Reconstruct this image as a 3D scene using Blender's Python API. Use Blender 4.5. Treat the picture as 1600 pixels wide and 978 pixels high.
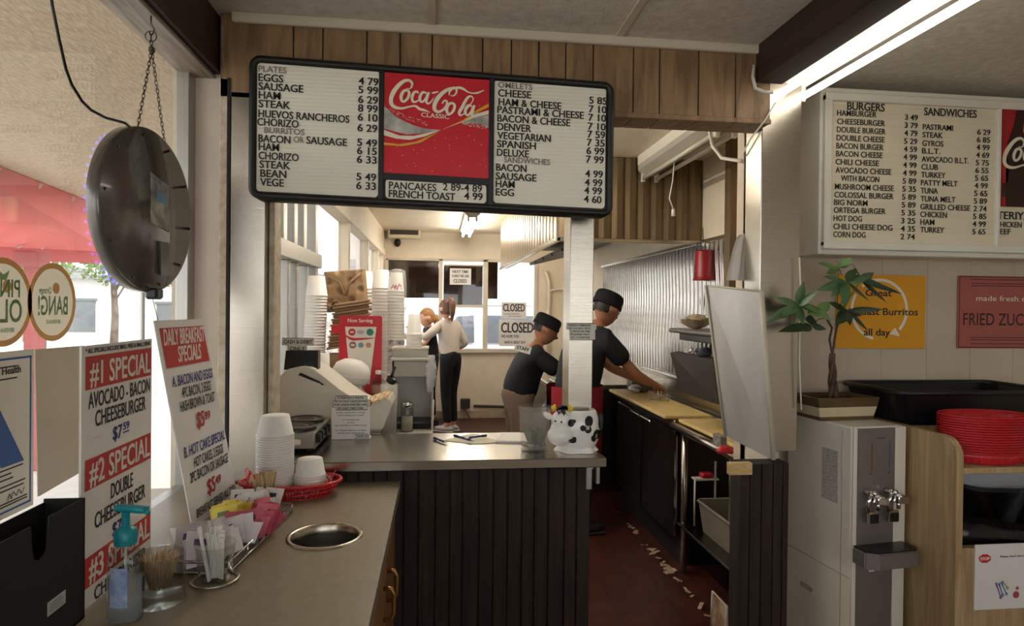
import bpy, bmesh, math, random
from math import sin, cos, pi, radians, atan, atan2, sqrt
from mathutils import Matrix, Vector, Euler
random.seed(7)
for _o in list(bpy.data.objects): bpy.data.objects.remove(_o)
SC = bpy.context.scene
COL = SC.collection
# ------------------------------------------------------------------ camera
F, CX, CY, EYE = 980.0, 800.0, 489.0, 1.5
ROT = Matrix.Rotation(-atan(115/F), 3, 'Z') @ Matrix.Rotation(pi/2 - atan(8/F), 3, 'X') @ Matrix.Rotation(.011, 3, 'Z')
cd = bpy.data.cameras.new('camera'); cam = bpy.data.objects.new('camera', cd); COL.objects.link(cam)
cam.location = (0, 0, EYE); cam.rotation_euler = ROT.to_euler()
cd.sensor_fit = 'HORIZONTAL'; cd.sensor_width = 36; cd.lens = 36*F/1600; cd.clip_start = .02; cd.clip_end = 300
SC.camera = cam
# ------------------------------------------------------------------ world, sun, exposure
w = bpy.data.worlds.new('world'); SC.world = w; w.use_nodes = True
nt = w.node_tree; bg = nt.nodes['Background']
sky = nt.nodes.new('ShaderNodeTexSky'); sky.sky_type = 'HOSEK_WILKIE'
sky.sun_direction = (.42, -.40, .80); sky.turbidity = 4
mixw = nt.nodes.new('ShaderNodeMixRGB'); mixw.inputs[0].default_value = .6; mixw.inputs[2].default_value = (1, 1, 1, 1)
nt.links.new(sky.outputs[0], mixw.inputs[1]); nt.links.new(mixw.outputs[0], bg.inputs[0])
bg.inputs[1].default_value = 3.0
sl = bpy.data.lights.new('sun', 'SUN'); sun = bpy.data.objects.new('sun', sl); COL.objects.link(sun)
sl.energy = 3.2; sl.angle = .01; sl.color = (1, .95, .87)
sun.rotation_euler = Vector((-.42, .40, -.80)).to_track_quat('-Z', 'Y').to_euler()
TUBE_E = 4.2; TUBE_K = 36.0
SC.view_settings.view_transform = 'Standard'; SC.view_settings.look = 'None'
SC.view_settings.exposure = 0.75; SC.view_settings.gamma = 1; SC.view_settings.use_curve_mapping = False

# ------------------------------------------------------------------ pixel -> point in the place
CAM = Vector((0, 0, EYE))
def ray(x, y): return ROT @ Vector(((x-CX)/F, -(y-CY)/F, -1))
def PX(x, y, X): d = ray(x, y); return CAM + d*(X/d.x)
def PY(x, y, Y): d = ray(x, y); return CAM + d*(Y/d.y)
def PZ(x, y, Z): d = ray(x, y); return CAM + d*((Z-EYE)/d.z)

# ------------------------------------------------------------------ materials
def lin(c):
    def g(v):
        v /= 255.0
        return v/12.92 if v <= .04045 else ((v+.055)/1.055)**2.4
    return tuple(g(v) for v in c)
MATS = {}
def mat(name, rgb, rough=.5, metal=0, spec=.5, var=.06, vscale=6, bump=0, bscale=60, stretch=(1,1,1), rgb2=None, emit=0, trans=0, ior=1.45, alpha=1, coat=0):
    if name in MATS: return MATS[name]
    m = bpy.data.materials.new(name); m.use_nodes = True
    n = m.node_tree.nodes; l = m.node_tree.links; b = n['Principled BSDF']
    c = lin(rgb); c2 = lin(rgb2) if rgb2 else tuple(max(0, v*(1-var*2.5)) for v in c)
    tc = n.new('ShaderNodeTexCoord'); mp = n.new('ShaderNodeMapping'); mp.inputs['Scale'].default_value = stretch
    l.new(tc.outputs['Object'], mp.inputs[0])
    nz = n.new('ShaderNodeTexNoise'); nz.inputs['Scale'].default_value = vscale; nz.inputs['Detail'].default_value = 5
    l.new(mp.outputs[0], nz.inputs[0])
    rp = n.new('ShaderNodeValToRGB'); rp.color_ramp.elements[0].position = .35; rp.color_ramp.elements[1].position = .68
    rp.color_ramp.elements[0].color = (*c2, 1); rp.color_ramp.elements[1].color = (*c, 1)
    l.new(nz.outputs[0], rp.inputs[0]); l.new(rp.outputs[0], b.inputs['Base Color'])
    b.inputs['Roughness'].default_value = rough; b.inputs['Metallic'].default_value = metal
    b.inputs['Specular IOR Level'].default_value = spec; b.inputs['IOR'].default_value = ior
    b.inputs['Transmission Weight'].default_value = trans; b.inputs['Alpha'].default_value = alpha
    b.inputs['Coat Weight'].default_value = coat
    if emit:
        b.inputs['Emission Color'].default_value = (*c, 1); b.inputs['Emission Strength'].default_value = emit
    if bump:
        nb = n.new('ShaderNodeTexNoise'); nb.inputs['Scale'].default_value = bscale; nb.inputs['Detail'].default_value = 4
        l.new(mp.outputs[0], nb.inputs[0]); bp = n.new('ShaderNodeBump'); bp.inputs['Strength'].default_value = bump; bp.inputs['Distance'].default_value = .01
        l.new(nb.outputs[0], bp.inputs['Height']); l.new(bp.outputs[0], b.inputs['Normal'])
    MATS[name] = m; return m
def glass(name, rgb=(255,255,255), trans=.94, rough=.02):
    """thin pane: straight-through light plus a Fresnel reflection"""
    if name in MATS: return MATS[name]
    m = bpy.data.materials.new(name); m.use_nodes = True; n = m.node_tree.nodes; l = m.node_tree.links
    n.clear(); out = n.new('ShaderNodeOutputMaterial'); t = n.new('ShaderNodeBsdfTransparent'); g = n.new('ShaderNodeBsdfGlossy')
    c = lin(rgb); t.inputs[0].default_value = (*[v*trans for v in c], 1); g.inputs['Roughness'].default_value = rough
    lw = n.new('ShaderNodeLayerWeight'); pw = n.new('ShaderNodeMath'); pw.operation = 'POWER'; pw.inputs[1].default_value = 5
    fr = n.new('ShaderNodeMath'); fr.operation = 'MULTIPLY_ADD'; fr.inputs[1].default_value = .95; fr.inputs[2].default_value = .04
    l.new(lw.outputs['Facing'], pw.inputs[0]); l.new(pw.outputs[0], fr.inputs[0]); mx = n.new('ShaderNodeMixShader')
    l.new(fr.outputs[0], mx.inputs[0]); l.new(t.outputs[0], mx.inputs[1]); l.new(g.outputs[0], mx.inputs[2]); l.new(mx.outputs[0], out.inputs[0])
    MATS[name] = m; return m
def clearplastic(name, rgb=(225,225,222), a=.22, rough=.2):
    """cloudy clear plastic: part see-through, part diffuse"""
    return mat(name, rgb, rough, alpha=a, var=.02)
def film(name, rgb, a):
    """thin printed film that lets light through"""
    if name in MATS: return MATS[name]
    m = bpy.data.materials.new(name); m.use_nodes = True; n = m.node_tree.nodes; l = m.node_tree.links
    n.clear(); out = n.new('ShaderNodeOutputMaterial'); t = n.new('ShaderNodeBsdfTranslucent'); d = n.new('ShaderNodeBsdfDiffuse')
    nz = n.new('ShaderNodeTexNoise'); nz.inputs['Scale'].default_value = 5
    rp = n.new('ShaderNodeValToRGB'); c = lin(rgb); rp.color_ramp.elements[0].color = (*[v*.9 for v in c], 1); rp.color_ramp.elements[1].color = (*c, 1)
    l.new(nz.outputs[0], rp.inputs[0]); l.new(rp.outputs[0], t.inputs[0]); l.new(rp.outputs[0], d.inputs[0])
    mx = n.new('ShaderNodeMixShader'); mx.inputs[0].default_value = a
    l.new(d.outputs[0], mx.inputs[1]); l.new(t.outputs[0], mx.inputs[2]); l.new(mx.outputs[0], out.inputs[0])
    MATS[name] = m; return m
def wood(name, c1, c2, rough=.45, scale=3, stretch=(14,14,1), bump=.05, dist=3):
    if name in MATS: return MATS[name]
    m = mat(name, c1, rough, rgb2=c2, vscale=scale, stretch=stretch, bump=bump, bscale=scale*5)
    for nd in m.node_tree.nodes:
        if nd.type == 'TEX_NOISE': nd.inputs['Distortion'].default_value = dist*.3
    return m
def brushed(name, rgb, rough=.28, stretch=(1,1,90)):
    return mat(name, rgb, rough, metal=1, var=.05, vscale=8, stretch=stretch, bump=.05, bscale=14)
def tiles(name, c, c2, mortar, scale, w=.5, h=.5, ms=.02, rough=.4, rot=0):
    if name in MATS: return MATS[name]
    m = mat(name, c, rough, rgb2=c2, vscale=9)
    n = m.node_tree.nodes; l = m.node_tree.links; b = n['Principled BSDF']
    br = n.new('ShaderNodeTexBrick'); br.offset = 0; br.inputs['Scale'].default_value = scale
    br.inputs['Brick Width'].default_value = w; br.inputs['Row Height'].default_value = h; br.inputs['Mortar Size'].default_value = ms
    br.inputs['Mortar'].default_value = (*lin(mortar), 1)
    tc = n.new('ShaderNodeTexCoord'); mp = n.new('ShaderNodeMapping'); mp.inputs['Rotation'].default_value = (rot, 0, 0)
    l.new(tc.outputs['Object'], mp.inputs[0]); l.new(mp.outputs[0], br.inputs[0])
    src = b.inputs['Base Color'].links[0].from_socket
    l.new(src, br.inputs['Color1']); l.new(src, br.inputs['Color2']); l.new(br.outputs[0], b.inputs['Base Color'])
    return m

# ------------------------------------------------------------------ mesh builder
class MB:
    def __init__(s, M=None): s.bm = bmesh.new(); s.M = M or Matrix(); s.mi = 0
    def _v(s, p): return s.bm.verts.new(s.M @ Vector(p))
    def _f(s, vs, smooth=False):
        try: f = s.bm.faces.new(vs)
        except ValueError: return None
        f.material_index = s.mi; f.smooth = smooth; return f
    def box(s, x0, x1, y0, y1, z0, z1, bev=0, seg=1, R=None):
        R = R or Matrix()
        vs = [s._v(R @ Vector((x, y, z))) for x in (x0, x1) for y in (y0, y1) for z in (z0, z1)]
        fs = [s._f([vs[i] for i in q]) for q in ((0,1,3,2),(4,6,7,5),(0,4,5,1),(2,3,7,6),(0,2,6,4),(1,5,7,3))]
        if bev:
            es = list({e for f in fs for e in f.edges})
            r = bmesh.ops.bevel(s.bm, geom=es, offset=bev, segments=seg, affect='EDGES', profile=.6)
            for f in r['faces']: f.material_index = s.mi; f.smooth = seg > 1
        return s
    def cbox(s, c, d, bev=0, seg=1, R=None):
        T = Matrix.Translation(c) @ (R or Matrix())
        return s.box(-d[0]/2, d[0]/2, -d[1]/2, d[1]/2, -d[2]/2, d[2]/2, bev, seg, T)
    def lathe(s, prof, c=(0,0,0), seg=24, R=None, sx=1, sy=1, smooth=True, a0=0, a1=2*pi):
        T = Matrix.Translation(c) @ (R or Matrix()); full = abs(a1-a0-2*pi) < 1e-6
        n = seg if full else seg+1; rings = []
        for (r, z) in prof:
            if r < 1e-6: rings.append([s._v(T @ Vector((0, 0, z)))])
            else: rings.append([s._v(T @ Vector((r*sx*cos(a0+(a1-a0)*i/seg), r*sy*sin(a0+(a1-a0)*i/seg), z))) for i in range(n)])
        for a, b in zip(rings, rings[1:]):
            for i in range(seg):
                j = (i+1) % n
                if len(a) == 1 and len(b) == 1: continue
                if len(a) == 1: s._f([a[0], b[j], b[i]], smooth)
                elif len(b) == 1: s._f([a[i], a[j], b[0]], smooth)
                else: s._f([a[i], a[j], b[j], b[i]], smooth)
        return s
    def cyl(s, p0, p1, r0, r1=None, seg=14, cap=True, smooth=True):
        p0, p1 = Vector(p0), Vector(p1); r1 = r0 if r1 is None else r1
        d = p1-p0; q = d.to_track_quat('Z', 'Y').to_matrix().to_4x4()
        pr = [(r0, 0), (r1, d.length)]
        if cap: pr = [(0, 0)] + pr + [(0, d.length)]
        return s.lathe(pr, p0, seg, q, smooth=smooth)
    def ball(s, c, r, sx=1, sy=1, sz=1, seg=16, R=None):
        n = max(6, seg//2)
        return s.lathe([(max(0, r*sin(pi*i/n)) if 0 < i < n else 0, -r*cos(pi*i/n)*sz) for i in range(n+1)], c, seg, R, sx, sy)
    def tube(s, pts, r, seg=8, closed=False, rs=None):
        P = [Vector(p) for p in pts]; n = len(P); rings = []; up = None
        for i, p in enumerate(P):
            if closed: t = P[(i+1) % n]-P[i-1]
            else: t = P[min(i+1, n-1)]-P[max(i-1, 0)]
            t.normalize()
            if up is None:
                up = Vector((0,0,1)) if abs(t.z) < .9 else Vector((1,0,0))
            a = up - t*up.dot(t)
            if a.length < 1e-5: a = t.orthogonal()
            a.normalize(); b = t.cross(a); up = a
            rr = rs[i] if rs else r
            rings.append([s._v(p + a*(rr*cos(2*pi*k/seg)) + b*(rr*sin(2*pi*k/seg))) for k in range(seg)])
        m = n if closed else n-1
        for i in range(m):
            A, B = rings[i], rings[(i+1) % n]
            for k in range(seg): s._f([A[k], A[(k+1) % seg], B[(k+1) % seg], B[k]], True)
        if not closed: s._f(rings[0][::-1]); s._f(rings[-1])
        return s
    def poly(s, pts, ext=None, smooth=False):
        """face through pts; ext = extrusion vector gives a closed prism"""
        a = [s._v(p) for p in pts]
        if ext is None: s._f(a); return s
        e = Vector(ext); b = [s._v(Vector(p)+e) for p in pts]
        s._f(a[::-1]); s._f(b); n = len(a)
        for i in range(n): s._f([a[i], a[(i+1) % n], b[(i+1) % n], b[i]], smooth)
        return s
    def slab(s, q, t):
        """quad with thickness t (along its own normal, behind the face)"""
        q = [Vector(p) for p in q]; n = (q[1]-q[0]).cross(q[2]-q[0]).normalized()
        return s.poly(q, n*-t)
    def grid(s, fn, nu, nv, smooth=True, wrap=False):
        V = [[s._v(fn(i/nu, j/nv)) for j in range(nv+1)] for i in range(nu+(0 if wrap else 1))]
        for i in range(nu):
            for j in range(nv):
                k = (i+1) % len(V) if wrap else i+1
                s._f([V[i][j], V[k][j], V[k][j+1], V[i][j+1]], smooth)
        return s
    def text(s, body, M, size=1, width=None, bold=0, align='LEFT', ext=0, shear=0, sp=1):
        """lettering in the XY plane of M; size = cap height; width squeezes the line to that length"""
        cu = bpy.data.curves.new('t', 'FONT'); cu.body = body; cu.size = 1.0; cu.offset = min(bold*.6, .012); cu.extrude = 0; cu.resolution_u = 3; cu.shear = shear; cu.space_character = sp
        ob = bpy.data.objects.new('t', cu); me = bpy.data.meshes.new_from_object(ob)
        bpy.data.objects.remove(ob); bpy.data.curves.remove(cu)
        if not me.vertices: return s
        s.line = getattr(s,'line',0)+1; lay = s.bm.faces.layers.int.get('ln') or s.bm.faces.layers.int.new('ln')
        xs = [v.co.x for v in me.vertices]; x0, x1 = min(xs), max(xs)
        ky = size/.70; kx = ky
        if width: kx = width/(x1-x0)
        off = {'LEFT': x0, 'CENTER': (x0+x1)/2, 'RIGHT': x1}[align]
        for dx, dz in (((0,0),) if bold < .018 else ((-(bold-.012)*.6,0), ((bold-.012)*.6,.0002))):      # heavy faces: the strokes are widened sideways
            vs = [s._v(M @ Vector(((v.co.x-off+dx)*kx, v.co.y*ky, ext+dz))) for v in me.vertices]
            for p in me.polygons:
                f = s._f([vs[i] for i in p.vertices])
                if f: f[lay] = s.line
        bpy.data.meshes.remove(me); return s
    def stroke(s, pts, M, close=False):
        """flat ribbon through (x, y, half width) points, smoothed"""
        n = len(pts); out = []
        for i in range(n-1):
            p0, p1, p2, p3 = pts[max(i-1,0)], pts[i], pts[i+1], pts[min(i+2,n-1)]
            for k in range(6):
                t = k/6
                out.append([.5*((2*b)+(-a+c)*t+(2*a-5*b+4*c-d)*t*t+(-a+3*b-3*c+d)*t**3) for a,b,c,d in zip(p0,p1,p2,p3)])
        out.append(list(pts[-1])); L = []; Rr = []
        for i, (x, y, hw) in enumerate(out):
            a = out[max(i-1,0)]; b = out[min(i+1,len(out)-1)]
            dx, dy = b[0]-a[0], b[1]-a[1]; q = sqrt(dx*dx+dy*dy) or 1; hw = abs(hw)
            L.append(s._v(M @ Vector((x-dy/q*hw, y+dx/q*hw, 0)))); Rr.append(s._v(M @ Vector((x+dy/q*hw, y-dx/q*hw, 0))))
        for i in range(len(L)-1): s._f([L[i], Rr[i], Rr[i+1], L[i+1]])
        return s
    def flat(s, pts, M):
        vs = [s._v(M @ Vector((p[0], p[1], 0))) for p in pts]
        f = s._f(vs)
        if f: bmesh.ops.triangulate(s.bm, faces=[f])
        return s
    def disc(s, c, r, M, seg=20, ry=None):
        return s.flat([(c[0]+r*cos(2*pi*i/seg), c[1]+(ry or r)*sin(2*pi*i/seg)) for i in range(seg)], M)
    def ring(s, c, r0, r1, M, seg=32, ky=1):
        for i in range(seg):
            a, b = 2*pi*i/seg, 2*pi*(i+1)/seg
            s._f([s._v(M @ Vector((c[0]+r*cos(t), c[1]+r*sin(t)*ky, 0))) for r, t in ((r0,a),(r1,a),(r1,b),(r0,b))])
        return s
    def build(s, name, mats, parent=None, loc=None, rz=0, fix=True):
        if 'lettering' in name and getattr(s,'line',0) > 1 and parent is not None:
            lay = s.bm.faces.layers.int['ln']; ids = sorted({f[lay] for f in s.bm.faces})
            for i in ids:
                c = MB(); c.bm.free(); c.bm = s.bm.copy(); ly = c.bm.faces.layers.int['ln']
                bmesh.ops.delete(c.bm, geom=[f for f in c.bm.faces if f[ly] != i], context='FACES'); o = c.build(name, mats, parent, None, 0, fix)
            s.bm.free(); return o
        me = bpy.data.meshes.new(name)
        if fix: bmesh.ops.recalc_face_normals(s.bm, faces=s.bm.faces)
        if loc is not None and parent is None:
            bmesh.ops.translate(s.bm, vec=-Vector(loc), verts=s.bm.verts)
        elif parent is not None and parent.get('_base') is not None:
            bmesh.ops.translate(s.bm, vec=-Vector(parent['_base']), verts=s.bm.verts)
        s.bm.to_mesh(me); s.bm.free()
        for m in (mats if isinstance(mats, (list, tuple)) else [mats]): me.materials.append(m)
        o = bpy.data.objects.new(name, me); COL.objects.link(o)
        if parent is not None:
            o.parent = parent
            if parent.get('_base') is not None: o['_base'] = parent['_base']
        elif loc is not None: o.location = loc
        return o
def tag(o, label=None, cat=None, group=None, kind=None):
    if label: o['label'] = label
    if cat: o['category'] = cat
    if group: o['group'] = group
    if kind: o['kind'] = kind
    return o
def thing(name, label, cat, loc=(0,0,0), rz=0, group=None, world=False):
    """Empty at the thing's base. world=True: parts are given in world coordinates"""
    o = bpy.data.objects.new(name, None); COL.objects.link(o); o.empty_display_size = .05
    o.location = loc; o.rotation_euler = (0, 0, rz)
    if world: o['_base'] = tuple(loc)
    return tag(o, label, cat, group)
def struct(name, mb, m, parent=None):
    o = mb.build(name, m, parent)
    if parent is None: o['kind'] = 'structure'
    return o
def kids(o): return [c for c in bpy.data.objects if c.parent == o]
def dup(o, loc=None, rot=None, label=None, group=None):
    def cp(a, par):
        c = a.copy(); COL.objects.link(c); c.parent = par
        for ch in kids(a): cp(ch, c)
        return c
    r = cp(o, None)
    if loc is not None: r.location = loc
    if rot is not None: r.rotation_euler = rot
    if label: r['label'] = label
    if group: r['group'] = group
    return r
def frameM(o, u, v):
    """matrix with origin o, x along u, y along v (z = normal)"""
    u = Vector(u).normalized(); n = u.cross(Vector(v)).normalized(); v = n.cross(u)
    return Matrix(((u.x, v.x, n.x, o[0]), (u.y, v.y, n.y, o[1]), (u.z, v.z, n.z, o[2]), (0,0,0,1)))
# ================================================================== THE SETTING
M_cream = mat('cream_paint', (214,203,184), .6, var=.03)
M_kcream = mat('kitchen_cream', (228,215,192), .55, var=.03)
M_kceil = mat('kitchen_ceiling', (232,222,200), .6, var=.02)
M_white = mat('white_paint', (225,220,208), .45, var=.03)
M_alu = mat('aluminium_frame', (176,174,168), .35, metal=.8, var=.08)
M_steel = brushed('stainless_steel', (192,184,170), .24)
M_steelh = brushed('stainless_counter', (178,172,162), .2, (90,1,1))
M_darksteel = brushed('dark_stainless', (96,90,84), .3)
M_panel = wood('wood_panelling', (156,126,92), (120,94,66), .5, 3, (7,7,.8), .03, 6)
M_groove = mat('panel_groove', (30,22,16), .8)
M_dwood = wood('dark_board', (50,35,27), (31,22,17), .8, 4, (9,9,.6), .05)
M_beam = wood('beam_wood', (66,47,38), (48,34,27), .55, 4, (8,.6,8), .06)
M_beamlight = wood('beam_underside', (176,164,146), (120,104,88), .5, 4, (9,.8,9), .05)
M_ceil = mat('ceiling_board', (226,220,208), .8, rgb2=(208,201,188), vscale=30, bump=.25, bscale=110)
M_stucco = mat('stucco', (206,190,166), .9, rgb2=(176,160,138), vscale=26, bump=.7, bscale=40, stretch=(3,.7,1))
M_floor = tiles('red_quarry_tile', (78,36,29), (58,27,22), (34,21,18), 5, .75, .75, .02, .38)
M_black = mat('black_plastic', (22,21,22), .35)
M_rubber = mat('matte_black', (24,23,22), .7)
M_ink = mat('black_ink', (34,32,32), .6, var=0)
M_greyink = mat('grey_ink', (120,118,114), .7, var=0)
M_rust = mat('rusty_paint', (206,196,176), .7, rgb2=(176,158,134), vscale=30)
M_pane = glass('window_glass')
M_paper = mat('white_paper', (226,222,216), .6, var=.015)
M_chrome = mat('chrome', (215,213,210), .12, metal=1, var=.02)

YW, ZH, ZC = 2.10, 2.163, 2.43           # partition wall, header underside, dining ceiling
GX = -.80                                # street window plane
ZK = 2.50                                # kitchen ceiling
mb = MB(); mb.box(-.86, 3.3, 1.4, 8.6, -.1, 0); struct('floor', mb, M_floor)
mb = MB(); mb.box(-.86, 3.3, -2.7, 1.4, -.1, 0); struct('floor_dining', mb, tiles('beige_floor_tile', (150,134,116), (134,118,100), (100,90,80), 3, .9, .9, .012, .35))  # unseen floor half, paler than the kitchen tile for bounce light
# dining ceiling: boards with battens
mb = MB(); mb.box(-.86, 3.3, -2.7, 2.6, ZC, ZC+.08); ce = struct('ceiling', mb, M_ceil)
for i, x in enumerate((-.03, .60)):
    mb = MB(); mb.box(x-.012, x+.012, -2.6, YW-.002, ZC-.006, ZC); struct('trim_%d' % (i+1), mb, M_cream)
for i, y in enumerate((.75, -.6)):
    mb = MB(); mb.box(-.7, 1.1, y-.012, y+.012, ZC-.005, ZC); struct('trim_%d' % (i+3), mb, M_cream)
mb = MB(); mb.box(1.38, 3.2, 1.36, 1.385, ZC-.005, ZC); struct('trim_5', mb, M_cream)
mb = MB(); mb.box(-.66, 1.14, YW-.02, YW, ZC-.032, ZC, .004); struct('trim_6', mb, M_cream)
# header of the partition: vertical boards with grooves, underside visible
mb = MB(); gx = [PY(x, 110, YW).x for x in (388,458,504,573,625,675,754,799,842,884,927,990,1031,1092,1150)]
edges = [-.70] + gx[1:] + [1.158]
mb.box(-.70, 1.158, YW+.006, YW+.12, ZH, ZC)
struct('wall_header', mb, M_groove)
mb = MB()
for a, b in zip(edges, edges[1:]):
    mb.box(a+.002, b-.002, YW, YW+.008, ZH, ZC-.001, .0015)
    mb.box(a+.002, b-.002, YW+.008, YW+.122, ZH-.004, ZH)
struct('wall_panelling', mb, M_panel)
mb = MB(); mb.box(-.5, 1.158, YW-.006, YW+.002, ZH-.006, ZH+.012, .002); struct('trim_7', mb, M_panel)
# stainless-clad pier at the left end of the counter opening, cream window reveal and rusty channel
mb = MB(); mb.box(-.667, -.554, YW, YW+.12, 0, ZH+.02, .004); struct('wall_pier', mb, M_steel)
mb = MB(); mb.box(-.553, -.535, YW+.03, YW+.12, 1.0, ZH, .003); struct('trim_8', mb, M_rust)
mb = MB(); mb.box(-.70, -.668, YW, YW+.1, .9, ZH+.06, .003); struct('trim_9', mb, M_rust)
mb = MB(); mb.box(-.675, -.6655, YW-.004, YW+.06, .9, ZH+.06); struct('trim_10', mb, M_rubber)
mb = MB(); mb.box(-.86, -.70, YW+.05, YW+.30, 0, ZC); struct('wall_corner', mb, M_cream)
# right jamb of the passage (stainless), stub wall below it
mb = MB(); mb.box(1.159, 1.312, 2.16, 2.28, .985, ZC, .003); struct('wall_jamb', mb, M_steel)
mb = MB(); mb.box(1.265, 1.31, 2.281, 2.5, 0, ZC); struct('wall_return', mb, M_cream)
mb = MB(); x = 1.03
random.seed(3)
mb.box(1.032, 1.205, 2.038, 2.10, 0, .975)
while x < 1.20:
    wd = random.choice((.035,.05,.042)); e = min(x+wd, 1.207)
    mb.box(x+.0015, e-.0015, 2.03, 2.04, 0, .975, .002); x = e
mb.box(1.028, 1.034, 2.03, 2.10, 0, .975)
struct('wall_stub', mb, M_dwood)
# right wall with vertical scored joints
mb = MB(); mb.box(1.265, 3.3, 2.46, 2.56, 0, ZC)
for x in (1.42, 1.66, 1.87, 2.08, 2.285, 2.49, 2.7): mb.box(x-.003, x+.003, 2.457, 2.46, 0, ZC)
struct('wall_right', mb, mat('beige_wallboard', (198,182,160), .6, var=.03))
mb = MB(); mb.box(3.2, 3.3, -2.7, 2.56, 0, ZC); struct('wall_far_right', mb, M_cream)
mb = MB(); mb.box(-.86, 3.3, -2.75, -2.65, 0, .85); mb.box(-.86, 3.3, -2.75, -2.65, 2.25, ZC); mb.box(-.86,-.5,-2.75,-2.65,.85,2.25); mb.box(2.8,3.3,-2.75,-2.65,.85,2.25); struct('wall_rear', mb, mat('rear_brown',(150,128,104),.6))
# street side: low wall, beam over the glass, the glass
mb = MB(); mb.box(-.86, -.80, -2.7, 2.15, 0, .90); struct('wall_street', mb, M_cream)
mb = MB(); mb.box(GX, -.707, -2.65, YW+.2, 2.25, ZC, .004); struct('beam_street', mb, M_beam)
mb = MB(); mb.box(GX-.03, -.728, -2.65, YW+.2, 2.236, 2.25, .003); struct('trim_11', mb, M_beamlight)
def window(n, parts, gl, gm=None, fm=None):
    f = MB()
    for b in parts: f.box(*b, .003)
    o = struct('window_%d' % n, f, fm or M_alu)
    if gl:
        g = MB()
        for b in gl: g.box(*b)
        g.build('pane', gm or M_pane, o)
    return o
window(1, [(GX-.03,GX+.01,2.10,2.16,.90,2.25), (GX-.03,GX+.01,-2.65,2.12,.89,.925), (GX-.03,GX+.01,-1.2,-1.15,.92,2.24), (GX-.03,GX+.01,-2.65,-2.6,.92,2.24)],
       [(GX-.006,GX,-2.62,2.11,.92,2.24)])
window(5, [(-.5,-.46,-2.74,-2.66,.85,2.25),(2.76,2.8,-2.74,-2.66,.85,2.25),(.6,.64,-2.74,-2.66,.85,2.25),(1.7,1.74,-2.74,-2.66,.85,2.25),(-.5,2.8,-2.74,-2.66,.83,.87),(-.5,2.8,-2.74,-2.66,2.22,2.26)], [(-.48,2.78,-2.705,-2.70,.86,2.24)])  # rear window added out of view to bring daylight to the ceiling
# beam carrying the tube light over the passage
mb = MB(); mb.box(1.10, 1.20, -2.65, YW-.001, 2.30, ZC, .003); struct('beam_passage', mb, M_beam)
# ---------------- kitchen shell
KX0, KX1, KY1 = -.72, 1.75, 8.5
mb = MB(); mb.box(-.86, 3.3, YW+.12, 8.6, ZK, ZK+.08); struct('ceiling_kitchen', mb, M_kceil)
mb = MB(); mb.box(-.70, 1.3, YW+.10, YW+.122, ZC-.002, ZK); struct('wall_fascia', mb, M_kcream)
mb = MB(); mb.box(KX0-.1, KX0, YW+.30, 8.6, 0, .95); mb.box(KX0-.1, KX0, YW+.30, 8.6, 2.22, ZK); mb.box(KX0-.1, KX0, YW+.3, 2.75, .95, 2.22); mb.box(KX0-.1, KX0, 8.25, 8.6, .95, 2.22)
struct('wall_left', mb, M_kcream)
mb = MB(); mb.box(KX1, KX1+.1, YW+.46, 8.6, 0, ZK); struct('wall_kitchen_right', mb, M_kcream)
# wavy stainless sheet behind the line
M_wave = brushed('quilted_stainless', (190,186,180), .2, (1,1,1))
mb = MB()
def wav(u, v):
    y = 3.2+u*3.3; z = 1.02+v*.92
    return (KX1-.012 - .005*sin(y*95 + 1.6*sin(z*9)), y, z)
mb.grid(wav, 300, 14); struct('trim_12', mb, M_wave)
mb = MB(); mb.box(KX1-.02, KX1-.001, 3.1, 6.6, 1.94, 1.965, .003); struct('trim_13', mb, M_steel)
# back wall with its serving windows
mb = MB(); BX0, BX1, BZ0, BZ1 = -.70, 1.33, .94, 2.15
mb.box(-.86, 3.3, KY1, KY1+.1, 0, BZ0); mb.box(-.86, 3.3, KY1, KY1+.1, BZ1, ZK); mb.box(-.86, BX0, KY1, KY1+.1, BZ0, BZ1); mb.box(BX1, 3.3, KY1, KY1+.1, BZ0, BZ1)
struct('wall_back', mb, M_kcream)
Y0, Y1 = KY1-.01, KY1+.06
fr = [(BX0-.02,BX0+.03,Y0,Y1,BZ0,BZ1), (.0,.055,Y0,Y1,BZ0,BZ1), (.60,.665,Y0,Y1,BZ0,BZ1), (BX1-.03,BX1+.02,Y0,Y1,BZ0,BZ1), (BX0,BX1,Y0,Y1,BZ1-.03,BZ1+.01), (BX0,BX1,Y0-.04,Y1,BZ0-.05,BZ0), (.055,.60,Y0+.01,Y1-.01,1.50,1.535), (.07,.6,Y0+.01,Y1-.01,2.06,2.08)]
window(2, fr, [(BX0+.02,.01,Y1-.03,Y1-.024,BZ0,BZ1-.03), (.05,.61,Y1-.03,Y1-.024,BZ0,BZ1-.03), (.66,BX1-.02,Y1-.03,Y1-.024,BZ0,BZ1-.03)], None, M_cream)
mb = MB(); mb.box(BX0+.03,.0,Y1-.02,Y1-.012,1.62,BZ1-.03); mb.box(.665,.80,Y1-.02,Y1-.012,1.62,BZ1-.03)
mb.box(.065,.595,Y1-.02,Y1-.012,1.535,2.06)
struct('trim_14', mb, glass('smoked_screen', (150,122,102), .30, .1))  # smoked panels; the brown tint also stands in for reflections
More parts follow.
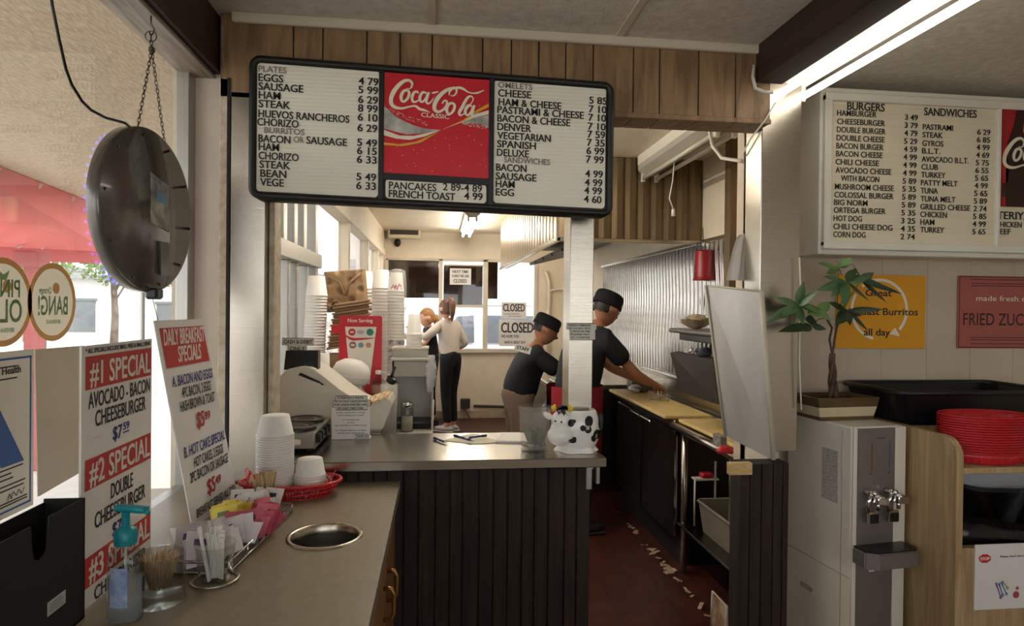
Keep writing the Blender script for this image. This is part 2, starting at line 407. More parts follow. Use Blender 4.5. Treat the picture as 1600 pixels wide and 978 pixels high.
# left kitchen windows: grey service window, then glazed bays
L0, L1 = KX0-.07, KX0+.012
win = [(L0,L1,2.75,2.80,.95,2.22), (L0,L1,3.74,3.82,.95,2.22), (L0,L1+.02,2.75,3.82,1.72,1.80), (L0,L1,2.75,3.82,.93,.97), (L0,L1,2.75,3.82,2.19,2.22)]
for y in (2.98, 3.2, 3.42): win.append((L0,L1,y,y+.07,1.80,2.2))
for y in (3.12, 3.3, 3.55): win.append((L0,L1-.01,y,y+.045,.97,1.72))
window(3, win, [(KX0-.05,KX0-.045,2.8,3.78,.97,2.2)], None, brushed('grey_frame', (186,183,176), .35))
win = []; gl = []
ys = [3.82, 5.15, 6.5, 7.6, 8.25]
for a, b in zip(ys, ys[1:]):
    win += [(L0,L1,b-.07,b,.95,2.22)]; gl.append((KX0-.05,KX0-.045,a,b-.06,.97,2.2))
win += [(L0,L1+.02,3.8,8.25,2.16,2.24), (L0,L1,3.8,8.25,.93,.97)]
window(4, win, gl, None, M_kcream)
# conduit and socket on the back wall, gas pipe
mb = MB(); mb.tube([PY(740,634,KY1-.02), PY(775,635,KY1-.02), PY(810,636,KY1-.02)], .018, 8); mb.cbox(PY(727,630,KY1-.03), (.13,.06,.13), .008)
mb.tube([PY(727,640,KY1-.05), PY(735,655,KY1-.05), PY(742,668,KY1-.06), PY(728,672,KY1-.06)], .008, 6)
o = mb.build('wall_socket', mat('dark_conduit', (62,56,50), .5)); tag(o, 'dark socket box with conduit low on the back kitchen wall', 'socket')
mb = MB(); mb.tube([PY(853,424,KY1-.03), PY(858,440,KY1-.03), PY(858,470,KY1-.03), PY(856,500,KY1-.03), PY(857,560,KY1-.03)], .022, 8); mb.tube([PY(858,455,KY1-.03), PY(868,452,KY1-.03), PY(890,453,KY1-.03)], .018, 8)
o = mb.build('gas_pipe', M_kcream); tag(o, 'cream painted pipe running down the back wall beside the window', 'pipe')
# base trim on the back wall
mb = MB(); mb.box(KX0, KX1, KY1-.02, KY1, 0, .10, .003); struct('baseboard_back', mb, mat('dirty_tile', (180,164,138), .5, var=.2))

# ================================================================== OUTSIDE
mb = MB(); mb.box(-70, -.87, -30, 70, -.25, -.13); mb.box(-.87, 40, 8.62, 70, -.25, -.13); mb.box(-.87, 40, -40, -2.76, -.25, -.13)
struct('ground', mb, mat('concrete_ground', (190,186,178), .85, var=.06))
mb = MB(); mb.poly([(-.83,-3,2.62),(-.83,3.4,2.62),(-3.95,8.0,2.62),(-3.95,-3,2.62)],(0,0,.13)); struct('ceiling_soffit', mb, M_stucco)
mb = MB(); mb.box(-1.12,-.87,-2.7,2.3,-.13,.86); struct('ledge', mb, mat('ledge_paint', (225,222,214), .6))
# street seen through the glass
aw = thing('patio_awning', 'red canvas patio awning with pale seams beyond the street window', 'awning')
A = PZ(-160,198,2.6); B = PZ(152,321,2.6); Cc = PZ(172,394,2.12); D = PZ(-160,378,2.05)
M_red = film('red_canvas', (224,160,156), .65); M_red2 = film('red_canvas_dark', (214,146,146), .55)
mb = MB(); mb.slab([D, Cc, B, A], .02); mb.build('canopy', M_red, aw)
mb = MB(); mb.slab([D-Vector((0,0,.14)), Cc-Vector((0,0,.14)), Cc, D], .02); mb.build('valance', M_red2, aw)
mb = MB()
for t in (.36, .58, .80, .985):
    p = A.lerp(B, t); q = D.lerp(Cc, t*.62)
    mb.tube([p+Vector((.02,-.02,-.02)), q+Vector((.02,-.02,0))], .018, 6)
mb.tube([A.lerp(D,.25)+Vector((0,-.03,0)), B.lerp(Cc,.22)+Vector((0,-.03,0))], .015, 6)
mb.build('frame', mat('awning_frame', (214,190,184), .5), aw)
po = PZ(50,545,0); po = PY(50, 480, 6.6)
mb = MB(); p1 = PY(40,392,6.6); mb.box(p1.x-.09,p1.x+.09,6.55,6.65,1.98,p1.z); p2 = PY(52,470,6.6)
mb.box(p2.x-.13,p2.x+.1,6.5,6.7,1.84,1.99,.01); mb.box(p2.x-.06,p2.x+.08,6.55,6.65,-.13,1.86,.008)
mb.build('post', M_red2, aw)
def tree(x, y, h, r, label, seed, z0=-.13):
    random.seed(seed)
    t = thing('street_tree', label, 'tree', (x, y, z0))
    mb = MB(); mb.tube([(0,0,0),(.05,0,h*.3),(-.03,.05,h*.55),(.02,.02,h*.8)], .1, 8, rs=[.14,.11,.09,.03])
    for k in range(5):
        a = k*1.3; mb.tube([(0,0,h*(.4+.06*k)), (r*.5*cos(a), r*.5*sin(a), h*(.6+.06*k))], .03, 6)
    mb.build('trunk', mat('bark', (118,104,90), .9, var=.2), t)
    mb = MB()
    for k in range(900):
        u = random.random()**.4; a = random.uniform(0, 2*pi); b = random.uniform(-1, 1); q = sqrt(1-b*b)
        lump = 1 + .25*sin(3*a)*cos(4*b)
        c = Vector((r*u*q*cos(a)*lump, r*u*q*sin(a)*lump, h*.72 + r*.8*u*b))
        s = random.uniform(.08,.2)*r*.55; R = Euler((random.uniform(0,6),random.uniform(0,6),0)).to_matrix()
        mb.poly([c+R@Vector(v)*s for v in ((-1,0,0),(0,-.5,.1),(1,0,0),(0,.5,.1))])
    mb.build('foliage', mat('leaf_green', (128,146,84), .6, rgb2=(84,106,56), vscale=2), t)
tree(-13.0, 19.6, 4.7, 1.6, 'leafy street tree behind the red awning at far left', 1)
tree(-9.7, 16.6, 4.0, 1.0, 'yellow green tree right of the patio post outside', 2)
tree(-10.6, 22, 4.1, .95, 'slim street tree under the round hanging sign', 3)
tree(-8.9, 24, 3.9, 1.0, 'street tree seen right of the round hanging sign', 4)
M_bld = mat('pale_building', (214,214,210), .7, var=.03); M_bdark = mat('shop_window', (110,116,120), .2)
def building(x0, x1, y, h, label, lettering=None, wins=(), depth=6):
    t = thing('shop_building', label, 'building', ((x0+x1)/2, y, -.13), world=True)
    mb = MB(); mb.box(x0, x1, y, y+depth, -.13, h); mb.build('wall', M_bld, t)
    mb = MB(); mb.box(x0-.15, x1+.15, y-.3, y+depth, h, h+.18); mb.build('roof', mat('grey_roof', (150,150,150), .7), t)
    for (a, b, c, d) in wins:
        mb = MB(); mb.box(a, b, y-.03, y+.02, c, d); mb.box(a-.08, b+.08, y-.06, y-.02, d, d+.1); mb.build('window', M_bdark, t)
    if lettering:
        s, lx, lz, sz = lettering
        mb = MB(); mb.text(s, frameM((lx, y-.05, lz), (1,0,0), (0,0,1)), sz, bold=.02); mb.build('lettering', mat('grey_letters', (150,156,160), .6), t)
building(-20.5, -17.1, 27, 3.0, 'white flat roofed shop with grey letters across the street', ('C O.', -18.9, 2.1, .42), [(-18.9,-18.0,.2,1.4)])
building(-16.9, -12.9, 28, 2.5, 'low white shop with barred windows across the street', None, [(-16.0,-14.2,.3,1.6)])
building(-12.7, -6, 29, 2.9, 'long grey shopfront across the street right of the slim tree', ('West', -11.4, 2.05, .42), [(-12.2,-11.5,.2,1.5),(-11.2,-10.6,.2,1.5),(-10.3,-9.6,.2,1.5)])
# alley behind the kitchen: white wall and a parked white car
mb = MB(); mb.box(-2.3, 9, 15, 15.3, -.13, 4.2); mb.box(-2.3,9,14.9,15.0,1.5,1.6); o = mb.build('alley_wall', mat('alley_white', (240,238,234), .7)); o['kind'] = 'structure'
car = thing('parked_car', 'white estate car parked outside the back serving windows', 'car', (.80, 11.0, -.13))
M_car = mat('car_white', (222,226,232), .25, var=.01, coat=.5)
side = [(-2.3,.35),(-2.32,.75),(-2.2,.98),(-1.2,1.02),(-.55,1.50),(-.3,1.60),(1.6,1.62),(1.95,1.5),(2.15,1.0),(2.2,.4)]
mb = MB(); mb.poly([(x,-.85,z) for x,z in side[:3]+side[3:4]+[(2.15,1.02)]+side[-1:]], (0,1.7,0)); mb.poly([(-.95,-.84,1.02),(-.62,-.68,1.5),(-.45,-.66,1.60),(1.6,-.66,1.62),(1.95,-.7,1.5),(2.15,-.84,1.02)], (0,1.5,0))
mb.build('body', M_car, car)
for q in ([(-.72,1.06),(-.50,1.48),(-.22,1.5),(-.22,1.06)], [(-.06,1.06),(-.06,1.5),(.84,1.5),(.84,1.06)], [(.98,1.06),(.98,1.5),(1.62,1.48),(1.95,1.06)]):
    mb = MB(); mb.poly([(x, -.848+(z-1.06)*.35-.012, z) for x,z in q]); mb.build('side_window', mat('car_glass', (92,98,106), .1), car)
mb = MB()
for y in (-.55,.5): mb.tube([(-.1,y,1.66),(1.5,y,1.68)], .02, 6)
mb.build('roof_rail', M_alu, car)
for x in (-1.5, 1.45):
    for y in (-.86, .72):
        mb = MB(); mb.cyl((x,y,.33),(x,y+.18,.33),.33); mb.build('wheel', M_rubber, car)
# ================================================================== MENU BOARDS
COLA = dict(
 C1=[(226,172,4),(233,150,8),(214,130,9),(180,136,11),(145,165,13),(112,210,15),(94,255,14),(95,295,13),(120,318,11),(165,322,8),(215,308,6),(255,300,7),(285,318,9),(320,325,7),(358,338,1)],
 C1b=[(233,152,7),(228,176,5),(208,188,3),(196,182,3)],
 o1=[(200,196,8),(176,206,10),(160,240,11),(164,270,9),(182,274,8),(205,250,9),(214,214,9),(200,196,8)],
 c1=[(274,214,6),(266,202,7),(246,210,9),(234,240,10),(238,270,8),(258,272,6),(282,256,3)],
 a1=[(330,208,6),(306,204,8),(288,232,10),(288,262,9),(306,268,7),(328,240,7),(338,208,7)],
 a1b=[(346,200,8),(334,240,9),(330,268,8),(346,278,6),(366,258,4),(378,236,2)],
 hy=[(366,205,4),(388,200,6),(410,192,3)],
 C2=[(484,212,3),(488,184,7),(512,160,9),(534,168,8),(530,196,6),(510,214,4),(494,210,3)],
 C2b=[(530,160,6),(490,166,9),(450,190,12),(412,230,14),(388,276,14),(386,315,12),(412,330,9),(446,312,8),(468,280,8),(468,254,7),(450,252,6),(438,272,5)],
 sw=[(528,158,7),(556,155,9),(584,163,8),(608,178,5),(640,186,4),(682,180,6),(724,158,1)],
 o2=[(505,262,8),(480,276,10),(468,308,11),(476,336,9),(494,338,8),(516,312,9),(522,278,9),(505,262,8)],
 l=[(650,222,4),(636,208,5),(614,216,8),(594,246,10),(573,290,11),(555,324,10),(562,344,6),(592,328,3)],
 lb=[(650,220,4),(644,242,4),(618,282,4),(584,322,3)],
 a2=[(640,276,6),(616,272,8),(598,300,10),(598,330,9),(616,338,7),(638,310,7),(648,278,7)],
 a2b=[(658,268,8),(646,308,9),(642,338,8),(656,350,6),(672,336,3),(684,318,2)])
def cola(mb, M, ox, oy, k):
    """white script lettering; (ox, oy) is subtracted, k metres per unit"""
    T = M @ Matrix.Scale(k, 4) @ Matrix(((1,0,0,-ox),(0,-1,0,oy),(0,0,1,0),(0,0,0,1)))
    for i, s in enumerate(COLA.values()): mb.stroke(s, T @ Matrix.Translation((0,0,i*.004/k*.05)))
M_frame = mat('black_board_frame', (24,23,22), .4)
def ribbed(name, rgb):
    m = mat(name, rgb, .5, var=.02)
    n = m.node_tree.nodes; l = m.node_tree.links
    if 'rib' in m: return m
    m['rib'] = 1; wv = n.new('ShaderNodeTexWave'); wv.bands_direction = 'Z'; wv.inputs['Scale'].default_value = 26
    tc = n.new('ShaderNodeTexCoord'); l.new(tc.outputs['Object'], wv.inputs[0]); bp = n.new('ShaderNodeBump'); bp.inputs['Strength'].default_value = .25; bp.inputs['Distance'].default_value = .003
    l.new(wv.outputs[0], bp.inputs['Height']); l.new(bp.outputs[0], n['Principled BSDF'].inputs['Normal']); return m
M_letter = ribbed('letter_board', (232,228,212))
def rrect(x0, x1, y0, y1, r, n=5):
    o = []
    for cx, cy, a in ((x1-r,y1-r,0),(x0+r,y1-r,pi/2),(x0+r,y0+r,pi),(x1-r,y0+r,3*pi/2)):
        o += [(cx+r*cos(a+pi/2*i/n), cy+r*sin(a+pi/2*i/n)) for i in range(n+1)]
    return o
# --- breakfast board over the serving counter (hangs a little crooked)
YB = 2.03
tilt = .0225
def b1(px, py):                     # crop pixel -> board u, v
    p = PY(380+px*.36875, 60+py*.36875, YB); d = p - Vector((-.5866, YB, 1.834))
    return (d.x, d.z+d.x*tilt)
Bm = Matrix.Translation((-.5866, YB, 1.834)) @ Matrix(((1,0,0,0),(0,1,0,0),(-tilt,0,1,0),(0,0,0,1))) @ Matrix.Rotation(pi/2, 4, 'X')
board = thing('menu_board', 'black framed breakfast menu board with red centre panel hanging over the serving counter', 'menu board', (0,YB,2.03), world=True)
W, Hh = 1.157, .439
mb = MB(Bm); out = rrect(-.002, W, -.004, Hh+.002, .035); 
mb.poly([(x,y,-.055) for x,y in out], (0,0,.05))
mb.build('backing', M_frame, board)
# rounded frame ring plus two mullions
mb = MB(Bm); inn = rrect(.021, W-.021, .019, Hh-.021, .012)
n = len(out); V = []
for (a, b) in zip(out, inn):
    mid = ((a[0]+b[0])/2, (a[1]+b[1])/2)
    V.append([mb._v((a[0],a[1],-.05)), mb._v((a[0],a[1],.002)), mb._v((mid[0],mid[1],.012)), mb._v((b[0],b[1],.002)), mb._v((b[0],b[1],-.004))])
for i in range(n):
    for k in range(4): mb._f([V[i][k], V[(i+1)%n][k], V[(i+1)%n][k+1], V[i][k+1]], True)
def R4(q): u = [b1(*p) for p in q]; return ((u[0][0]+u[3][0])/2, (u[1][0]+u[2][0])/2, (u[2][1]+u[3][1])/2, (u[0][1]+u[1][1])/2)
PL = R4(((52,103),(575,130),(572,672),(55,648))); PR = R4(((1070,170),(1545,213),(1525,722),(1055,695)))
PC = R4(((600,118),(1047,150),(1035,595),(593,570))); PS = R4(((603,592),(1035,622),(1025,698),(603,678)))
for x in ((PL[1]+PC[0])/2, (PC[1]+PR[0])/2): mb.box(x-.008, x+.008, .01, Hh-.01, -.004, .006, .002)
mb.box(PC[0]-.01, PC[1]+.01, PS[3]-.003, PC[2]+.001, -.004, .003, .001)
mb.build('frame', M_frame, board)
M_cokered = mat('soda_red', (206,38,52), .3, rgb2=(196,30,46), vscale=3)
for nm, q, m in (('letter_panel', PL, M_letter), ('letter_panel', PR, M_letter), ('letter_panel', PS, M_letter), ('picture_panel', PC, M_cokered)):
    mb = MB(Bm); z = -.001 if nm == 'letter_panel' else .0005
    mb.poly([(x,y,z-.003) for x,y in rrect(*q, .012 if nm == 'letter_panel' else .001)], (0,0,.003)); pn = mb.build(nm, m, board)
rowsL = [("PLATES",65,140,185,1),("EGGS",65,180,170,0),("SAUSAGE",65,217,255,0),("HAM",66,254,158,0),("STEAK",66,291,200,0),("HUEVOS RANCHEROS",65,333,450,0),("CHORIZO",60,368,235,0),("BURRITOS",90,400,260,1),("BACON",65,438,200,0),("OR",214,440,256,1),("SAUSAGE",268,446,440,0),("HAM",66,473,152,0),("CHORIZO",66,511,235,0),("STEAK",70,548,200,0),("BEAN",73,586,183,0),("VEGE",72,623,172,0)]
for s, y in (("4 79",195),("5 99",232),("6 29",273),("8 99",310),("6 10",348),("6 29",393),("5 49",455),("6 15",490),("6 33",527),("5 49",600),("6 33",638)): rowsL.append((s,489-(y-195)*.022,y,573-(y-195)*.024,0))
rowsR = [("OMELETS",1080,208,1225,1),("CHEESE",1080,245,1220,0),("HAM & CHEESE",1082,283,1348,0),("PASTRAMI & CHEESE",1077,316,1443,0),("BACON & CHEESE",1077,352,1385,0),("DENVER",1077,388,1220,0),("VEGETARIAN",1077,425,1303,0),("SPANISH",1076,461,1240,0),("DELUXE",1075,497,1210,0),("SANDWICHES",1105,525,1300,1),("BACON",1072,560,1200,0),("SAUSAGE",1070,597,1242,0),("HAM",1070,630,1150,0),("EGG",1070,665,1147,0)]
for s, y in (("5 85",276),("7 10",313),("7 10",349),("7 10",386),("7 59",420),("7 35",455),("6 99",490),("7 99",526),("4 99",587),("4 99",624),("4 99",658),("4 60",695)): rowsR.append((s,1466-(y-276)*.055,y,1541-(y-276)*.056,0))
rowsS = [("PANCAKES",617,637,818,2),("2 89-4 89",846,643,1012,2),("FRENCH TOAST",617,672,898,0),("4 99",936,682,1014,0)]
def rows(nm, rr, thin):
    mb = MB(Bm)
    for s, x, y, x2, th in rr:
        if (th == 1) != thin: continue
        u = b1(x, y); u2 = b1(x2, y)
        mb.text(s, Matrix.Translation((u[0], u[1], .0012)), .0185 if th == 1 else .0232, u2[0]-u[0], .022 if th else .040)
    mb.build(nm, M_greyink if thin else M_ink, board) if len(mb.bm.faces) else None
rows('lettering', rowsL+rowsR+rowsS, False); rows('heading_lettering', rowsL+rowsR, True)
# the soft drink picture: script, swoosh, drops  (unit square from a 714 x 700 grid)
k = (PC[1]-PC[0])/714.0
Pm = Bm @ Matrix.Translation((PC[0], PC[3], .0022)) @ Matrix.Rotation(0, 4, 'Z')
def S(pts): return [((x-46)*k, -(y-42-(x-46)*.072)*k) for x, y in pts]
mb = MB(Pm); mb.flat(S([(46,315),(130,390),(240,445),(330,470),(430,478),(330,498),(200,508),(46,468)]), Matrix()); mb.flat(S([(560,428),(620,402),(757,378),(757,468),(700,440),(640,432),(585,440)]), Matrix())
mb.build('silver_swoosh', mat('silver_print', (196,196,186), .4, rgb2=(140,138,130), vscale=20), board)
mb = MB(Pm @ Matrix.Translation((0,0,.0002))); mb.flat(S([(46,475),(150,515),(250,518),(430,478),(330,520),(220,545),(130,536),(46,512)]), Matrix()); mb.flat(S([(430,480),(560,425),(650,375),(757,345),(757,372),(650,398),(560,432)]), Matrix())
cola(mb, Matrix.Translation((0,0,.0006)), 46, 42, k)
for i, s in enumerate(COLA.values()): pass
mb.text('CLASSIC', Matrix.Translation((S([(296,388)])[0][0], S([(296,388)])[0][1], .0005)) @ Matrix.Rotation(-.02,4,'Z'), 30*k, 190*k, .02)
random.seed(5)
for i in range(70):
    mb.disc(S([(random.uniform(60,750), random.uniform(80,760))])[0], random.uniform(1.2,3.2)*k, Matrix.Translation((0,0,.0004)), 6)
for i in range(90):
    t = random.random(); x = 46+t*300; mb.disc(S([(x, 318+130*t**.7+random.uniform(-22,6))])[0], random.uniform(1.2,3.4)*k, Matrix.Translation((0,0,.0004)), 6)
    x = 580+t*170; mb.disc(S([(x, 425+t*40+random.uniform(-8,20))])[0], random.uniform(1.2,3)*k, Matrix.Translation((0,0,.0004)), 6)
mb.build('script_lettering', mat('cream_print', (238,230,206), .5), board)
mb = MB(Pm @ Matrix.Translation((0,0,.0003))); mb.flat(S([(46,560),(150,574),(260,558),(430,484),(290,566),(170,588),(46,578)]), Matrix()); mb.flat(S([(430,480),(580,412),(670,345),(757,298),(757,322),(670,365),(590,418)]), Matrix())
mb.build('yellow_ribbon', mat('yellow_print', (226,170,40), .5), board)
# --- burger board on the right wall
YR = 2.30
b2 = thing('menu_board', 'white boxed burgers and sandwiches menu board high on the right wall', 'menu board', (1.9,YR+.16,1.7), world=True)
def c4(px, py): p = PY(1150+px*.4294, py*.4294, YR); return p
mb = MB(); x0 = 1.487
mb.box(x0, 2.85, YR+.02, 2.457, 1.725, 2.385, .004); mb.build('box', M_white, b2)
mb = MB()
tl, bl = c4(358,340), c4(325,900)
fx0, fz0, fz1 = 1.497, 1.757, 2.352
for q in ((fx0,2.85,fz1-.024,fz1+.008),(fx0,2.85,fz0-.012,fz0+.018),(fx0,fx0+.03,fz0,fz1),(2.245,2.262,fz0,fz1)): k_ = .0015 if q[1]-q[0] < .1 else 0; mb.box(q[0], q[1], YR-.002+k_, YR+.024-k_, q[2], q[3], .003)
mb.build('frame', M_white, b2)
M_letter2 = ribbed('old_letter_board', (224,214,188))
mb = MB(); mb.box(fx0+.02, 2.25, YR+.012, YR+.022, fz0+.01, fz1-.02); mb.build('letter_panel', M_letter2, b2)
mb = MB(); mb.box(2.26, 2.85, YR+.012, YR+.022, fz0+.01, fz1-.02); mb.build('letter_panel', M_letter2, b2)
R1 = [("BURGERS",411,396,548),("HAMBURGER",374,417,518),("CHEESEBURGER",374,448,549),("DOUBLE BURGER",373,478,551),("DOUBLE CHEESE",372,508,548),("BACON BURGER",371,537,543),("BACON CHEESE",370,566,540),("CHILI CHEESE",368,596,527),("AVOCADO CHEESE",368,626,572),("WITH BACON",388,656,528),("MUSHROOM CHEESE",366,686,581),("COLOSSAL BURGER",364,716,580),("BIG NORM",363,744,485),("ORTEGA BURGER",362,772,551),("HOT DOG",361,802,465),("CHILI CHEESE DOG",360,832,576),("CORN DOG",360,861,478),
 ("SANDWICHES",692,416,884),("PASTRAMI",687,468,797),("STEAK",686,497,760),("GYROS",685,528,762),("B.L.T.",684,556,751),("AVOCADO B.L.T.",683,586,854),("CLUB",682,614,742),("TURKEY",681,643,770),("PATTY MELT",680,672,814),("TUNA",679,701,742),("TUNA MELT",679,731,806),("GRILLED CHEESE",678,760,860),("CHICKEN",678,788,775),("HAM",678,816,729),("TURKEY",678,844,765)]
for i, s in enumerate("3 49,3 79,4 79,5 29,4 59,4 99,4 99,4 99,5 89,5 35,5 89,5 89,5 35,3 25,4 35,2 74".split(',')): y = 433+i*29.1; R1.append((s, 622-i*1.1, y, 669-i*.75))
for i, s in enumerate("6 29,6 85,4 99,4 69,5 75,6 55,5 65,4 99,5 65,5 89,2 74,5 85,4 99,5 65".split(',')): y = 487+i*28; R1.append((s, 886-i*1.4, y, 934-i*1.4))
R1 += [("TERIYAKI",958,795,1112),("CHICKEN",953,824,1048),("BEEF",953,850,1008)]
mb = MB()
for s, x, y, x2 in R1:
    p = c4(x, y); q = c4(x2, y); big = s in ("BURGERS","SANDWICHES","TERIYAKI")
    mb.text(s, frameM((p.x, YR+.0105, p.z), (1,0,0), (0,0,1)), .031 if big else .0222, q.x-p.x, .042)
mb.build('lettering', M_ink, b2)
# bottle picture
a = c4(968,395); b = c4(958,750); px0, pz1, pz0 = 2.268, a.z, b.z
mb = MB(); mb.box(px0, 2.85, YR+.004, YR+.012, pz0, pz1); mb.build('picture_panel', mat('bottle_red', (176,44,40), .3, rgb2=(150,30,34), vscale=12), b2)
Q = frameM((px0, YR+.003, pz0), (1,0,0), (0,0,1)); Hq = pz1-pz0
mb = MB(Q); mb.flat([(.02,0),(.03,Hq*.4),(.015,Hq*.6),(.05,Hq*.85),(.06,Hq),(.10,Hq),(.09,Hq*.8),(.12,Hq*.55),(.10,Hq*.3),(.11,0)], Matrix()); mb.flat([(.0,Hq*.1),(.3,Hq*.16),(.3,Hq*.3),(.0,Hq*.24)], Matrix.Translation((0,0,.0002)))
mb.build('bottle_picture', mat('cola_brown', (52,26,20), .4), b2)
mb = MB(Q @ Matrix.Translation((0,0,.0005))); mb.flat([(.10,Hq),(.09,Hq*.78),(.13,Hq*.6),(.3,Hq*.62),(.3,Hq)], Matrix()); mb.build('orange_glow_print', mat('orange_print', (226,140,40), .4), b2)
mb = MB(Q @ Matrix.Translation((0,0,.001))); cola(mb, Matrix.Translation((-.012, Hq*.72, 0)), 60, 120, .00062); mb.build('script_lettering', mat('cream_print', (238,230,206), .5), b2)

# ================================================================== WALL SIGNS
def sign(name, label, cat, x0, x1, z0, z1, y, m, edge=.004):
    t = thing(name, label, cat, ((x0+x1)/2, y, z0), world=True)
    mb = MB(); mb.box(x0, x1, y-.006, y, z0, z1, .001); mb.build('panel', m, t); return t
M_yel = mat('mustard_sign', (224,158,28), .45, var=.02)
sy = sign('wall_sign', 'yellow breakfast burritos sign with white circular arrow behind the plant', 'sign', 1.655, 2.062, 1.345, 1.656, 2.457, M_yel)
Q = frameM((1.655, 2.4505, 1.345), (1,0,0), (0,0,1)); w_, h_ = .407, .311
mb = MB(Q)
for a, b in ((-30,100),(100,145),(165,330)):
    pass
def arc(mb, c, r, a0, a1, hw, M, ky=1): mb.stroke([(c[0]+r*cos(radians(a0+(a1-a0)*i/14)), c[1]+r*ky*sin(radians(a0+(a1-a0)*i/14)), hw) for i in range(15)], M)
arc(mb, (.195,.165), .125, -42, 130, .006, Matrix()); arc(mb, (.195,.165), .125, 150, 258, .006, Matrix())
mb.flat([(.243,.062),(.292,.052),(.268,.09)], Matrix()); mb.build('circle_arrow', mat('white_print', (238,232,220), .5), sy)
mb = MB(Q @ Matrix.Translation((0,0,.0006)))
mb.text('Breakfast Burritos', Matrix.Translation((.012,.142,0)), .030, .36, .02); mb.text('Great', Matrix.Translation((.13,.222,0)), .028, .12, .02); mb.text('all day', Matrix.Translation((.125,.055,0)), .030, .12, .02)
mb.build('lettering', mat('navy_print', (38,36,56), .5), sy)
M_pinks = mat('dusty_red_sign', (168,92,82), .45, var=.02)
sp = sign('wall_sign', 'dusty red fried zucchini sign right of the yellow sign', 'sign', 2.215, 2.72, 1.348, 1.660, 2.457, M_pinks)
Q = frameM((2.215, 2.4505, 1.348), (1,0,0), (0,0,1))
mb = MB(Q)
for v in (.295,.278,.268,.045,.035,.018): mb.flat([(.06,v),(.45,v),(.45,v+.003),(.06,v+.003)], Matrix())
for q in ((.005,.003,.5,.006),(.005,.306,.5,.309),(.004,.003,.007,.309)): mb.flat([(q[0],q[1]),(q[2],q[1]),(q[2],q[3]),(q[0],q[3])], Matrix())
mb.text('FRIED ZUCCHINI', Matrix.Translation((.025,.10,0)), .052, .45, .01); mb.build('lettering', mat('maroon_print', (60,34,40), .5), sp)
mb = MB(Q @ Matrix.Translation((0,0,.0004))); mb.text('made fresh daily', Matrix.Translation((.085,.205,0)), .022, .30, .005); mb.build('script_lettering', mat('white_print', (238,232,220), .5), sp)

# ================================================================== CEILING LIGHTS
M_tube = mat('lit_tube', (255,248,236), .3, emit=TUBE_E, var=0)
M_tubek = mat('lit_kitchen_tube', (255,248,236), .3, emit=TUBE_K, var=0)
M_fix = mat('fixture_enamel', (222,216,202), .4, var=.03)
def light(name, label, L, tubes, lit, loc, w=.15):
    t = thing(name, label, 'light fixture', loc)
    mb = MB(); mb.poly([(-w/2,0,0),(-w/2,0,-.035),(-w*.2,0,-.07),(w*.2,0,-.07),(w/2,0,-.035),(w/2,0,0)], (0,L,0)); mb.build('housing', mat('fixture_enamel_grey', (176,170,158), .45, var=.03), t)
    for s in tubes:
        mb = MB(); mb.cyl((s,.03,-.092),(s,L-.03,-.092),.0125); mb.build('tube', (M_tubek if 'kitchen' in label else M_tube) if lit else mat('dark_tube', (206,198,180), .3), t)
        for y in (.004, L-.03):
            mb = MB(); mb.box(s-.012,s+.012,y,y+.026,-.112,-.055,.003); mb.build('lamp_holder', mat('lamp_holder_white', (230,224,210), .4), t)
    return t
lf = light('tube_light', 'lit twin tube light running along the passage beam at upper right', 1.22, (-.05,.05), True, (1.297, 1.02, 2.395), .19)
light('tube_light', 'lit twin tube light on the kitchen ceiling above the back windows', 1.5, (-.042,.042), True, (.34, 6.5, ZK))
light('tube_light', 'added unseen fill tube light on the dining ceiling behind the camera', 1.22, (-.042,.042), True, (.35, -1.9, ZC))  # added out of view as fill light for the dining side
light('tube_light', 'added fill tube light on the kitchen ceiling, unseen behind the breakfast board', 1.5, (-.042,.042), True, (.05, 2.6, ZK))  # added out of view to brighten the kitchen and register
ku = light('tube_light', 'unlit cream tube light with pull cord above the prep tables', 1.12, (-.045,.045), False, (1.36, 2.86, 2.44), .15)
mb = MB(); mb.box(-.075,.075,-.02,1.13,0,.06); mb.build('spacer', M_fix, ku)
mb = MB(); mb.tube([(-.02,.62,-.07),(-.03,.62,-.2),(-.045,.63,-.3),(-.02,.63,-.36)], .004, 6); mb.cyl((-.02,.63,-.36),(-.02,.63,-.40),.009,.012); mb.build('pull_cord', M_fix, ku)
mb = MB(); mb.tube([PY(1178,102,2.09), PY(1176,120,2.08), PY(1180,138,2.07), PY(1195,144,2.06), PY(1208,144,2.05)], .006, 8); o = mb.build('lamp_cable', M_white); tag(o, 'white cable looping from the ceiling corner to the lit tube light', 'cable')
mb = MB(); mb.tube([PY(1212,160,2.09), PY(1195,188,2.09), PY(1172,218,2.095), PY(1161,240,2.11), PY(1166,244,2.11), PY(1190,205,2.09)], .003, 6); o = mb.build('white_cable', M_white); tag(o, 'thin white cord looped at the top of the steel jamb', 'cord')
mb = MB(); mb.tube([PY(1108,203,2.84), PY(1113,228,2.80), PY(1128,247,2.7), PY(1160,252,2.45)], .008, 6); o = mb.build('power_cord', M_white); tag(o, 'cream cord sagging from the unlit tube light to the steel jamb', 'cord')
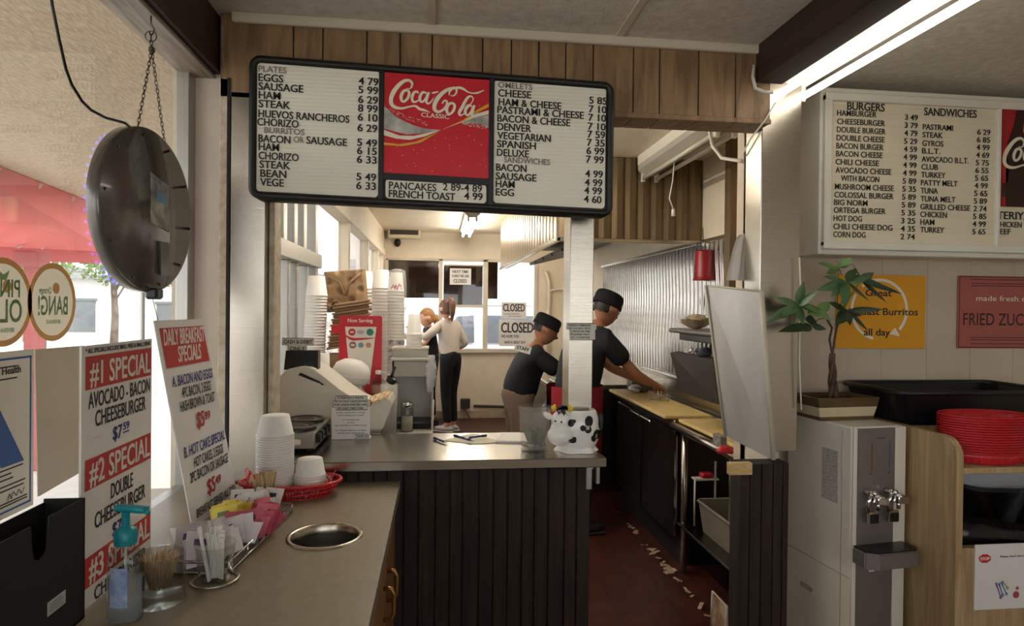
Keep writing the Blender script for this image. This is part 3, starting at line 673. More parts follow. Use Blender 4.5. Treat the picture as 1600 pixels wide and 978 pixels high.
# ================================================================== CONDIMENT COUNTER (left) AND WHAT STANDS ON IT
ZT = .93
M_lam = mat('tan_laminate', (136,124,104), .35, rgb2=(129,117,98), vscale=40)
M_oak = wood('cabinet_oak', (150,110,70), (122,84,50), .45, 3, (8,8,.7), .03)
ct = thing('condiment_counter', 'tan laminate condiment counter along the street window', 'counter', (-.46,1,0), world=True)
HC = Vector((-.273,1.589)); HR = .083
mb = MB()
def holed(mb, x0, x1, y0, y1, z, c, r, n=40):
    o = []; ang = [2*pi*i/n for i in range(n)]
    for a in ang:
        dx, dy = cos(a), sin(a); t = min(((x1-c[0])/dx if dx>1e-9 else (x0-c[0])/dx if dx<-1e-9 else 1e9), ((y1-c[1])/dy if dy>1e-9 else (y0-c[1])/dy if dy<-1e-9 else 1e9))
        o.append((c[0]+dx*t, c[1]+dy*t))
    # add the true corners
    ring = [(c[0]+r*cos(a), c[1]+r*sin(a)) for a in ang]
    for i in range(n):
        j = (i+1) % n; A, B = o[i], o[j]; pts = [ring[i], A]
        if abs(A[0]-B[0]) > 1e-6 and abs(A[1]-B[1]) > 1e-6:
            cx = x0 if abs(A[0]-x0)<1e-6 or abs(B[0]-x0)<1e-6 else x1; cy = y0 if abs(A[1]-y0)<1e-6 or abs(B[1]-y0)<1e-6 else y1; pts.append((cx,cy))
        pts += [B, ring[j]]; mb._f([mb._v((p[0],p[1],z)) for p in pts])
holed(mb, GX+.012, -.118, 1.2, 2.075, ZT, HC, HR)
mb.poly([(GX+.012,-.6,ZT),(-.118,-.6,ZT),(-.118,1.2,ZT),(GX+.012,1.2,ZT)])
mb.poly([(-.118,-.6,ZT),(-.118,-.6,ZT-.035),(-.118,2.075,ZT-.035),(-.118,2.075,ZT)]); mb.poly([(GX+.012,2.075,ZT),(-.118,2.075,ZT),(-.118,2.075,ZT-.035),(GX+.012,2.075,ZT-.035)])
mb.poly([(GX+.012,-.6,ZT-.035),(-.118,-.6,ZT-.035),(-.118,-.6,ZT),(GX+.012,-.6,ZT)])
mb.build('worktop', M_lam, ct, fix=False)
mb = MB(); mb.box(-.16,-.15,-.6,2.07,.08,ZT-.036); mb.box(GX+.02,-.15,-.6,-.59,.08,ZT-.036); mb.box(GX+.02,-.15,2.05,2.07,.0,ZT-.036); mb.box(GX+.02,-.19,-.6,2.07,0,.08); mb.build('cabinet_body', M_oak, ct)
for i, (a, b) in enumerate(((1.30,1.66),(.92,1.28),(1.68,2.04))):
    mb = MB(); mb.box(-.15,-.132,a,b,.12,ZT-.10,.003); d = mb.build('door', M_oak, ct)
    mb = MB(); y = (b-.04) if i == 0 else (a+.05 if i == 2 else b-.03)
    mb.tube([(-.132,y,.70),(-.112,y,.70),(-.105,y,.715),(-.105,y,.765),(-.112,y,.78),(-.132,y,.78)], .006, 8); mb.build('handle', mat('brass', (150,112,62), .3, metal=.9), d)
tc_ = thing('trash_chute', 'round steel rimmed trash hole in the tan counter', 'trash hole', (HC.x,HC.y,ZT))
mb = MB(); mb.lathe([(HR-.004,-.02),(HR-.003,0.001),(HR+.001,.005),(HR+.008,.004),(HR+.010,0.0006)], seg=48); mb.build('rim', M_steel, tc_)
mb = MB(); mb.lathe([(HR-.002,0),(HR-.006,-.16),(0,-.16)], seg=40); mb.build('sleeve', mat('dark_liner', (92,88,84), .4, metal=.5), tc_, fix=False)

# black file box with stickers
fb = thing('file_box', 'black cardboard file box with white stickers at the near end of the counter', 'box', (-.645,1.09,ZT), world=True)
x0, x1, y0, y1, zt = -.70, -.632, .93, 1.215, 1.148
mb = MB(); t = .003
mb.box(x0,x1,y0,y1,ZT+.0005,ZT+.004); mb.box(x0,x0+t,y0,y1,ZT,zt-.006); mb.box(x0,x1,y0,y0+t,ZT,zt); mb.box(x0,x1,y1-t,y1,ZT,zt)
ny = 1.087
pts = [(x1,y0,ZT),(x1,y1,ZT),(x1,y1,zt),(x1,ny+.024,zt)] + [(x1, ny+.02*cos(a), zt-.042+.02*-sin(a)) for a in (0,.5,1.0,1.57,2.1,2.6,3.14)] + [(x1,ny-.024,zt),(x1,y0,zt)]
mb.poly(pts, (-t,0,0)); mb.build('shell', M_rubber, fb)
M_lab = mat('grey_sticker', (186,182,176), .5, var=.02)
for (ya, yb, za, zb) in ((1.105,1.155,.985,1.008),(1.02,1.075,.955,.985)):
    mb = MB(); mb.poly([(x1+.0008,ya,za),(x1+.0008,yb,za),(x1+.0008,yb,zb),(x1+.0008,ya,zb)], (-.0006,0,0)); s_ = mb.build('sticker', M_lab, fb)
    mb = MB(); 
    for k in range(4): z = za+.004+k*(zb-za-.006)/4; mb.poly([(x1+.0012,ya+.004,z),(x1+.0012,yb-.006-.006*(k%2),z),(x1+.0012,yb-.006-.006*(k%2),z+.0016),(x1+.0012,ya+.004,z+.0016)])
    mb.build('print', M_greyink, s_)

# posters ------------------------------------------------------------
M_navy = mat('blue_ink', (50,52,120), .6, var=0); M_redp = mat('red_print', (190,58,52), .55, var=.03); M_redt = mat('red_ink', (172,50,46), .6, var=0); M_pw = mat('white_print', (238,232,220), .5)
p1 = thing('specials_poster', 'tall white poster of numbered cheeseburger specials against the window', 'poster', (-.645,1.36,ZT), world=True)
PXX = -.645; ya, yb, za, zb = 1.226, 1.508, ZT+.002, 1.421
mb = MB(); mb.box(PXX-.004,PXX,ya,yb,za,zb); mb.build('sheet', M_paper, p1)
Q = frameM((PXX+.0006, ya, za), (0,1,0), (0,0,1)); W1, H1 = yb-ya, zb-za
def q1(px, py): d = PX(px, py, PXX); return (d.y-ya, d.z-za)
def rows1(mb, lst, M=None, Xp=None):
    for s, l, r, base, cap in lst:
        mb.text(s, Matrix.Translation((l, base, 0)), cap, r-l, .028)
mb = MB(Q)
bands = [(.418,.486),(.226,.294),(.035,.100)]
bands = [(H1-.082,H1-.020),(H1-.270,H1-.212),(H1-.452,H1-.395)]
for b, t in bands: mb.flat([(.012,b),(W1-.004,b),(W1-.004,t),(.012,t)], Matrix())
mb.build('red_bands', M_redp, p1)
mb = MB(Q @ Matrix.Translation((0,0,.0005)))
for (b, t), s in zip(bands, ('#1 SPECIAL','#2 SPECIAL','#3 SPECIAL')): mb.text(s, Matrix.Translation((.026,b+.008,0)), .044, W1-.036, .03)
mb.build('white_lettering', M_pw, p1)
mb = MB(Q)
mb.text('* ALL SPECIALS INCLUDE SMALL FRIES & SMALL DRINK', Matrix.Translation((.012,H1-.014,0)), .009, W1-.02, .05)
rows1(mb, [('AVOCADO - BACON',.022,W1-.01,H1-.118,.030),('CHEESEBURGER',.046,W1-.03,H1-.155,.030),('DOUBLE',.105,.195,H1-.310,.030),('CHEESEBURGER',.046,W1-.03,H1-.350,.030),('CHILI BURGER',.046,W1-.025,H1-.487,.026)])
mb.build('lettering', M_ink, p1)
mb = MB(Q); mb.text('$7', Matrix.Translation((.112,H1-.195,0)), .027, .036, .05); mb.text('59', Matrix.Translation((.152,H1-.182,0)), .015, .026, .05); mb.text('$7', Matrix.Translation((.112,H1-.389,0)), .027, .036, .05); mb.text('59', Matrix.Translation((.152,H1-.376,0)), .015, .026, .05)
mb.flat([(.152,H1-.189),(.178,H1-.189),(.178,H1-.186),(.152,H1-.186)], Matrix()); mb.build('price_lettering', M_navy, p1)
# daily breakfast poster: leans, string from the round sign
p2 = thing('breakfast_poster', 'white daily breakfast specials poster leaning by the stainless pier', 'poster', (-.615,1.8,ZT), world=True)
bl = PZ(301,826,ZT+.001); br = PZ(371,774,ZT+.001); tl = PX(241,501,-.665); tr = PX(317,498,-.640)
mb = MB(); u = (br-bl); mb.slab([bl, br, tr, tl], .003); mb.build('sheet', M_paper, p2)
def bil(u, v): return bl.lerp(br,u).lerp(tl.lerp(tr,u), v)
def ptext(mb, s, u0, u1, v, hcap, bold=.025):
    A = bil(u0, v); B = bil(u1, v); C_ = bil(u0, v+.1); n = (B-A).cross(C_-A).normalized()
    M = frameM(A+n*.0012, B-A, C_-A); mb.text(s, M, hcap, (B-A).length, bold)
def pquad(mb, u0,u1,v0,v1, off=.0007):
    n = (br-bl).cross(tl-bl).normalized()*off; mb.poly([bil(u0,v0)+n, bil(u1,v0)+n, bil(u1,v1)+n, bil(u0,v1)+n])
mb = MB(); pquad(mb, .06,.96,.78,.965); mb.build('red_band', M_redp, p2)
mb = MB(); ptext(mb,'DAILY BREAKFAST',.09,.93,.885,.040,.035); ptext(mb,'SPECIALS',.30,.78,.800,.040,.035); mb.build('white_lettering', M_pw, p2)
mb = MB(); ptext(mb,'4PC BACON, 2 EGGS',.24,.86,.628,.026); ptext(mb,'HASH BROWN & TOAST',.16,.90,.565,.026); ptext(mb,'HOT CAKES, 2 EGGS',.22,.86,.278,.026); ptext(mb,'2PC BACON OR SAUSAGE',.10,.93,.215,.026); ptext(mb,'BREAKFAST SERVED ALL DAY',.10,.95,.035,.022); mb.build('lettering', M_ink, p2)
mb = MB(); ptext(mb,'A. BACON AND EGGS',.10,.95,.690,.026); ptext(mb,'B. HOT CAKE SPECIAL',.08,.96,.345,.027); mb.build('blue_lettering', M_navy, p2)
mb = MB(); ptext(mb,'$5',.42,.58,.462,.040,.05); ptext(mb,'99',.60,.72,.485,.022,.05); ptext(mb,'$5',.38,.55,.110,.040,.05); ptext(mb,'49',.57,.69,.135,.022,.05); mb.build('price_lettering', M_redt, p2)
# grade card, blank backing sheet, round window stickers
gc = thing('grade_card', 'health department grade card with a blue letter A on the window', 'card', (GX+.006,1.25,1.1), world=True)
Xg = GX+.008
def w4(mb, pts, X, m=None): mb.poly([PX(x,y,X) for x,y in pts])
c0 = PX(53,545,Xg); c1 = PX(53,788,Xg); gy0 = c0.y-.30
mb = MB(); mb.box(Xg-.002,Xg,gy0,c0.y,c1.z,c0.z); mb.build('sheet', mat('card_cream', (222,214,196), .6, var=.02), gc)
Q = frameM((Xg+.0006, gy0, c1.z), (0,1,0), (0,0,1)); Wg, Hg = .30, c0.z-c1.z
mb = MB(Q)
for q in ((.008,.010,Wg-.008,.014),(.008,Hg-.016,Wg-.008,Hg-.012),(Wg-.012,.01,Wg-.008,Hg-.012),(.008,.01,.012,Hg-.012)): mb.flat([(q[0],q[1]),(q[2],q[1]),(q[2],q[3]),(q[0],q[3])], Matrix())
mb.text('A', Matrix.Translation((.052,.098,0)), .145, .205, .09); mb.build('blue_print', mat('grade_blue', (52,92,150), .55, var=0), gc)
mb = MB(Q); mb.text('Public Health', Matrix.Translation((.155,Hg-.042,0)), .014, .105, .04)
for k, (v, a, b) in enumerate(((Hg-.03,.15,.25),(Hg-.052,.16,.25),(.088,.05,.268),(.079,.05,.235),(.070,.05,.24),(.058,.1,.275),(.05,.1,.27),(.026,.05,.28),(.021,.05,.28))): mb.flat([(a,v),(b,v),(b,v+.0028),(a,v+.0028)], Matrix())
mb.stroke([(.225,.03,.001),(.23,.042,.001),(.235,.032,.001),(.24,.043,.001),(.25,.034,.001),(.256,.043,.001),(.264,.034,.001),(.272,.044,.001)], Matrix()); mb.build('lettering', M_ink, gc)
Xb = GX+.004; d0 = PX(55,546,Xb); d1 = PX(131,540,Xb); d2 = PX(60,776,Xb); d3 = PX(131,735,Xb)
mb = MB(); mb.slab([d2, d3, d1, d0], .002); o = mb.build('backing_sheet', film('backing_paper', (206,194,176), .25), None, loc=d0); tag(o, 'blank off-white sheet taped on the window between grade card and burger poster', 'sheet')
M_stick = film('sticker_film', (224,214,190), .35); M_orng = film('sticker_orange', (222,176,120), .35); M_sgr = film('sticker_green', (150,178,138), .35)
def sticker(px, py, rpx, label, fn):
    Xs = GX+.004; c = PX(px, py, Xs); r = abs(PX(px, py-rpx, Xs).z-c.z)
    t = thing('window_sticker', label, 'sticker', c, group='round drink stickers on the window')
    Q = frameM((0,0,0), (0,1,0), (0,0,1))
    mb = MB(Q); mb.disc((0,0), r, Matrix.Translation((0,0,-.0005)), 48); mb.build('disc', M_stick, t, fix=False)
    mb = MB(Q); mb.ring((0,0), r*.86, r, Matrix.Translation((0,0,.0004)), 48); mb.disc((r*.12,r*.36), r*.15, Matrix.Translation((0,0,.0004)), 16); mb.build('orange_print', M_orng, t, fix=False)
    mb = MB(Q @ Matrix.Translation((0,0,.0006)) @ Matrix.Scale(-1,4,(1,0,0))); fn(mb, r); mb.build('mirrored_lettering', M_sgr, t, fix=False)
def f1(mb, r):
    mb.text('BANG!', Matrix.Translation((-r*.62,-r*.32,0)), r*.48, r*1.24, .03); mb.text('Orange', Matrix.Translation((.08*r,r*.22,0)), r*.16, r*.5, .02); mb.text('BEVERAGE', Matrix.Translation((-r*.3,-r*.55,0)), r*.1, r*.6, .02)
def f2(mb, r):
    mb.text('OLE', Matrix.Translation((-r*.62,-r*.45,0)), r*.52, r*1.0, .03); mb.text('PINA', Matrix.Translation((-r*.55,r*.12,0)), r*.40, r*1.0, .03); mb.text('BEVERAGE', Matrix.Translation((-r*.35,-r*.68,0)), r*.1, r*.6, .02)
    mb.flat([(-r*.1,r*.5),(r*.1,r*.5),(r*.2,r*.72),(0,r*.62),(-r*.2,r*.72)], Matrix())
sticker(83, 472, 61, 'round orange rimmed drink sticker reading BANG on the window', f1)
sticker(5, 472, 70, 'round drink sticker cut by the left edge of the photo', f2)

# round hanging sign seen from behind ----------------------------------
RS = .212; SC_ = Vector((-.745,1.735,1.742))
rs = thing('hanging_sign', 'round black light-up sign hung by chains, seen from its back', 'sign', SC_)
Rm = Matrix.Rotation(radians(-6), 4, 'Z') @ Matrix.Rotation(pi/2, 4, 'Y')     # local z -> +X
mb = MB(Rm); mb.lathe([(0,.0),(RS-.004,0),(RS,-.004),(RS,-.030),(RS-.006,-.034),(0,-.034)], seg=72); mb.build('housing', mat('sign_back', (104,100,96), .24, metal=.6, var=.1, vscale=2, coat=.4), rs)
for k in range(10):
    a = k*2*pi/10+.2; mb = MB(Rm); mb.cyl(((RS-.018)*cos(a),(RS-.018)*sin(a),0),((RS-.018)*cos(a),(RS-.018)*sin(a),.002),.004,seg=8); mb.build('screw', M_black, rs)
# sign-local helper: a = up, b = along the window (away from camera)
def sg(b, a, c=0): return Rm @ Vector((-a, b, c))
mb = MB(); mb.poly([sg(-.005,-.03,.0015), sg(.085,-.045,.0015), sg(.08,.08,.0015), sg(-.008,.10,.0015)], Rm.to_3x3() @ Vector((0,0,-.001))); st = mb.build('label_sleeve', mat('clear_sleeve', (176,178,176), .12, var=.25, vscale=30), rs)
mb = MB(); mb.poly([sg(.02,.03,.002), sg(.07,.025,.002), sg(.068,.052,.002), sg(.02,.058,.002)]); mb.build('label_print', mat('pale_blue_print', (120,160,190), .5), st)
mb = MB(); mb.poly([sg(.035,-.165,.001), sg(.075,-.165,.001), sg(.075,-.075,.001), sg(.03,-.075,.001)], Rm.to_3x3() @ Vector((0,0,.006))); mb.build('power_box', mat('sign_back', (104,100,96)), rs)
mb = MB(); mb.box(-.012,.02,-.012,.03,-RS-.018,-RS+.012,.006); mb.build('switch', M_black, rs)
for a, b in ((-.05,.06),(.04,-.1),(-.12,.12)): pass
hook = PZ(236,25,2.236) - SC_; knot = PY(237,78,hook.y+SC_.y) - SC_
M_chain = mat('chain_steel', (96,88,80), .35, metal=.9)
def chain(mb, p, q, step=.0105):
    p, q = Vector(p), Vector(q); n = max(2, int((q-p).length/step)); d = (q-p).normalized(); a = d.orthogonal().normalized(); b = d.cross(a)
    for i in range(n):
        c = p.lerp(q, (i+.5)/n); s = a if i % 2 else b
        mb.tube([c+d*(.0078*cos(t))+s*(.0036*sin(t)) for t in [2*pi*k/8 for k in range(8)]], .0011, 4, closed=True)
e1 = sg(-.035, RS-.002, -.016); e2 = sg(.095, RS*.86, -.016)
for e in (e1, e2):
    mb = MB(); chain(mb, knot, e); chain(mb, hook-Vector((0,0,.05)), knot); mb.build('chain', M_chain, rs)
mb = MB(); mb.tube([hook+Vector(v) for v in ((0,0,0),(0,0,-.02),(.004,.008,-.03),(0,.012,-.04),(-.004,.004,-.048),(0,-.006,-.044))], .0022, 6); mb.tube([hook+Vector((.014*cos(t),0,-.052+.014*sin(t))) for t in [k*.52 for k in range(12)]], .0014, 5, closed=True); mb.cbox(knot, (.014,.014,.018), .004); mb.build('hook', M_chain, rs)
mb = MB(); mb.tube([PX(x,y,-.74)-SC_ for x,y in ((78,-20),(82,10),(92,60),(103,108),(112,132),(128,158),(142,172),(165,184),(195,192),(204,199))], .0032, 6); mb.build('power_cord', M_black, rs)
mb = MB(); mb.tube([Vector((.0,.01,-RS-.018)), PX(247,500,-.70)-SC_, PX(251,512,-.672)-SC_], .0008, 4); mb.build('string', M_ink, rs)
# lit dots on the street face
for nm, rgb, pts, e in (('purple_lamps',(90,70,255),[(.19*cos(k*2*pi/44),.19*sin(k*2*pi/44)) for k in range(44)],6),('green_lamps',(150,255,150),[(-.11+.02*i,.05+.022*j) for i in range(12) for j in range(4) if (i*7+j*3)%4],4),('red_lamps',(255,30,40),[(-.11+.02*i,-.10+.02*j) for i in range(12) for j in range(6) if (i*5+j*3)%3],6)):
    mb = MB(Rm)
    for x, y in pts: mb.lathe([(0,-.040),(.004,-.037),(.004,-.034)], (-y,x,0), 6)
    mb.build(nm, mat(nm, rgb, .4, emit=e, var=0), rs)

# small things -----------------------------------------------------------
M_clear = glass('clear_glass', (240,242,240), .93, .03)
M_teal = mat('teal_pump', (22,134,146), .35, var=.02)
hs = thing('sanitizer_bottle', 'clear pump bottle of hand sanitizer with teal pump beside the file box', 'bottle', (-.558,1.205,ZT), -.3)
mb = MB(); mb.lathe([(0,.001),(.030,.001),(.033,.006),(.033,.105),(.028,.122),(.016,.134),(.014,.142)], seg=28, sx=1, sy=.72); mb.build('bottle', M_clear, hs)
mb = MB(); mb.lathe([(0,.003),(.030,.003),(.0315,.01),(.0315,.078),(0,.078)], seg=28, sx=1, sy=.72); mb.build('gel', mat('sanitizer_gel', (196,204,212), .08, alpha=.35, var=.02), hs)
mb = MB(); mb.lathe([(.018,.136),(.019,.140),(.019,.160),(.012,.166),(.007,.168),(.007,.196),(0,.196)], seg=20); mb.cbox((.012,0,.200),(.062,.018,.012),.005,2); mb.cyl((.040,0,.200),(.047,0,.193),.004); mb.build('pump', M_teal, hs)
mb = MB(); mb.cyl((0,0,.02),(0,0,.15),.0025,seg=6); mb.build('dip_tube', mat('clear_tube', (220,224,226), .3), hs)
for a0, nm, m in ((-1.9,'front_label',mat('sanitizer_label', (70,100,160), .5, rgb2=(170,186,214), vscale=30)),(.1,'side_label',mat('dark_label', (36,52,96), .5))):
    mb = MB(); mb.lathe([(.0336,.03 if a0<0 else .05),(.0336,.10 if a0<0 else .078)], seg=10, sx=1, sy=.725, a0=a0, a1=a0+(1.0 if a0<0 else .5)); mb.build(nm, m, hs)
tg = thing('toothpick_glass', 'ribbed clear tumbler filled with wooden toothpicks', 'glass', (-.523,1.262,ZT))
mb = MB()
prof = [(0,.001),(.040,.001),(.044,.006),(.044,.013),(.042,.016),(.044,.022),(.044,.029),(.042,.032),(.044,.038),(.0445,.06),(.0445,.095)]
mb.lathe(prof, seg=36); mb.lathe([(.041,.095),(.0405,.03),(0,.026)], seg=36); mb.lathe([(.041,.095),(.0445,.095)], seg=36); mb.build('tumbler', M_clear, tg)
random.seed(11); mb = MB()
for k in range(150):
    a = random.uniform(0,2*pi); r = random.uniform(0,.018); b = a+random.uniform(-.6,.6); r2 = random.uniform(.02,.037)
    mb.cyl((r*cos(a),r*sin(a),.03),(r2*cos(b),r2*sin(b),.085+random.uniform(0,.012)),.0009,.0007,4)
o = mb.build('toothpicks', mat('pale_wood', (214,178,138), .6, var=.1), None); o.location = (-.523,1.262,ZT); tag(o, 'wooden toothpicks standing in the ribbed tumbler', 'toothpicks', kind='stuff')
sc = thing('straw_cup', 'clear plastic cup of wrapped straws in a steel ring', 'cup', (-.452,1.352,ZT))
mb = MB(); mb.lathe([(.042,.001),(.048,.004),(.046,.007),(.040,.003)], seg=36); mb.build('ring', M_steel, sc)
mb = MB(); mb.lathe([(0,.004),(.030,.004),(.039,.078),(.0405,.079)], seg=28); mb.build('cup', M_clear, sc)
st0 = None
random.seed(4)
for k in range(22):
    a = random.uniform(0,2*pi); r = random.uniform(0,.020); tx, ty = random.uniform(-.17,.17), random.uniform(-.17,.17); L = random.uniform(.078,.108)
    if st0 is None:
        mb = MB(); mb.box(-.0042,.0042,-.002,.002,0,.10,.0012); mb.box(-.006,.006,-.0006,.0006,.094,.108); st0 = mb.build('wrapped_straw', mat('straw_paper', (232,228,220), .6, var=.03)); tag(st0, 'white paper-wrapped straw standing in the clear cup with steel ring', 'straw', 'wrapped straws in the clear cup'); s_ = st0
    else: s_ = dup(st0)
    s_.location = (-.452+r*cos(a), 1.352+r*sin(a), ZT+.006); s_.rotation_euler = (tx, ty, a); s_.scale = (1,1,L/.1)
# sugar tray
ty0 = thing('packet_tray', 'wire-edged metal tray holding sweetener packets', 'tray', (-.49,1.58,ZT), -.10)
TW, TL = .155, .40
mb = MB(); mb.box(-TW/2,TW/2,-TL/2,TL/2,.003,.006); mb.build('base', M_alu, ty0)
mb = MB()
for z in (.006,.028): mb.tube([(-TW/2,-TL/2,z),(TW/2,-TL/2,z),(TW/2,TL/2,z),(-TW/2,TL/2,z)], .0025, 6, closed=True)
for x in (-TW/2,TW/2):
    for i in range(5): mb.cyl((x,-TL/2+TL*i/4,.003),(x,-TL/2+TL*i/4,.028),.002,seg=6)
mb.build('rails', M_chrome, ty0)
for y in (-.04,.09):
    mb = MB(); mb.box(-TW/2,TW/2,y-.0015,y+.0015,.006,.034); mb.build('divider', M_alu, ty0)
def packet(name, m, label, group, printm, pr):
    t = thing(name, label, 'packet', (0,0,0), group=group)
    mb = MB(); mb.grid(lambda u,v: ((u-.5)*.062, .0022*sin(pi*u)*sin(pi*v)+.0003, v*.052), 6, 5); mb.grid(lambda u,v: ((u-.5)*.062, -.0022*sin(pi*u)*sin(pi*v)-.0003, v*.052), 6, 5); mb.build('wrapper', m, t)
    mb = MB(); mb.grid(lambda u,v: (-.018+u*.03, -.0024*sin(pi*(.21+u*.48))-.0006, .026+v*.012), 3, 2); mb.build('print', printm, t)
    return t
M_blu = mat('packet_blue', (56,60,140), .5); M_prp = mat('packet_violet', (104,80,140), .5, var=.2, vscale=120)
kinds = [('sweetener_packet', mat('packet_yellow',(222,200,84),.5,var=.05), 'yellow sweetener packet in the metal tray','yellow packets in the tray', mat('packet_green',(96,120,60),.5), (-.045,-.02), (.07,.03), 15),
         ('sweetener_packet', mat('packet_pink',(206,96,112),.5,var=.06), 'pink sweetener packet in the metal tray','pink packets in the tray', mat('packet_dark',(110,40,60),.5), (.018,.068), (-.035,.085), 15),
         ('sweetener_packet', mat('packet_white',(228,224,218),.5,var=.03), 'white and black printed packet at the far end of the tray','white packets at the far end of the tray', mat('packet_black',(60,58,70),.5), (-.055,.06), (.105,.185), 16),
         ('sugar_packet', mat('packet_white2',(228,222,220),.5,rgb2=(206,198,208),vscale=26), 'white packet with violet print at the near end of the tray','violet printed packets at the near end of the tray', M_prp, (-.055,.055), (-.185,-.06), 20)]
random.seed(21); CT, ST = cos(-.10), sin(-.10)
for nm, m, lb, gp, pm, xr, yr, n in kinds:
    p0 = packet(nm, m, lb, gp, pm, 0)
    for i in range(n):
        o = p0 if i == 0 else dup(p0)
        x = random.uniform(*xr); y = yr[0]+(yr[1]-yr[0])*(i+.5)/n
        o.location = (-.49+x*CT-y*ST, 1.58+x*ST+y*CT, ZT+.011+random.uniform(0,.018))
        o.rotation_euler = (random.uniform(-1.05,-.3), random.uniform(-.4,.4), random.uniform(-.5,.5) + (.35 if 'violet' in lb else -.2))
        if 'violet' in lb: o.scale = (1.25,1,1.15)
# stirrers
sj = thing('stirrer_cup', 'small dark cup of flat wooden stirrers behind the packet tray', 'cup', (-.475,1.822,ZT))
mb = MB(); mb.lathe([(0,.001),(.026,.001),(.031,.05),(.029,.05),(.024,.004),(0,.004)], seg=24); mb.build('cup', clearplastic('smoked_plastic',(70,66,60),.5,.15), sj)
random.seed(8); s0 = None
for k in range(30):
    a = random.uniform(0,2*pi); r = random.uniform(.004,.018)
    if s0 is None:
        mb = MB(); mb.box(-.0035,.0035,-.0008,.0008,0,.098,.0005); s0 = mb.build('wooden_stirrer', mat('stirrer_wood',(204,176,132),.6,var=.08)); tag(s0,'flat wooden coffee stirrer standing in the small dark cup','stirrer','wooden stirrers in the dark cup'); o = s0
    else: o = dup(s0)
    sp_ = 6*r; o.location = (-.475+r*cos(a), 1.822+r*sin(a), ZT+.005); o.rotation_euler = (-sp_*sin(a)*2.0+random.uniform(-.08,.08), sp_*cos(a)*2.6-.05, random.uniform(0,6))
# red basket with liner, cup stack and bowl stack
M_basket = mat('basket_red', (196,36,44), .35, var=.03)
def basket(t, a=.128, b=.085, h=.042, m=None):
    m = m or M_basket
    mb = MB()
    for z, k in ((.002,.80),(.016,.88),(.029,.94)): mb.tube([(a*k*cos(q),b*k*sin(q),z) for q in [2*pi*i/48 for i in range(48)]], .0028, 6, closed=True)
    for i in range(44):
        q = 2*pi*i/44; mb.tube([(a*.80*cos(q),b*.80*sin(q),.001),(a*.94*cos(q),b*.94*sin(q),.03),(a*cos(q),b*sin(q),h)], .0026, 5)
    mb.build('lattice', m, t)
    mb = MB(); mb.tube([(a*1.02*cos(q),b*1.02*sin(q),h) for q in [2*pi*i/56 for i in range(56)]], .005, 8, closed=True); mb.build('rim', m, t)
    mb = MB(); mb.lathe([(0,.001),(.8,.001),(.8,.004),(0,.004)], (0,0,0), 48, None, a, b); mb.build('base', m, t)
bk = thing('food_basket', 'red plastic lattice basket under the foam cups on the counter', 'basket', (-.437,1.955,ZT)); basket(bk, .144,.088)
ging = tiles('gingham_paper', (224,206,200), (220,200,196), (190,46,56), 60, .5, .5, .12, .6)
mb = MB()
def lin_(u, v):
    q = 2*pi*u; k = .82+.2*v; ear = .036*max(0,cos(2*q))**2; return (.130*k*cos(q), .078*k*sin(q), .006+v*(.036+ear*v)+.004*sin(9*q)*v)
mb.grid(lin_, 60, 6, True, True); o = mb.build('gingham_liner', ging, None); o.location = (-.437,1.955,ZT); tag(o,'red and white checked paper lining the red basket','paper liner')
M_foam = mat('white_foam', (232,228,222), .55, var=.015)
def cupstack(x, y, z, n, r0, r1, h, step, name, label, group, m=M_foam, inv=True, lean=(0,0), lip=.0025):
    """n nested cups; r0 base radius, r1 rim radius"""
    first = None
    for k in range(n):
        if first is None:
            mb = MB(); pr = [(0,0),(r0,0),(r1,h),(r1+lip,h+.001),(r1+lip,h+.005),(r1+.0006,h+.005),(r0-.0004,.002),(0,.002)]
            if inv: pr = [(r,(h+.006)-z_) for r, z_ in pr]
            mb.lathe(pr, seg=24); first = mb.build(name, m); tag(first, label, 'cup', group); o = first
        else: o = dup(first)
        o.location = (x+lean[0]*k*step, y+lean[1]*k*step, z+k*step)
cupstack(-.484,1.955,ZT+.013,24,.040,.052,.055,.0072,'foam_cup','white foam cup upside down in the tall stack in the red basket','tall stack of foam cups in the red basket')
cupstack(-.3815,1.955,ZT+.013,7,.036,.044,.045,.0072,'foam_bowl','white foam bowl in the short stack at the right of the red basket','short stack of foam bowls in the red basket')
# ================================================================== SERVING COUNTER AND WHAT STANDS ON IT
ZS = 1.0
sc_ = thing('serving_counter', 'stainless topped serving counter with dark wood front below the breakfast board', 'counter', (0,2.3,0), world=True)
mb = MB(); mb.poly([(-.55,2.05,ZS-.032),(.566,2.05,ZS-.032),(.566,2.10,ZS-.032),(.49,2.5,ZS-.032),(-.55,2.5,ZS-.032)], (0,0,.032)); bmesh.ops.bevel(mb.bm, geom=mb.bm.edges[:], offset=.003, segments=1, affect='EDGES'); mb.build('steel_top', M_steelh, sc_)
mb = MB(); random.seed(9); x = -.55
mb.box(-.55,.515,2.088,2.10,0,ZS-.032)
while x < .515:
    wd = random.choice((.042,.055,.048)); e = min(x+wd,.52); mb.box(x+.0015,e-.0015,2.078,2.090,0,ZS-.033,.003); x = e
mb.build('front_boards', M_dwood, sc_)
mb = MB(); mb.box(-.54,.515,2.11,2.44,0,ZS-.033); mb.build('cabinet_body', mat('dark_cabinet', (52,40,32), .6), sc_)
mb = MB(); x0 = PY(915,720,2.075).x; mb.box(x0,x0+.022,2.068,2.0745,.888,ZS-.032,.003); mb.box(x0,x0+.022,2.052,2.078,ZS-.037,ZS-.032)
mb.box(x0+.04,x0+.055,2.09,2.4,ZS-.10,ZS-.033,.003)
mb.build('bracket', M_alu, sc_)
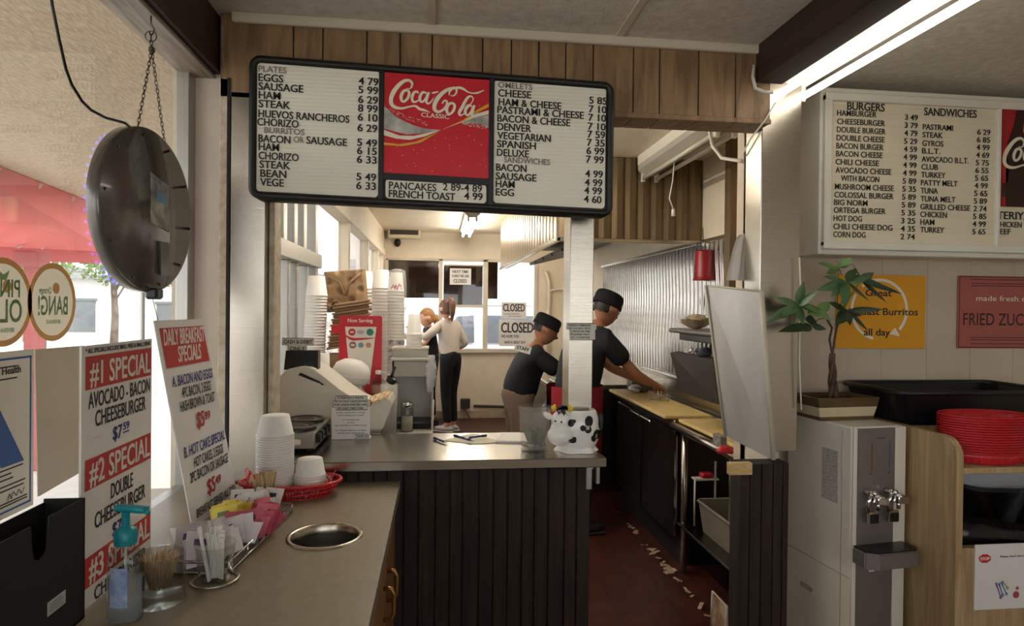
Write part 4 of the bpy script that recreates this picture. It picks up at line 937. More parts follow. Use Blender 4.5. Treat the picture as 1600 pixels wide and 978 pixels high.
# the post stands on the counter end
mb = MB(); q0 = PY(891,400,2.20).x; q1_ = PY(928,400,2.20).x; mb.box(q0, q1_, 2.20, 2.32, ZS+.001, ZK, .003); po_ = struct('post_steel', mb, M_steel)
M_deck = mat('plaque_white', (214,210,198), .5)
def plaque(mbp, mbt, M, lines, size, w, hw=.0026):
    pass
wn = thing('post_notice', 'small stepped white notice stuck on the steel post above the cow jar', 'notice', PY(910,520,2.198), world=True)
n0 = PY(885,505,2.1985); n1 = PY(930,531,2.1985)
mb = MB(); mb.poly([(n0.x,2.1985,n0.z),(n1.x+.004,2.1985,n0.z),(n1.x+.004,2.1985,n0.z-.022),(n1.x,2.1985,n0.z-.022),(n1.x,2.1985,n1.z),(n0.x+.012,2.1985,n1.z),(n0.x+.012,2.1985,n0.z-.022),(n0.x,2.1985,n0.z-.022)], (0,-.002,0)); mb.build('plate', M_deck, wn)
mb = MB()
for k,(s) in enumerate(('FRIENDLY REMINDER','WE DO NOT SPLIT','CHECKS OR TABS','PLEASE PAY','AT COUNTER')):
    mb.text(s, frameM((n0.x+(.006 if k<2 else .016), 2.1962, n0.z-.010-k*.0108), (1,0,0), (0,0,1)), .0062, .082 if k<2 else .07, .05)
o_ = [(n0.x+.012,n1.z),(n1.x,n1.z)]
mb.tube([(n0.x+.012,2.196,n1.z),(n1.x,2.196,n1.z),(n1.x,2.196,n0.z-.022),(n1.x+.004,2.196,n0.z-.022),(n1.x+.004,2.196,n0.z),(n0.x,2.196,n0.z),(n0.x,2.196,n0.z-.022),(n0.x+.012,2.196,n0.z-.022)], .0012, 4, closed=True)
mb.build('lettering', M_ink, wn)

# twin coffee warmer
cw = thing('coffee_warmer', 'stainless twin burner coffee warmer at the left of the serving counter', 'warmer', (-.487,2.345,ZS), world=True)
x0, x1, y0, y1 = -.568, -.412, 2.19, 2.50; z0, z1 = ZS+.012, ZS+.068
mb = MB(); mb.box(x0,x1,y0,y1,z0,z1,.004,2); mb.build('body', brushed('warmer_steel',(150,146,138),.3,(60,1,1)), cw)
for x in (x0+.02,x1-.02):
    for y in (y0+.02,y1-.02):
        mb = MB(); mb.cyl((x,y,ZS+.0005),(x,y,z0+.002),.010,.012); mb.build('foot', M_black, cw)
for y in (2.265,2.415):
    mb = MB(); mb.lathe([(0,z1+.010),(.056,z1+.010),(.060,z1+.013),(.066,z1+.013),(.068,z1+.006),(.068,z1)], ((x0+x1)/2,y,0), 36); b_ = mb.build('burner_plate', mat('burner_black', (48,45,42), .35, metal=.4), cw)
    mb = MB(); mb.lathe([(.034,z1+.0105),(.038,z1+.0115),(.042,z1+.0105)], ((x0+x1)/2,y,0), 36); mb.build('ring', M_steel, b_)
mb = MB(); mb.box(x0+.035,x0+.11,y0-.001,y0+.001,z0+.012,z0+.036,.001); mb.build('nameplate', M_chrome, cw)
for y in (2.235,2.29,2.36,2.42):
    mb = MB(); mb.box(x1-.001,x1+.012,y-.012,y+.012,z0+.014,z0+.046,.003); mb.build('switch', M_black, cw)

# cash register seen from its back corner
M_reg = mat('register_beige', (206,200,186), .42, var=.02); M_reg2 = mat('register_dark_beige', (168,164,154), .45)  # second tone: darker beige for the drawer base
rg = thing('cash_register', 'beige cash register turned away behind the coffee warmer', 'cash register', (-.45,2.65,ZS), world=True)
YRg = 2.52
def rp(x, y): p = PY(x, y, YRg); return (p.x, p.z)
prof = [(428,662),(430,610),(436,590),(447,578),(470,573),(487,575),(505,588),(530,608),(558,628),(572,633),(607,622),(612,634),(608,650),(600,660),(598,676),(592,689),(428,689)]
P_ = [rp(*q) for q in prof]; zb = ZS+.012; P_ = [(x, max(z, zb)) for x, z in P_]
mb = MB(); mb.poly([(x,YRg,z) for x,z in P_[:10]+[(P_[9][0],zb),(P_[0][0],zb)]], (0,.26,0)); bmesh.ops.bevel(mb.bm, geom=[e for e in mb.bm.edges], offset=.005, segments=2, affect='EDGES'); mb.build('housing', M_reg, rg)
mb = MB(); mb.poly([(P_[9][0]-.002,YRg+.01,zb),(P_[9][0]-.002,YRg+.01,P_[9][1]-.006),(P_[10][0],YRg+.01,P_[10][1]-.004),(P_[11][0],YRg+.01,P_[11][1]),(P_[13][0],YRg+.01,P_[13][1]),(P_[14][0],YRg+.01,zb)], (0,.245,0)); bmesh.ops.bevel(mb.bm, geom=[e for e in mb.bm.edges], offset=.004, segments=2, affect='EDGES'); kb = mb.build('keyboard_base', M_reg, rg)
# keys on the sloping deck
a_ = Vector((P_[9][0],0,P_[9][1]-.004)); b_ = Vector((P_[10][0],0,P_[10][1]-.002)); d_ = (b_-a_)
for i in range(4):
    for j in range(7):
        c = a_+d_*((i+.6)/4.4); y = YRg+.03+j*.032
        mb = MB(); mb.cbox((c.x,y,c.z+.004),(d_.length/5.6,.027,.010),.002,1,Matrix.Rotation(-atan2(d_.z,d_.x),4,'Y')); mb.build('key', mat('key_cream',(222,206,164),.5) if (i*3+j)%5 else mat('key_orange',(222,120,60),.5), kb)
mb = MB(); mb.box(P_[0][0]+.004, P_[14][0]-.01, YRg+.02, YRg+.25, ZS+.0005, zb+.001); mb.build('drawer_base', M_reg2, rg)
mb = MB(); mb.poly([(rp(470,572)[0],YRg-.0015,rp(466,582)[1]),(rp(500,594)[0],YRg-.0015,rp(500,596)[1]),(rp(505,598)[0],YRg-.0015,rp(505,601)[1]),(rp(466,582)[0],YRg-.0015,rp(466,586)[1])],(0,-.001,0)); mb.poly([(rp(497,590)[0],YRg-.0015,rp(497,594)[1]),(rp(507,600)[0],YRg-.0015,rp(508,601)[1]),(rp(503,600)[0],YRg-.0015,rp(503,602)[1])],(0,-.001,0)); mb.build('receipt_slot', M_black, rg)
d0 = rp(440,549); d1 = rp(493,575)
mb = MB(); mb.poly([(d0[0]-.003,YRg+.05,d1[1]-.012),(d1[0],YRg+.05,d1[1]-.012),(d1[0],YRg+.05,d0[1]),(d0[0]+.004,YRg+.05,d0[1])],(0,.05,0)); dp = mb.build('customer_display', M_black, rg)
mb = MB(); mb.text('0.00', frameM((d0[0]+.075,YRg+.0485,d1[1]+.005),(1,0,0),(0,0,1)), .014, .035, .03); mb.build('digits', mat('display_digits',(40,74,66),.3), dp)
def stepsign(name, label, pl, ph, lines, y, par=None):
    """little cut-out sign: wide upper band, narrower lower band"""
    t = thing(name, label, 'sign', PY((pl[0]+ph[0])/2, ph[1], y), world=True)
    a = PY(pl[0],pl[1],y); b = PY(ph[0],ph[1],y); hh = a.z-b.z; w_ = b.x-a.x; m = a.z-hh*.52
    out = [(a.x,a.z),(b.x,a.z),(b.x,m),(b.x-w_*.22,m),(b.x-w_*.22,b.z),(a.x+w_*.2,b.z),(a.x+w_*.2,m),(a.x,m)]
    mb = MB(); mb.poly([(x,y,z) for x,z in out],(0,.003,0)); mb.build('plate', M_deck, t)
    mb = MB(); mb.tube([(x,y-.001,z) for x,z in out], .001, 4, closed=True)
    mb.text(lines[0], frameM((a.x+.006,y-.0012,m+.006),(1,0,0),(0,0,1)), hh*.28, w_-.012, .02); mb.text(lines[1], frameM((a.x+w_*.25,y-.0012,b.z+.005),(1,0,0),(0,0,1)), hh*.28, w_*.48, .02); mb.build('lettering', M_ink, t); return t
stepsign('counter_sign', 'cut-out sign reading cash and debit only on top of the register', (441,528), (490,549.5), ('CASH & DEBIT','ONLY'), YRg+.07)
# white printed card on the counter
cx0 = PY(518,685,2.40); cx1 = PY(578,685,2.40); ctz = PY(518,630,2.40).z; czb = ZS+.001
fn = thing('notice_card', 'white printed friendly note card standing on the counter before the register', 'card', ((cx0.x+cx1.x)/2,2.40,ZS), world=True)
mb = MB(); mb.box(cx0.x,cx1.x,2.40,2.404,czb,ctz+.012); mb.box(cx0.x,cx1.x,2.404,2.45,czb,czb+.003); mb.build('card', M_paper, fn)
pz0 = PY(518,641,2.39).z; pz1 = PY(518,619,2.39).z; w_ = cx1.x-cx0.x
out = [(cx0.x+.014,pz1),(cx1.x-.010,pz1),(cx1.x-.010,pz1-.016),(cx1.x+.002,pz1-.016),(cx1.x+.002,pz0+.014),(cx1.x-.010,pz0+.014),(cx1.x-.010,pz0),(cx0.x+.016,pz0),(cx0.x+.016,pz0+.010),(cx0.x+.004,pz0+.010),(cx0.x+.004,pz1-.016),(cx0.x+.014,pz1-.016)]
mb = MB(); mb.poly([(x,2.397,z) for x,z in out],(0,.003,0)); mb.build('header_plate', M_deck, fn)
mb = MB(); mb.tube([(x,2.3965,z) for x,z in out], .0012, 4, closed=True)
for k, s in enumerate(('A FRIENDLY NOTE','WE DO NOT HAVE SEATING','FOR LARGE PARTIES AND','WE ONLY TAKE CASH')): mb.text(s, frameM((cx0.x+(.02 if k in (0,3) else .009),2.3958,pz1-.011-k*.0128),(1,0,0),(0,0,1)), .0072, w_-(.045 if k in (0,3) else .018), .05)
for k, (s, q) in enumerate((('please count your change',.8),('before leaving the counter',.75),('we accept cash',.5),('and debit',.25),('atm machine is in the corner',.9),('no refund without receipt',.85),('thank you very much',.75))): mb.text(s, frameM((cx0.x+w_*(1-q)/2+.004,2.3985,pz0-.012-k*.0105-(.006 if k>1 else 0)-(.008 if k>4 else 0)),(1,0,0),(0,0,1)), .0042, w_*q-.008, .03)
mb.text('THANK YOU', frameM((cx1.x-.052,2.3985,czb+.008),(1,0,0),(0,0,1)), .007, .046, .04); mb.tube([(cx1.x-.056,2.3992,czb+.004),(cx1.x-.004,2.3992,czb+.004),(cx1.x-.004,2.3992,czb+.018),(cx1.x-.056,2.3992,czb+.018)], .0008, 4, closed=True)
mb.build('lettering', M_ink, fn)
# foam bowls laid over behind the register
def tilted_stack(c, R, n, r0, r1, h, step, name, label, group, m):
    f = None
    for k in range(n):
        if f is None:
            mb = MB(); mb.lathe([(0,0),(r0,0),(r1,h),(r1+.002,h+.002),(r1,h+.003),(r0-.001,.002),(0,.002)], seg=24); f = mb.build(name, m); tag(f, label, 'cup', group); o = f
        else: o = dup(f)
        o.location = Vector(c)+R@Vector((0,0,k*step)); o.rotation_euler = R.to_euler()
# back work counter along the left kitchen wall
M_wct = mat('work_counter_white', (206,200,188), .4, var=.05)
ZB = .93
wc = thing('work_counter', 'white work counter running along the left kitchen wall', 'counter', (-.35,3.3,0), world=True)
mb = MB(); mb.box(KX0+.002,-.02,2.84,3.9,ZB-.03,ZB,.004); mb.build('counter_top', M_wct, wc)
mb = MB(); mb.box(KX0+.002,-.05,2.86,3.88,.0,ZB-.031,.003); mb.build('base', M_wct, wc)
# paper-wrapped foam cup and lids on the register
fc = thing('takeaway_cup', 'white foam cup standing behind the register keys', 'cup', (PY(503,600,2.88).x,2.88,ZB), world=False)
zc0 = PY(503,604,2.86).z-ZB; zc1 = PY(503,553,2.86).z-ZB
mb = MB(); r = .034; mb.lathe([(0,0),(.05,0),(.05,zc0),(0,zc0)], seg=24); mb.build('stand', M_wct, fc); mb = MB(); mb.lathe([(0,zc0),(r*1.1,zc0),(r*.92,zc1),(0,zc1)], seg=28); mb.build('cup', M_foam, fc)
ll = thing('lid_sleeve', 'bulging plastic sleeve of white lids left of the now serving sign', 'lids', (PY(546,600,2.90).x,2.90,ZB))
zz = PY(546,590,2.93).z-ZB; zt_ = PY(546,556,2.93).z-ZB
mb = MB(); mb.box(-.05,.06,-.05,.05,0,zz-.02,.008); mb.build('box', M_wct, ll)
mb = MB(); mb.lathe([(0,0),(.072,.0),(.084,.015),(.084,.055),(.072,.085),(.04,.105),(0,.11)], (0,0,zz-.02), 28, Matrix.Rotation(.16,4,'Y'), 1, .8); mb.lathe([(.085,.03),(.087,.033),(.085,.036)], (0,0,zz-.02), 28, Matrix.Rotation(.16,4,'Y'),1,.8); mb.build('lids', M_foam, ll)
# now serving sign
YN = 3.0
ns = thing('drinks_sign', 'red now serving soft drinks sign behind the register', 'sign', PY(562,600,YN), world=True)
a = PY(530,493,YN); b = PY(596,612,YN); w_ = b.x-a.x; hh = a.z-b.z; zbs = ZB+.002
M_nred = mat('sign_red', (202,38,52), .35, var=.02)
mb = MB(); mb.poly([(x,YN,z) for x,z in rrect(a.x,b.x,b.z,a.z,.010)],(0,.008,0)); mb.box(a.x-.035,a.x+.01,YN+.001,YN+.007,a.z-.085,a.z-.045); mb.box(a.x+w_*.35,b.x-.03,YN+.001,YN+.02,ZB+.001,b.z+.002); mb.build('panel', M_nred, ns)
Q = frameM((a.x,YN-.0008,a.z),(1,0,0),(0,0,1))
mb = MB(Q); mb.flat([(w_*.14,-hh*.145),(w_*.87,-hh*.145),(w_*.72,-hh*.9),(w_*.27,-hh*.86)], Matrix()); mb.text('Now Serving', Matrix.Translation((w_*.2,-hh*.085,0)), hh*.048, w_*.58, .03); mb.build('white_print', M_pw, ns)
mb = MB(Q @ Matrix.Translation((0,0,.0004))); mb.stroke([(w_*.15,-hh*.26,.003),(w_*.3,-hh*.305,.006),(w_*.5,-hh*.305,.005),(w_*.86,-hh*.29,.001)], Matrix()); mb.disc((w_*.30,-hh*.215), w_*.085, Matrix()); mb.build('red_print', M_nred, ns)
for k, (u, v, m, g) in enumerate(((.50,.215,'badge_silver',(196,180,186)),(.72,.215,'badge_green',(60,140,110)),(.32,.385,'badge_brown',(150,110,112)),(.51,.385,'badge_teal',(110,150,150)),(.69,.385,'badge_orange',(214,150,110)))):
    mb = MB(Q @ Matrix.Translation((0,0,.0005))); mb.disc((w_*u,-hh*v), w_*(.085 if k<3 else .065), Matrix(), 20, hh*.028 if k==0 else None); mb.build('drink_badge', mat(m, g, .5), ns)
for k, (u, v) in enumerate(((.30,.215),(.32,.385),(.72,.205))):
    mb = MB(Q @ Matrix.Translation((0,0,.0008))); mb.disc((w_*u,-hh*v), w_*.05, Matrix(), 14, w_*.02); mb.build('badge_print', M_pw if k<2 else mat('badge_blue',(70,100,170),.5), ns)
# towers of cups on a shelf box along the wall
def tower(px, py_top, py_bot, Y, n, rpx_top, rpx_bot, name, label, group, m, lean=(0,0)):
    """inverted cups from pixel extents at depth Y"""
    p1 = PY(px, py_top, Y); p0 = PY(px, py_bot, Y); k = (PY(px+1,py_bot,Y).x-PY(px,py_bot,Y).x)
    h = p1.z-p0.z; hc = .10; step = (h-hc)/(n-1); r1 = rpx_bot*k; r0 = r1*.74
    return p0, h, hc, step, r0, r1
def build_tower(px, pt, pb, Y, n, rb, name, label, group, m, stand=True, px_top=None):
    p0, h, hc, step, r0, r1 = tower(px, pt, pb, Y, n, rb, rb, name, label, group, m)
    lean = ((PY(px_top or px, pt, Y).x-p0.x)/h, 0)
    cupstack(p0.x, p0.y, p0.z, n, r0, r1, hc-.006, step, name, label, group, m, True, lean, .002)
    return p0
ZR = PY(600,605,3.45).z
rk = thing('cup_rack', 'low white riser carrying the cup towers by the kitchen window', 'riser', (-.4,3.35,ZB), world=True)
mb = MB(); mb.box(KX0+.01,-.17,3.12,3.62,ZR-.02,ZR-.001,.003); mb.build('shelf', M_wct, rk)
for x in (KX0+.02,-.19):
    mb = MB(); mb.box(x-.008,x+.008,3.14,3.60,ZB+.001,ZR-.021); mb.build('side_panel', M_wct, rk)
M_cupw = mat('paper_cup_white', (228,222,212), .45, var=.02)
zr_px = lambda px, Y: 480+0
def on_rack(px, pt, Y, n, rb, label, group, m, px_top=None):
    pb = 480 + (EYE-ZR)*F/Y*.995
    # find the pixel row whose height at depth Y is the shelf
    lo, hi = 300., 900.
    for _ in range(40):
        mid = (lo+hi)/2
        if PY(px, mid, Y).z > ZR: lo = mid
        else: hi = mid
    return build_tower(px, pt, mid, Y, n, rb, 'drink_cup', label, group, m, True, px_top)
on_rack(488, 431, 3.16, 34, 17, 'white foam cup in the tall leaning tower at the left by the register', 'leftmost tower of foam cups', M_foam, 496)
on_rack(571, 424, 3.50, 30, 14, 'white paper cup in the tower just right of the cardboard carriers', 'cup tower right of the carriers', M_cupw)
on_rack(596, 422, 3.36, 32, 15, 'white paper cup in the middle tower above the now serving sign', 'middle tower of paper cups', M_cupw)
p_ = on_rack(619, 426, 3.25, 32, 12.5, 'white paper cup in the sleeved tower with red script and grey bands', 'sleeved tower of paper cups', M_cupw)
sl_ = thing('plastic_sleeve', 'clear plastic sleeve with red script over the right cup tower', 'sleeve', (p_.x,p_.y,p_.z))
hS = PY(619,424,3.25).z-p_.z
mb = MB(); mb.lathe([(.048,.10),(.047,hS*.9),(.040,hS+.002),(.02,hS+.012),(0,hS+.014)], seg=24); mb.build('film', clearplastic('sleeve_film',(236,234,230),.28,.15), sl_)
mb = MB(); T = frameM((-.026,-.052,hS*.83),(1,0,0),(0,0,1)); mb.stroke([(0,.01,.0012),(.010,.035,.0016),(.018,.012,.0014),(.022,.034,.0014),(.03,.01,.0016),(.04,.04,.0014),(.05,.012,.001)], T); mb.stroke([(-.004,.02,.0012),(.025,.026,.0012),(.052,.03,.001)], T); mb.build('red_script', M_redt, sl_)
for v in (.40,.335,.27):
    for a0 in (-2.7,-1.5):
        mb = MB(); mb.lathe([(.0495,hS*v),(.0495,hS*v+.022)], seg=8, a0=a0, a1=a0+.9); mb.build('grey_band', mat('band_grey',(120,112,112),.5,rgb2=(200,196,190),vscale=60), sl_)
# brown moulded carriers leaning on the window
M_card = mat('moulded_pulp', (154,124,92), .85, var=.08, vscale=30, bump=.2, bscale=80)
def carrier(c, rx, ry, rz, label, w_=.22, h_=.20):
    t = thing('cup_carrier', label, 'cup carrier', c); t.rotation_euler = (rx, ry, rz)
    mb = MB()
    def g(u, v):
        x = (u-.5)*w_; z = v*h_; b = max(0, sin(2*pi*(u*2))*sin(2*pi*v*2-.6)); rim = min(1, min(u,1-u,v,1-v)/.06)
        return (x, -.028*rim+.02*b*b-.010*abs(cos(pi*(u+v)))*rim, z)
    mb.grid(g, 36, 36); mb.grid(lambda u,v: (lambda p: (p[0], p[1]+.004, p[2]))(g(u,v)), 36, 36); mb.build('tray', M_card, t)
    for sx in (-.26,.2):
        mb = MB(); mb.poly([(sx*w_+.024*cos(a), -.031, .0+.036*sin(a)) for a in [pi*q/10 for q in range(11)]], (0,.006,0)); mb.build('cup_notch', mat('notch_shade',(60,46,34),.9), t)  # dark plates stand in for the shade inside the cup holes
    for sx in (-1,1):
        mb = MB(); mb.tube([(sx*w_*.42,-.030,h_*.86),(sx*w_*.12,-.036,h_*.62),(sx*w_*.02,-.036,h_*.30)], .007, 6); mb.build('ridge', M_card, t)
    for k in range(4):
        mb = MB(); mb.poly([(w_/2*s,.002+k*.010,0) for s in (-1,1)]+[(w_/2*s,.002+k*.010,h_) for s in (1,-1)],(0,.005,0)); mb.build('nested_tray', M_card, t)
ctn = thing('cardboard_carton', 'brown carton carrying the two cup carriers behind the now serving sign', 'carton', (PY(545,540,3.2).x,3.2,ZR))
mb = MB(); zc_ = PY(540,553,3.17).z-ZR; mb.box(-.105,.105,-.055,.06,.001,zc_,.002); mb.build('carton', M_card, ctn); mb = MB(); mb.box(-.012,.012,-.056,.061,zc_,zc_+.001); mb.build('tape', mat('tape_tan',(176,150,110),.3), ctn)
carrier((PY(541,493,3.2).x,3.235,PY(541,483,3.2).z), -.25, -.10, .05, 'brown moulded cup carrier leaning at the top of the pair', .205, .205)
cr0 = None
for k in range(8):
    if cr0 is None:
        cr0 = thing('cup_carrier', 'brown moulded cup carrier in the tilted flat stack under the upright carrier', 'cup carrier', (0,0,0), group='tilted stack of cup carriers'); mb = MB()
        mb.box(-.095,.095,-.05,.05,0,.010,.003); mb.box(-.085,.085,-.043,.043,.010,.027,.006); mb.build('tray', M_card, cr0); o = cr0
    else: o = dup(cr0)
    o.rotation_euler = (0,-.16,.06); o.location = (PY(541,548,3.16).x-.16*.0*k+.0045*k*-1*-.9, 3.19, PY(541,548,3.16).z+.020+k*.0282)
# drink bin: clear bin of lids on white open cabinet
DX0, DX1, DY = PY(618,600,3.0).x, PY(677,600,3.0).x, 3.02
dz0, dz1 = ZB+.001, PY(650,562,3.0).z
dc = thing('drink_cabinet', 'white open fronted cabinet holding cups at the end of the work counter', 'cabinet', ((DX0+DX1)/2,DY,ZB), world=True)
DY1 = 3.115
mb = MB(); mb.box(DX1-.008,DX1,2.93,DY1,dz0,dz1,.002); mb.box(DX0-.02,DX0-.012,2.93,DY1,dz0,dz1,.002); mb.build('side_panel', M_wct, dc)
mb = MB(); mb.box(DX0-.02,DX1,2.93,DY1,dz1,dz1+.014,.003); mb.build('top', M_wct, dc)
mb = MB(); mb.box(DX0-.012,DX1-.008,DY1-.01,DY1,dz0,dz1); mb.build('back', M_wct, dc)
mb = MB(); mb.box(DX0-.01,DX1-.01,2.95,DY1-.012,dz0,dz0+.03,.004); mb.build('drip_tray', M_black, dc)
mb = MB(); mb.box(DX0-.005,DX1-.01,2.945,DY1-.012,dz1-.075,dz1-.002,.003); mb.build('drawer_unit', mat('grey_unit',(196,188,174),.4,var=.05), dc)
gj = thing('glass_jar', 'small clear jar with steel lid inside the drink cabinet', 'jar', (PY(636,650,2.90).x,2.90,ZB))
mb = MB(); mb.lathe([(0,.001),(.027,.001),(.029,.006),(.029,.10),(.025,.112)], seg=24); mb.build('jar', M_clear, gj); mb = MB(); mb.lathe([(0,.004),(.026,.004),(.026,.07),(0,.07)], seg=20); mb.build('contents', mat('cream_powder',(222,212,190),.7), gj); mb = MB(); mb.lathe([(.026,.112),(.029,.113),(.029,.128),(.024,.134),(0,.135)], seg=24); mb.build('lid', M_chrome, gj)
cb = thing('clear_bin', 'large cloudy clear bin of lids on the drink cabinet', 'bin', ((DX0+DX1)/2-.02,3.03,dz1+.0145))
bw = (PY(662,560,2.95).x-PY(606,560,2.95).x)/2
mb = MB(); hB = PY(640,546,2.95).z-dz1-.0145
for q in (1,):
    mb.poly([(-bw,-.085,0),(bw,-.085,0),(bw,.085,0),(-bw,.085,0)],(0,0,.003))
    for (xa,xb,ya,yb) in ((-bw,bw,-.085,-.082),(-bw,bw,.082,.085),(-bw,-bw+.003,-.085,.085),(bw-.003,bw,-.085,.085)): mb.box(xa,xb,ya,yb,0,hB)
mb.tube([(-bw,-.085,hB),(bw,-.085,hB),(bw,.085,hB),(-bw,.085,hB)], .004, 6, closed=True); mb.build('shell', clearplastic('bin_plastic',(226,220,208),.45,.25), cb)
mb = MB(); mb.box(-bw+.006,bw-.006,-.078,.078,.004,hB*.45,.02,3); mb.build('lids', mat('lid_heap',(206,200,186),.5,rgb2=(170,164,150),vscale=30), cb)
build_tower(647, 491, 546+((EYE-1.2)*0), 3.03, 9, 12, 'small_cup', 'small paper cup with grey print in the stack on the clear bin', 'small cup stack on the clear bin', M_cupw)
lidp = thing('bin_cover', 'flat clear cover on the bin carrying the small cups', 'lid', ((DX0+DX1)/2-.02,3.03,dz1+.0145+hB+.004)); mb = MB(); mb.box(-bw-.004,bw+.004,-.089,.089,.001,.004,.001); mb.build('sheet', clearplastic('bin_plastic'), lidp)
# soda bottle, black scoop, crumpled plastic bag
sb = thing('soda_bottle', 'clear soda bottle with green and pink label by the now serving sign', 'bottle', (PY(591,612,2.92).x,2.92,ZB))
zb0 = PY(591,618,2.92).z-ZB; k = .095
mb = MB(); mb.box(-.05,.05,-.05,.03,.0005,zb0-.001,.004); mb.build('stand_block', M_wct, sb)
mb = MB(); mb.lathe([(0,zb0),(.030,zb0),(.032,zb0+.004),(.032,zb0+.055),(.028,zb0+.07),(.012,zb0+.092),(.011,zb0+.10)], seg=24); mb.build('bottle', M_clear, sb)
mb = MB(); mb.lathe([(.0325,zb0+.012),(.0325,zb0+.052)], seg=24); mb.build('label', mat('soda_label',(120,166,70),.5,rgb2=(216,140,146),vscale=14), sb); mb = MB(); mb.lathe([(.013,zb0+.098),(.013,zb0+.115),(0,zb0+.116)], seg=16); mb.build('cap', M_white, sb)
so = thing('black_scoop', 'black plastic scoop sticking up beside the soda bottle', 'scoop', PY(608,600,2.83)); 
z_ = so.location.z-ZB
mb = MB(); mb.lathe([(0,0),(.020,.006),(.026,.03),(.024,.03),(.018,.008),(0,.004)], seg=18, R=Matrix.Rotation(.5,4,'Y')); mb.build('cup', M_black, so); mb = MB(); mb.tube([(.005,0,.028),(.018,0,.055),(.026,0,.078)], .005, 8); mb.build('handle', M_black, so); mb = MB(); mb.lathe([(0,-z_+.0005),(.035,-z_+.0005),(.038,.0),(.034,0),(.03,-z_+.006),(0,-z_+.006)], seg=20); mb.build('holder', clearplastic('bin_plastic'), so)
nk = thing('plastic_bag', 'crumpled white plastic bag hanging at the corner of the drink cabinet', 'bag', PY(672,575,2.93))
random.seed(2); mb = MB(); off = [[random.uniform(-.007,.007) for j in range(13)] for i in range(18)]
mb.grid(lambda u,v: ((.010+.014*sin(pi*v)+off[int(u*16)%16][int(v*12)])*cos(2*pi*u)+.004, (.012+.010*sin(pi*v)+off[int(u*16)%16][int(v*12)])*sin(2*pi*u), (.06-v*.17)), 16, 12, True, True); mb.build('bag', mat('thin_bag',(236,234,232),.35,alpha=.8), nk)
# pens, papers, white pad on the counter
M_penb = mat('pen_blue', (40,62,120), .4)
def pen(px, py, qx, qy, label):
    a = PZ(px,py,ZS+.006); b = PZ(qx,qy,ZS+.006); t = thing('ballpoint_pen', label, 'pen', a); d = b-a; L = d.length; d.normalize()
    mb = MB(); mb.cyl((0,0,0),d*L*.8,.0042,seg=8); mb.build('barrel', M_penb, t); mb = MB(); mb.cyl(d*L*.8,d*L,.0038,.001,8); mb.build('tip', M_white, t); mb = MB(); mb.cyl(d*-.008,d*.012,.0055,seg=8); mb.build('clip_end', mat('pen_dark',(26,36,80),.4), t)
pen(680,685,699,692,'short dark blue pen at the left of the papers on the counter')
pen(712,681,742,689,'blue pen lying across the loose papers on the counter')
pen(757,684,726,688,'second blue pen lying nearly level on the papers'); bpy.data.objects['ballpoint_pen.002'].location.z += .008
def sheet(pts, m, label, h=.0015, name='paper_sheet'):
    q = [PZ(x,y,ZS+.0006) for x,y in pts]; mb = MB(); mb.poly(q,(0,0,h)); o = mb.build(name, m, None, loc=q[0]); tag(o, label, 'paper'); return o
sheet([(690,688),(742,677.5),(782,691),(745,694)], mat('receipt_paper',(206,198,172),.6), 'cream order slips under the pens on the serving counter')
sheet([(783,679),(836,679),(830,692),(774,691)], M_paper, 'thick white paper pad left of the clear tub on the counter', .007, 'paper_pad')
# clear tub with cutlery packets
tb = thing('clear_tub', 'clear plastic tub with tips inside beside the cow jar', 'tub', (.345,2.205,ZS))
mb = MB(); mb.lathe([(0,.001),(.047,.001),(.050,.005),(.057,.140),(.061,.141),(.061,.152),(.057,.153)], seg=36); mb.lathe([(.0555,.14),(.048,.006),(0,.004)], seg=36); mb.build('tub', clearplastic('tub_plastic',(206,202,194),.13,.12), tb)
random.seed(6)
for k in range(9):
    a = random.uniform(0,6.28); r = random.uniform(0,.025); dk = k % 3 == 0
    mb = MB(); R = Euler((random.uniform(-.5,.5),random.uniform(-.5,.5),a)).to_matrix().to_4x4(); mb.cbox((r*cos(a),r*sin(a),.042),(.045,.002,.065),.0006,1,R); mb.build('folded_bill', mat('bill_green',(128,136,108),.7,rgb2=(96,104,82),vscale=40) if not dk else mat('bill_dark',(66,68,58),.7,rgb2=(120,124,106),vscale=60), tb)
mb = MB()
for k in range(40):
    a = random.uniform(0,6.28); r = random.uniform(0,.04); mb.cyl((r*cos(a),r*sin(a),.006+random.uniform(0,.01)),(r*cos(a),r*sin(a),.0075+random.uniform(0.009,.011)),.010,seg=10)
c_ = mb.build('coins', mat('coin_metal',(150,146,136),.35,metal=.8), tb); c_['kind'] = 'stuff'
# cow cookie jar
M_cow = mat('cow_white', (232,230,224), .25, var=.015, coat=.5); M_cowb = mat('cow_black', (26,24,26), .3, var=0); M_cowy = mat('horn_yellow', (226,190,40), .35)
cj = thing('cow_jar', 'white ceramic cow cookie jar with black lettered spots and no lid', 'jar', (.492,2.172,ZS))
mb = MB()
prof = [(0,.002),(.052,.002),(.064,.012),(.078,.045),(.082,.075),(.078,.110),(.068,.138),(.062,.146),(.058,.146),(.062,.13),(.070,.08),(.055,.03),(0,.02)]
mb.lathe(prof, seg=40, sx=.98, sy=.86); mb.build('body', M_cow, cj)
# wavy foot skirt
mb = MB(); mb.grid(lambda u,v: ((.055+.022*v+.006*v*cos(6*2*pi*u))*cos(2*pi*u)*.98-.004, (.055+.022*v+.006*v*cos(6*2*pi*u))*sin(2*pi*u)*.9, .030*(1-v)+.001), 60, 6, True, True); mb.build('foot_skirt', M_cow, cj)
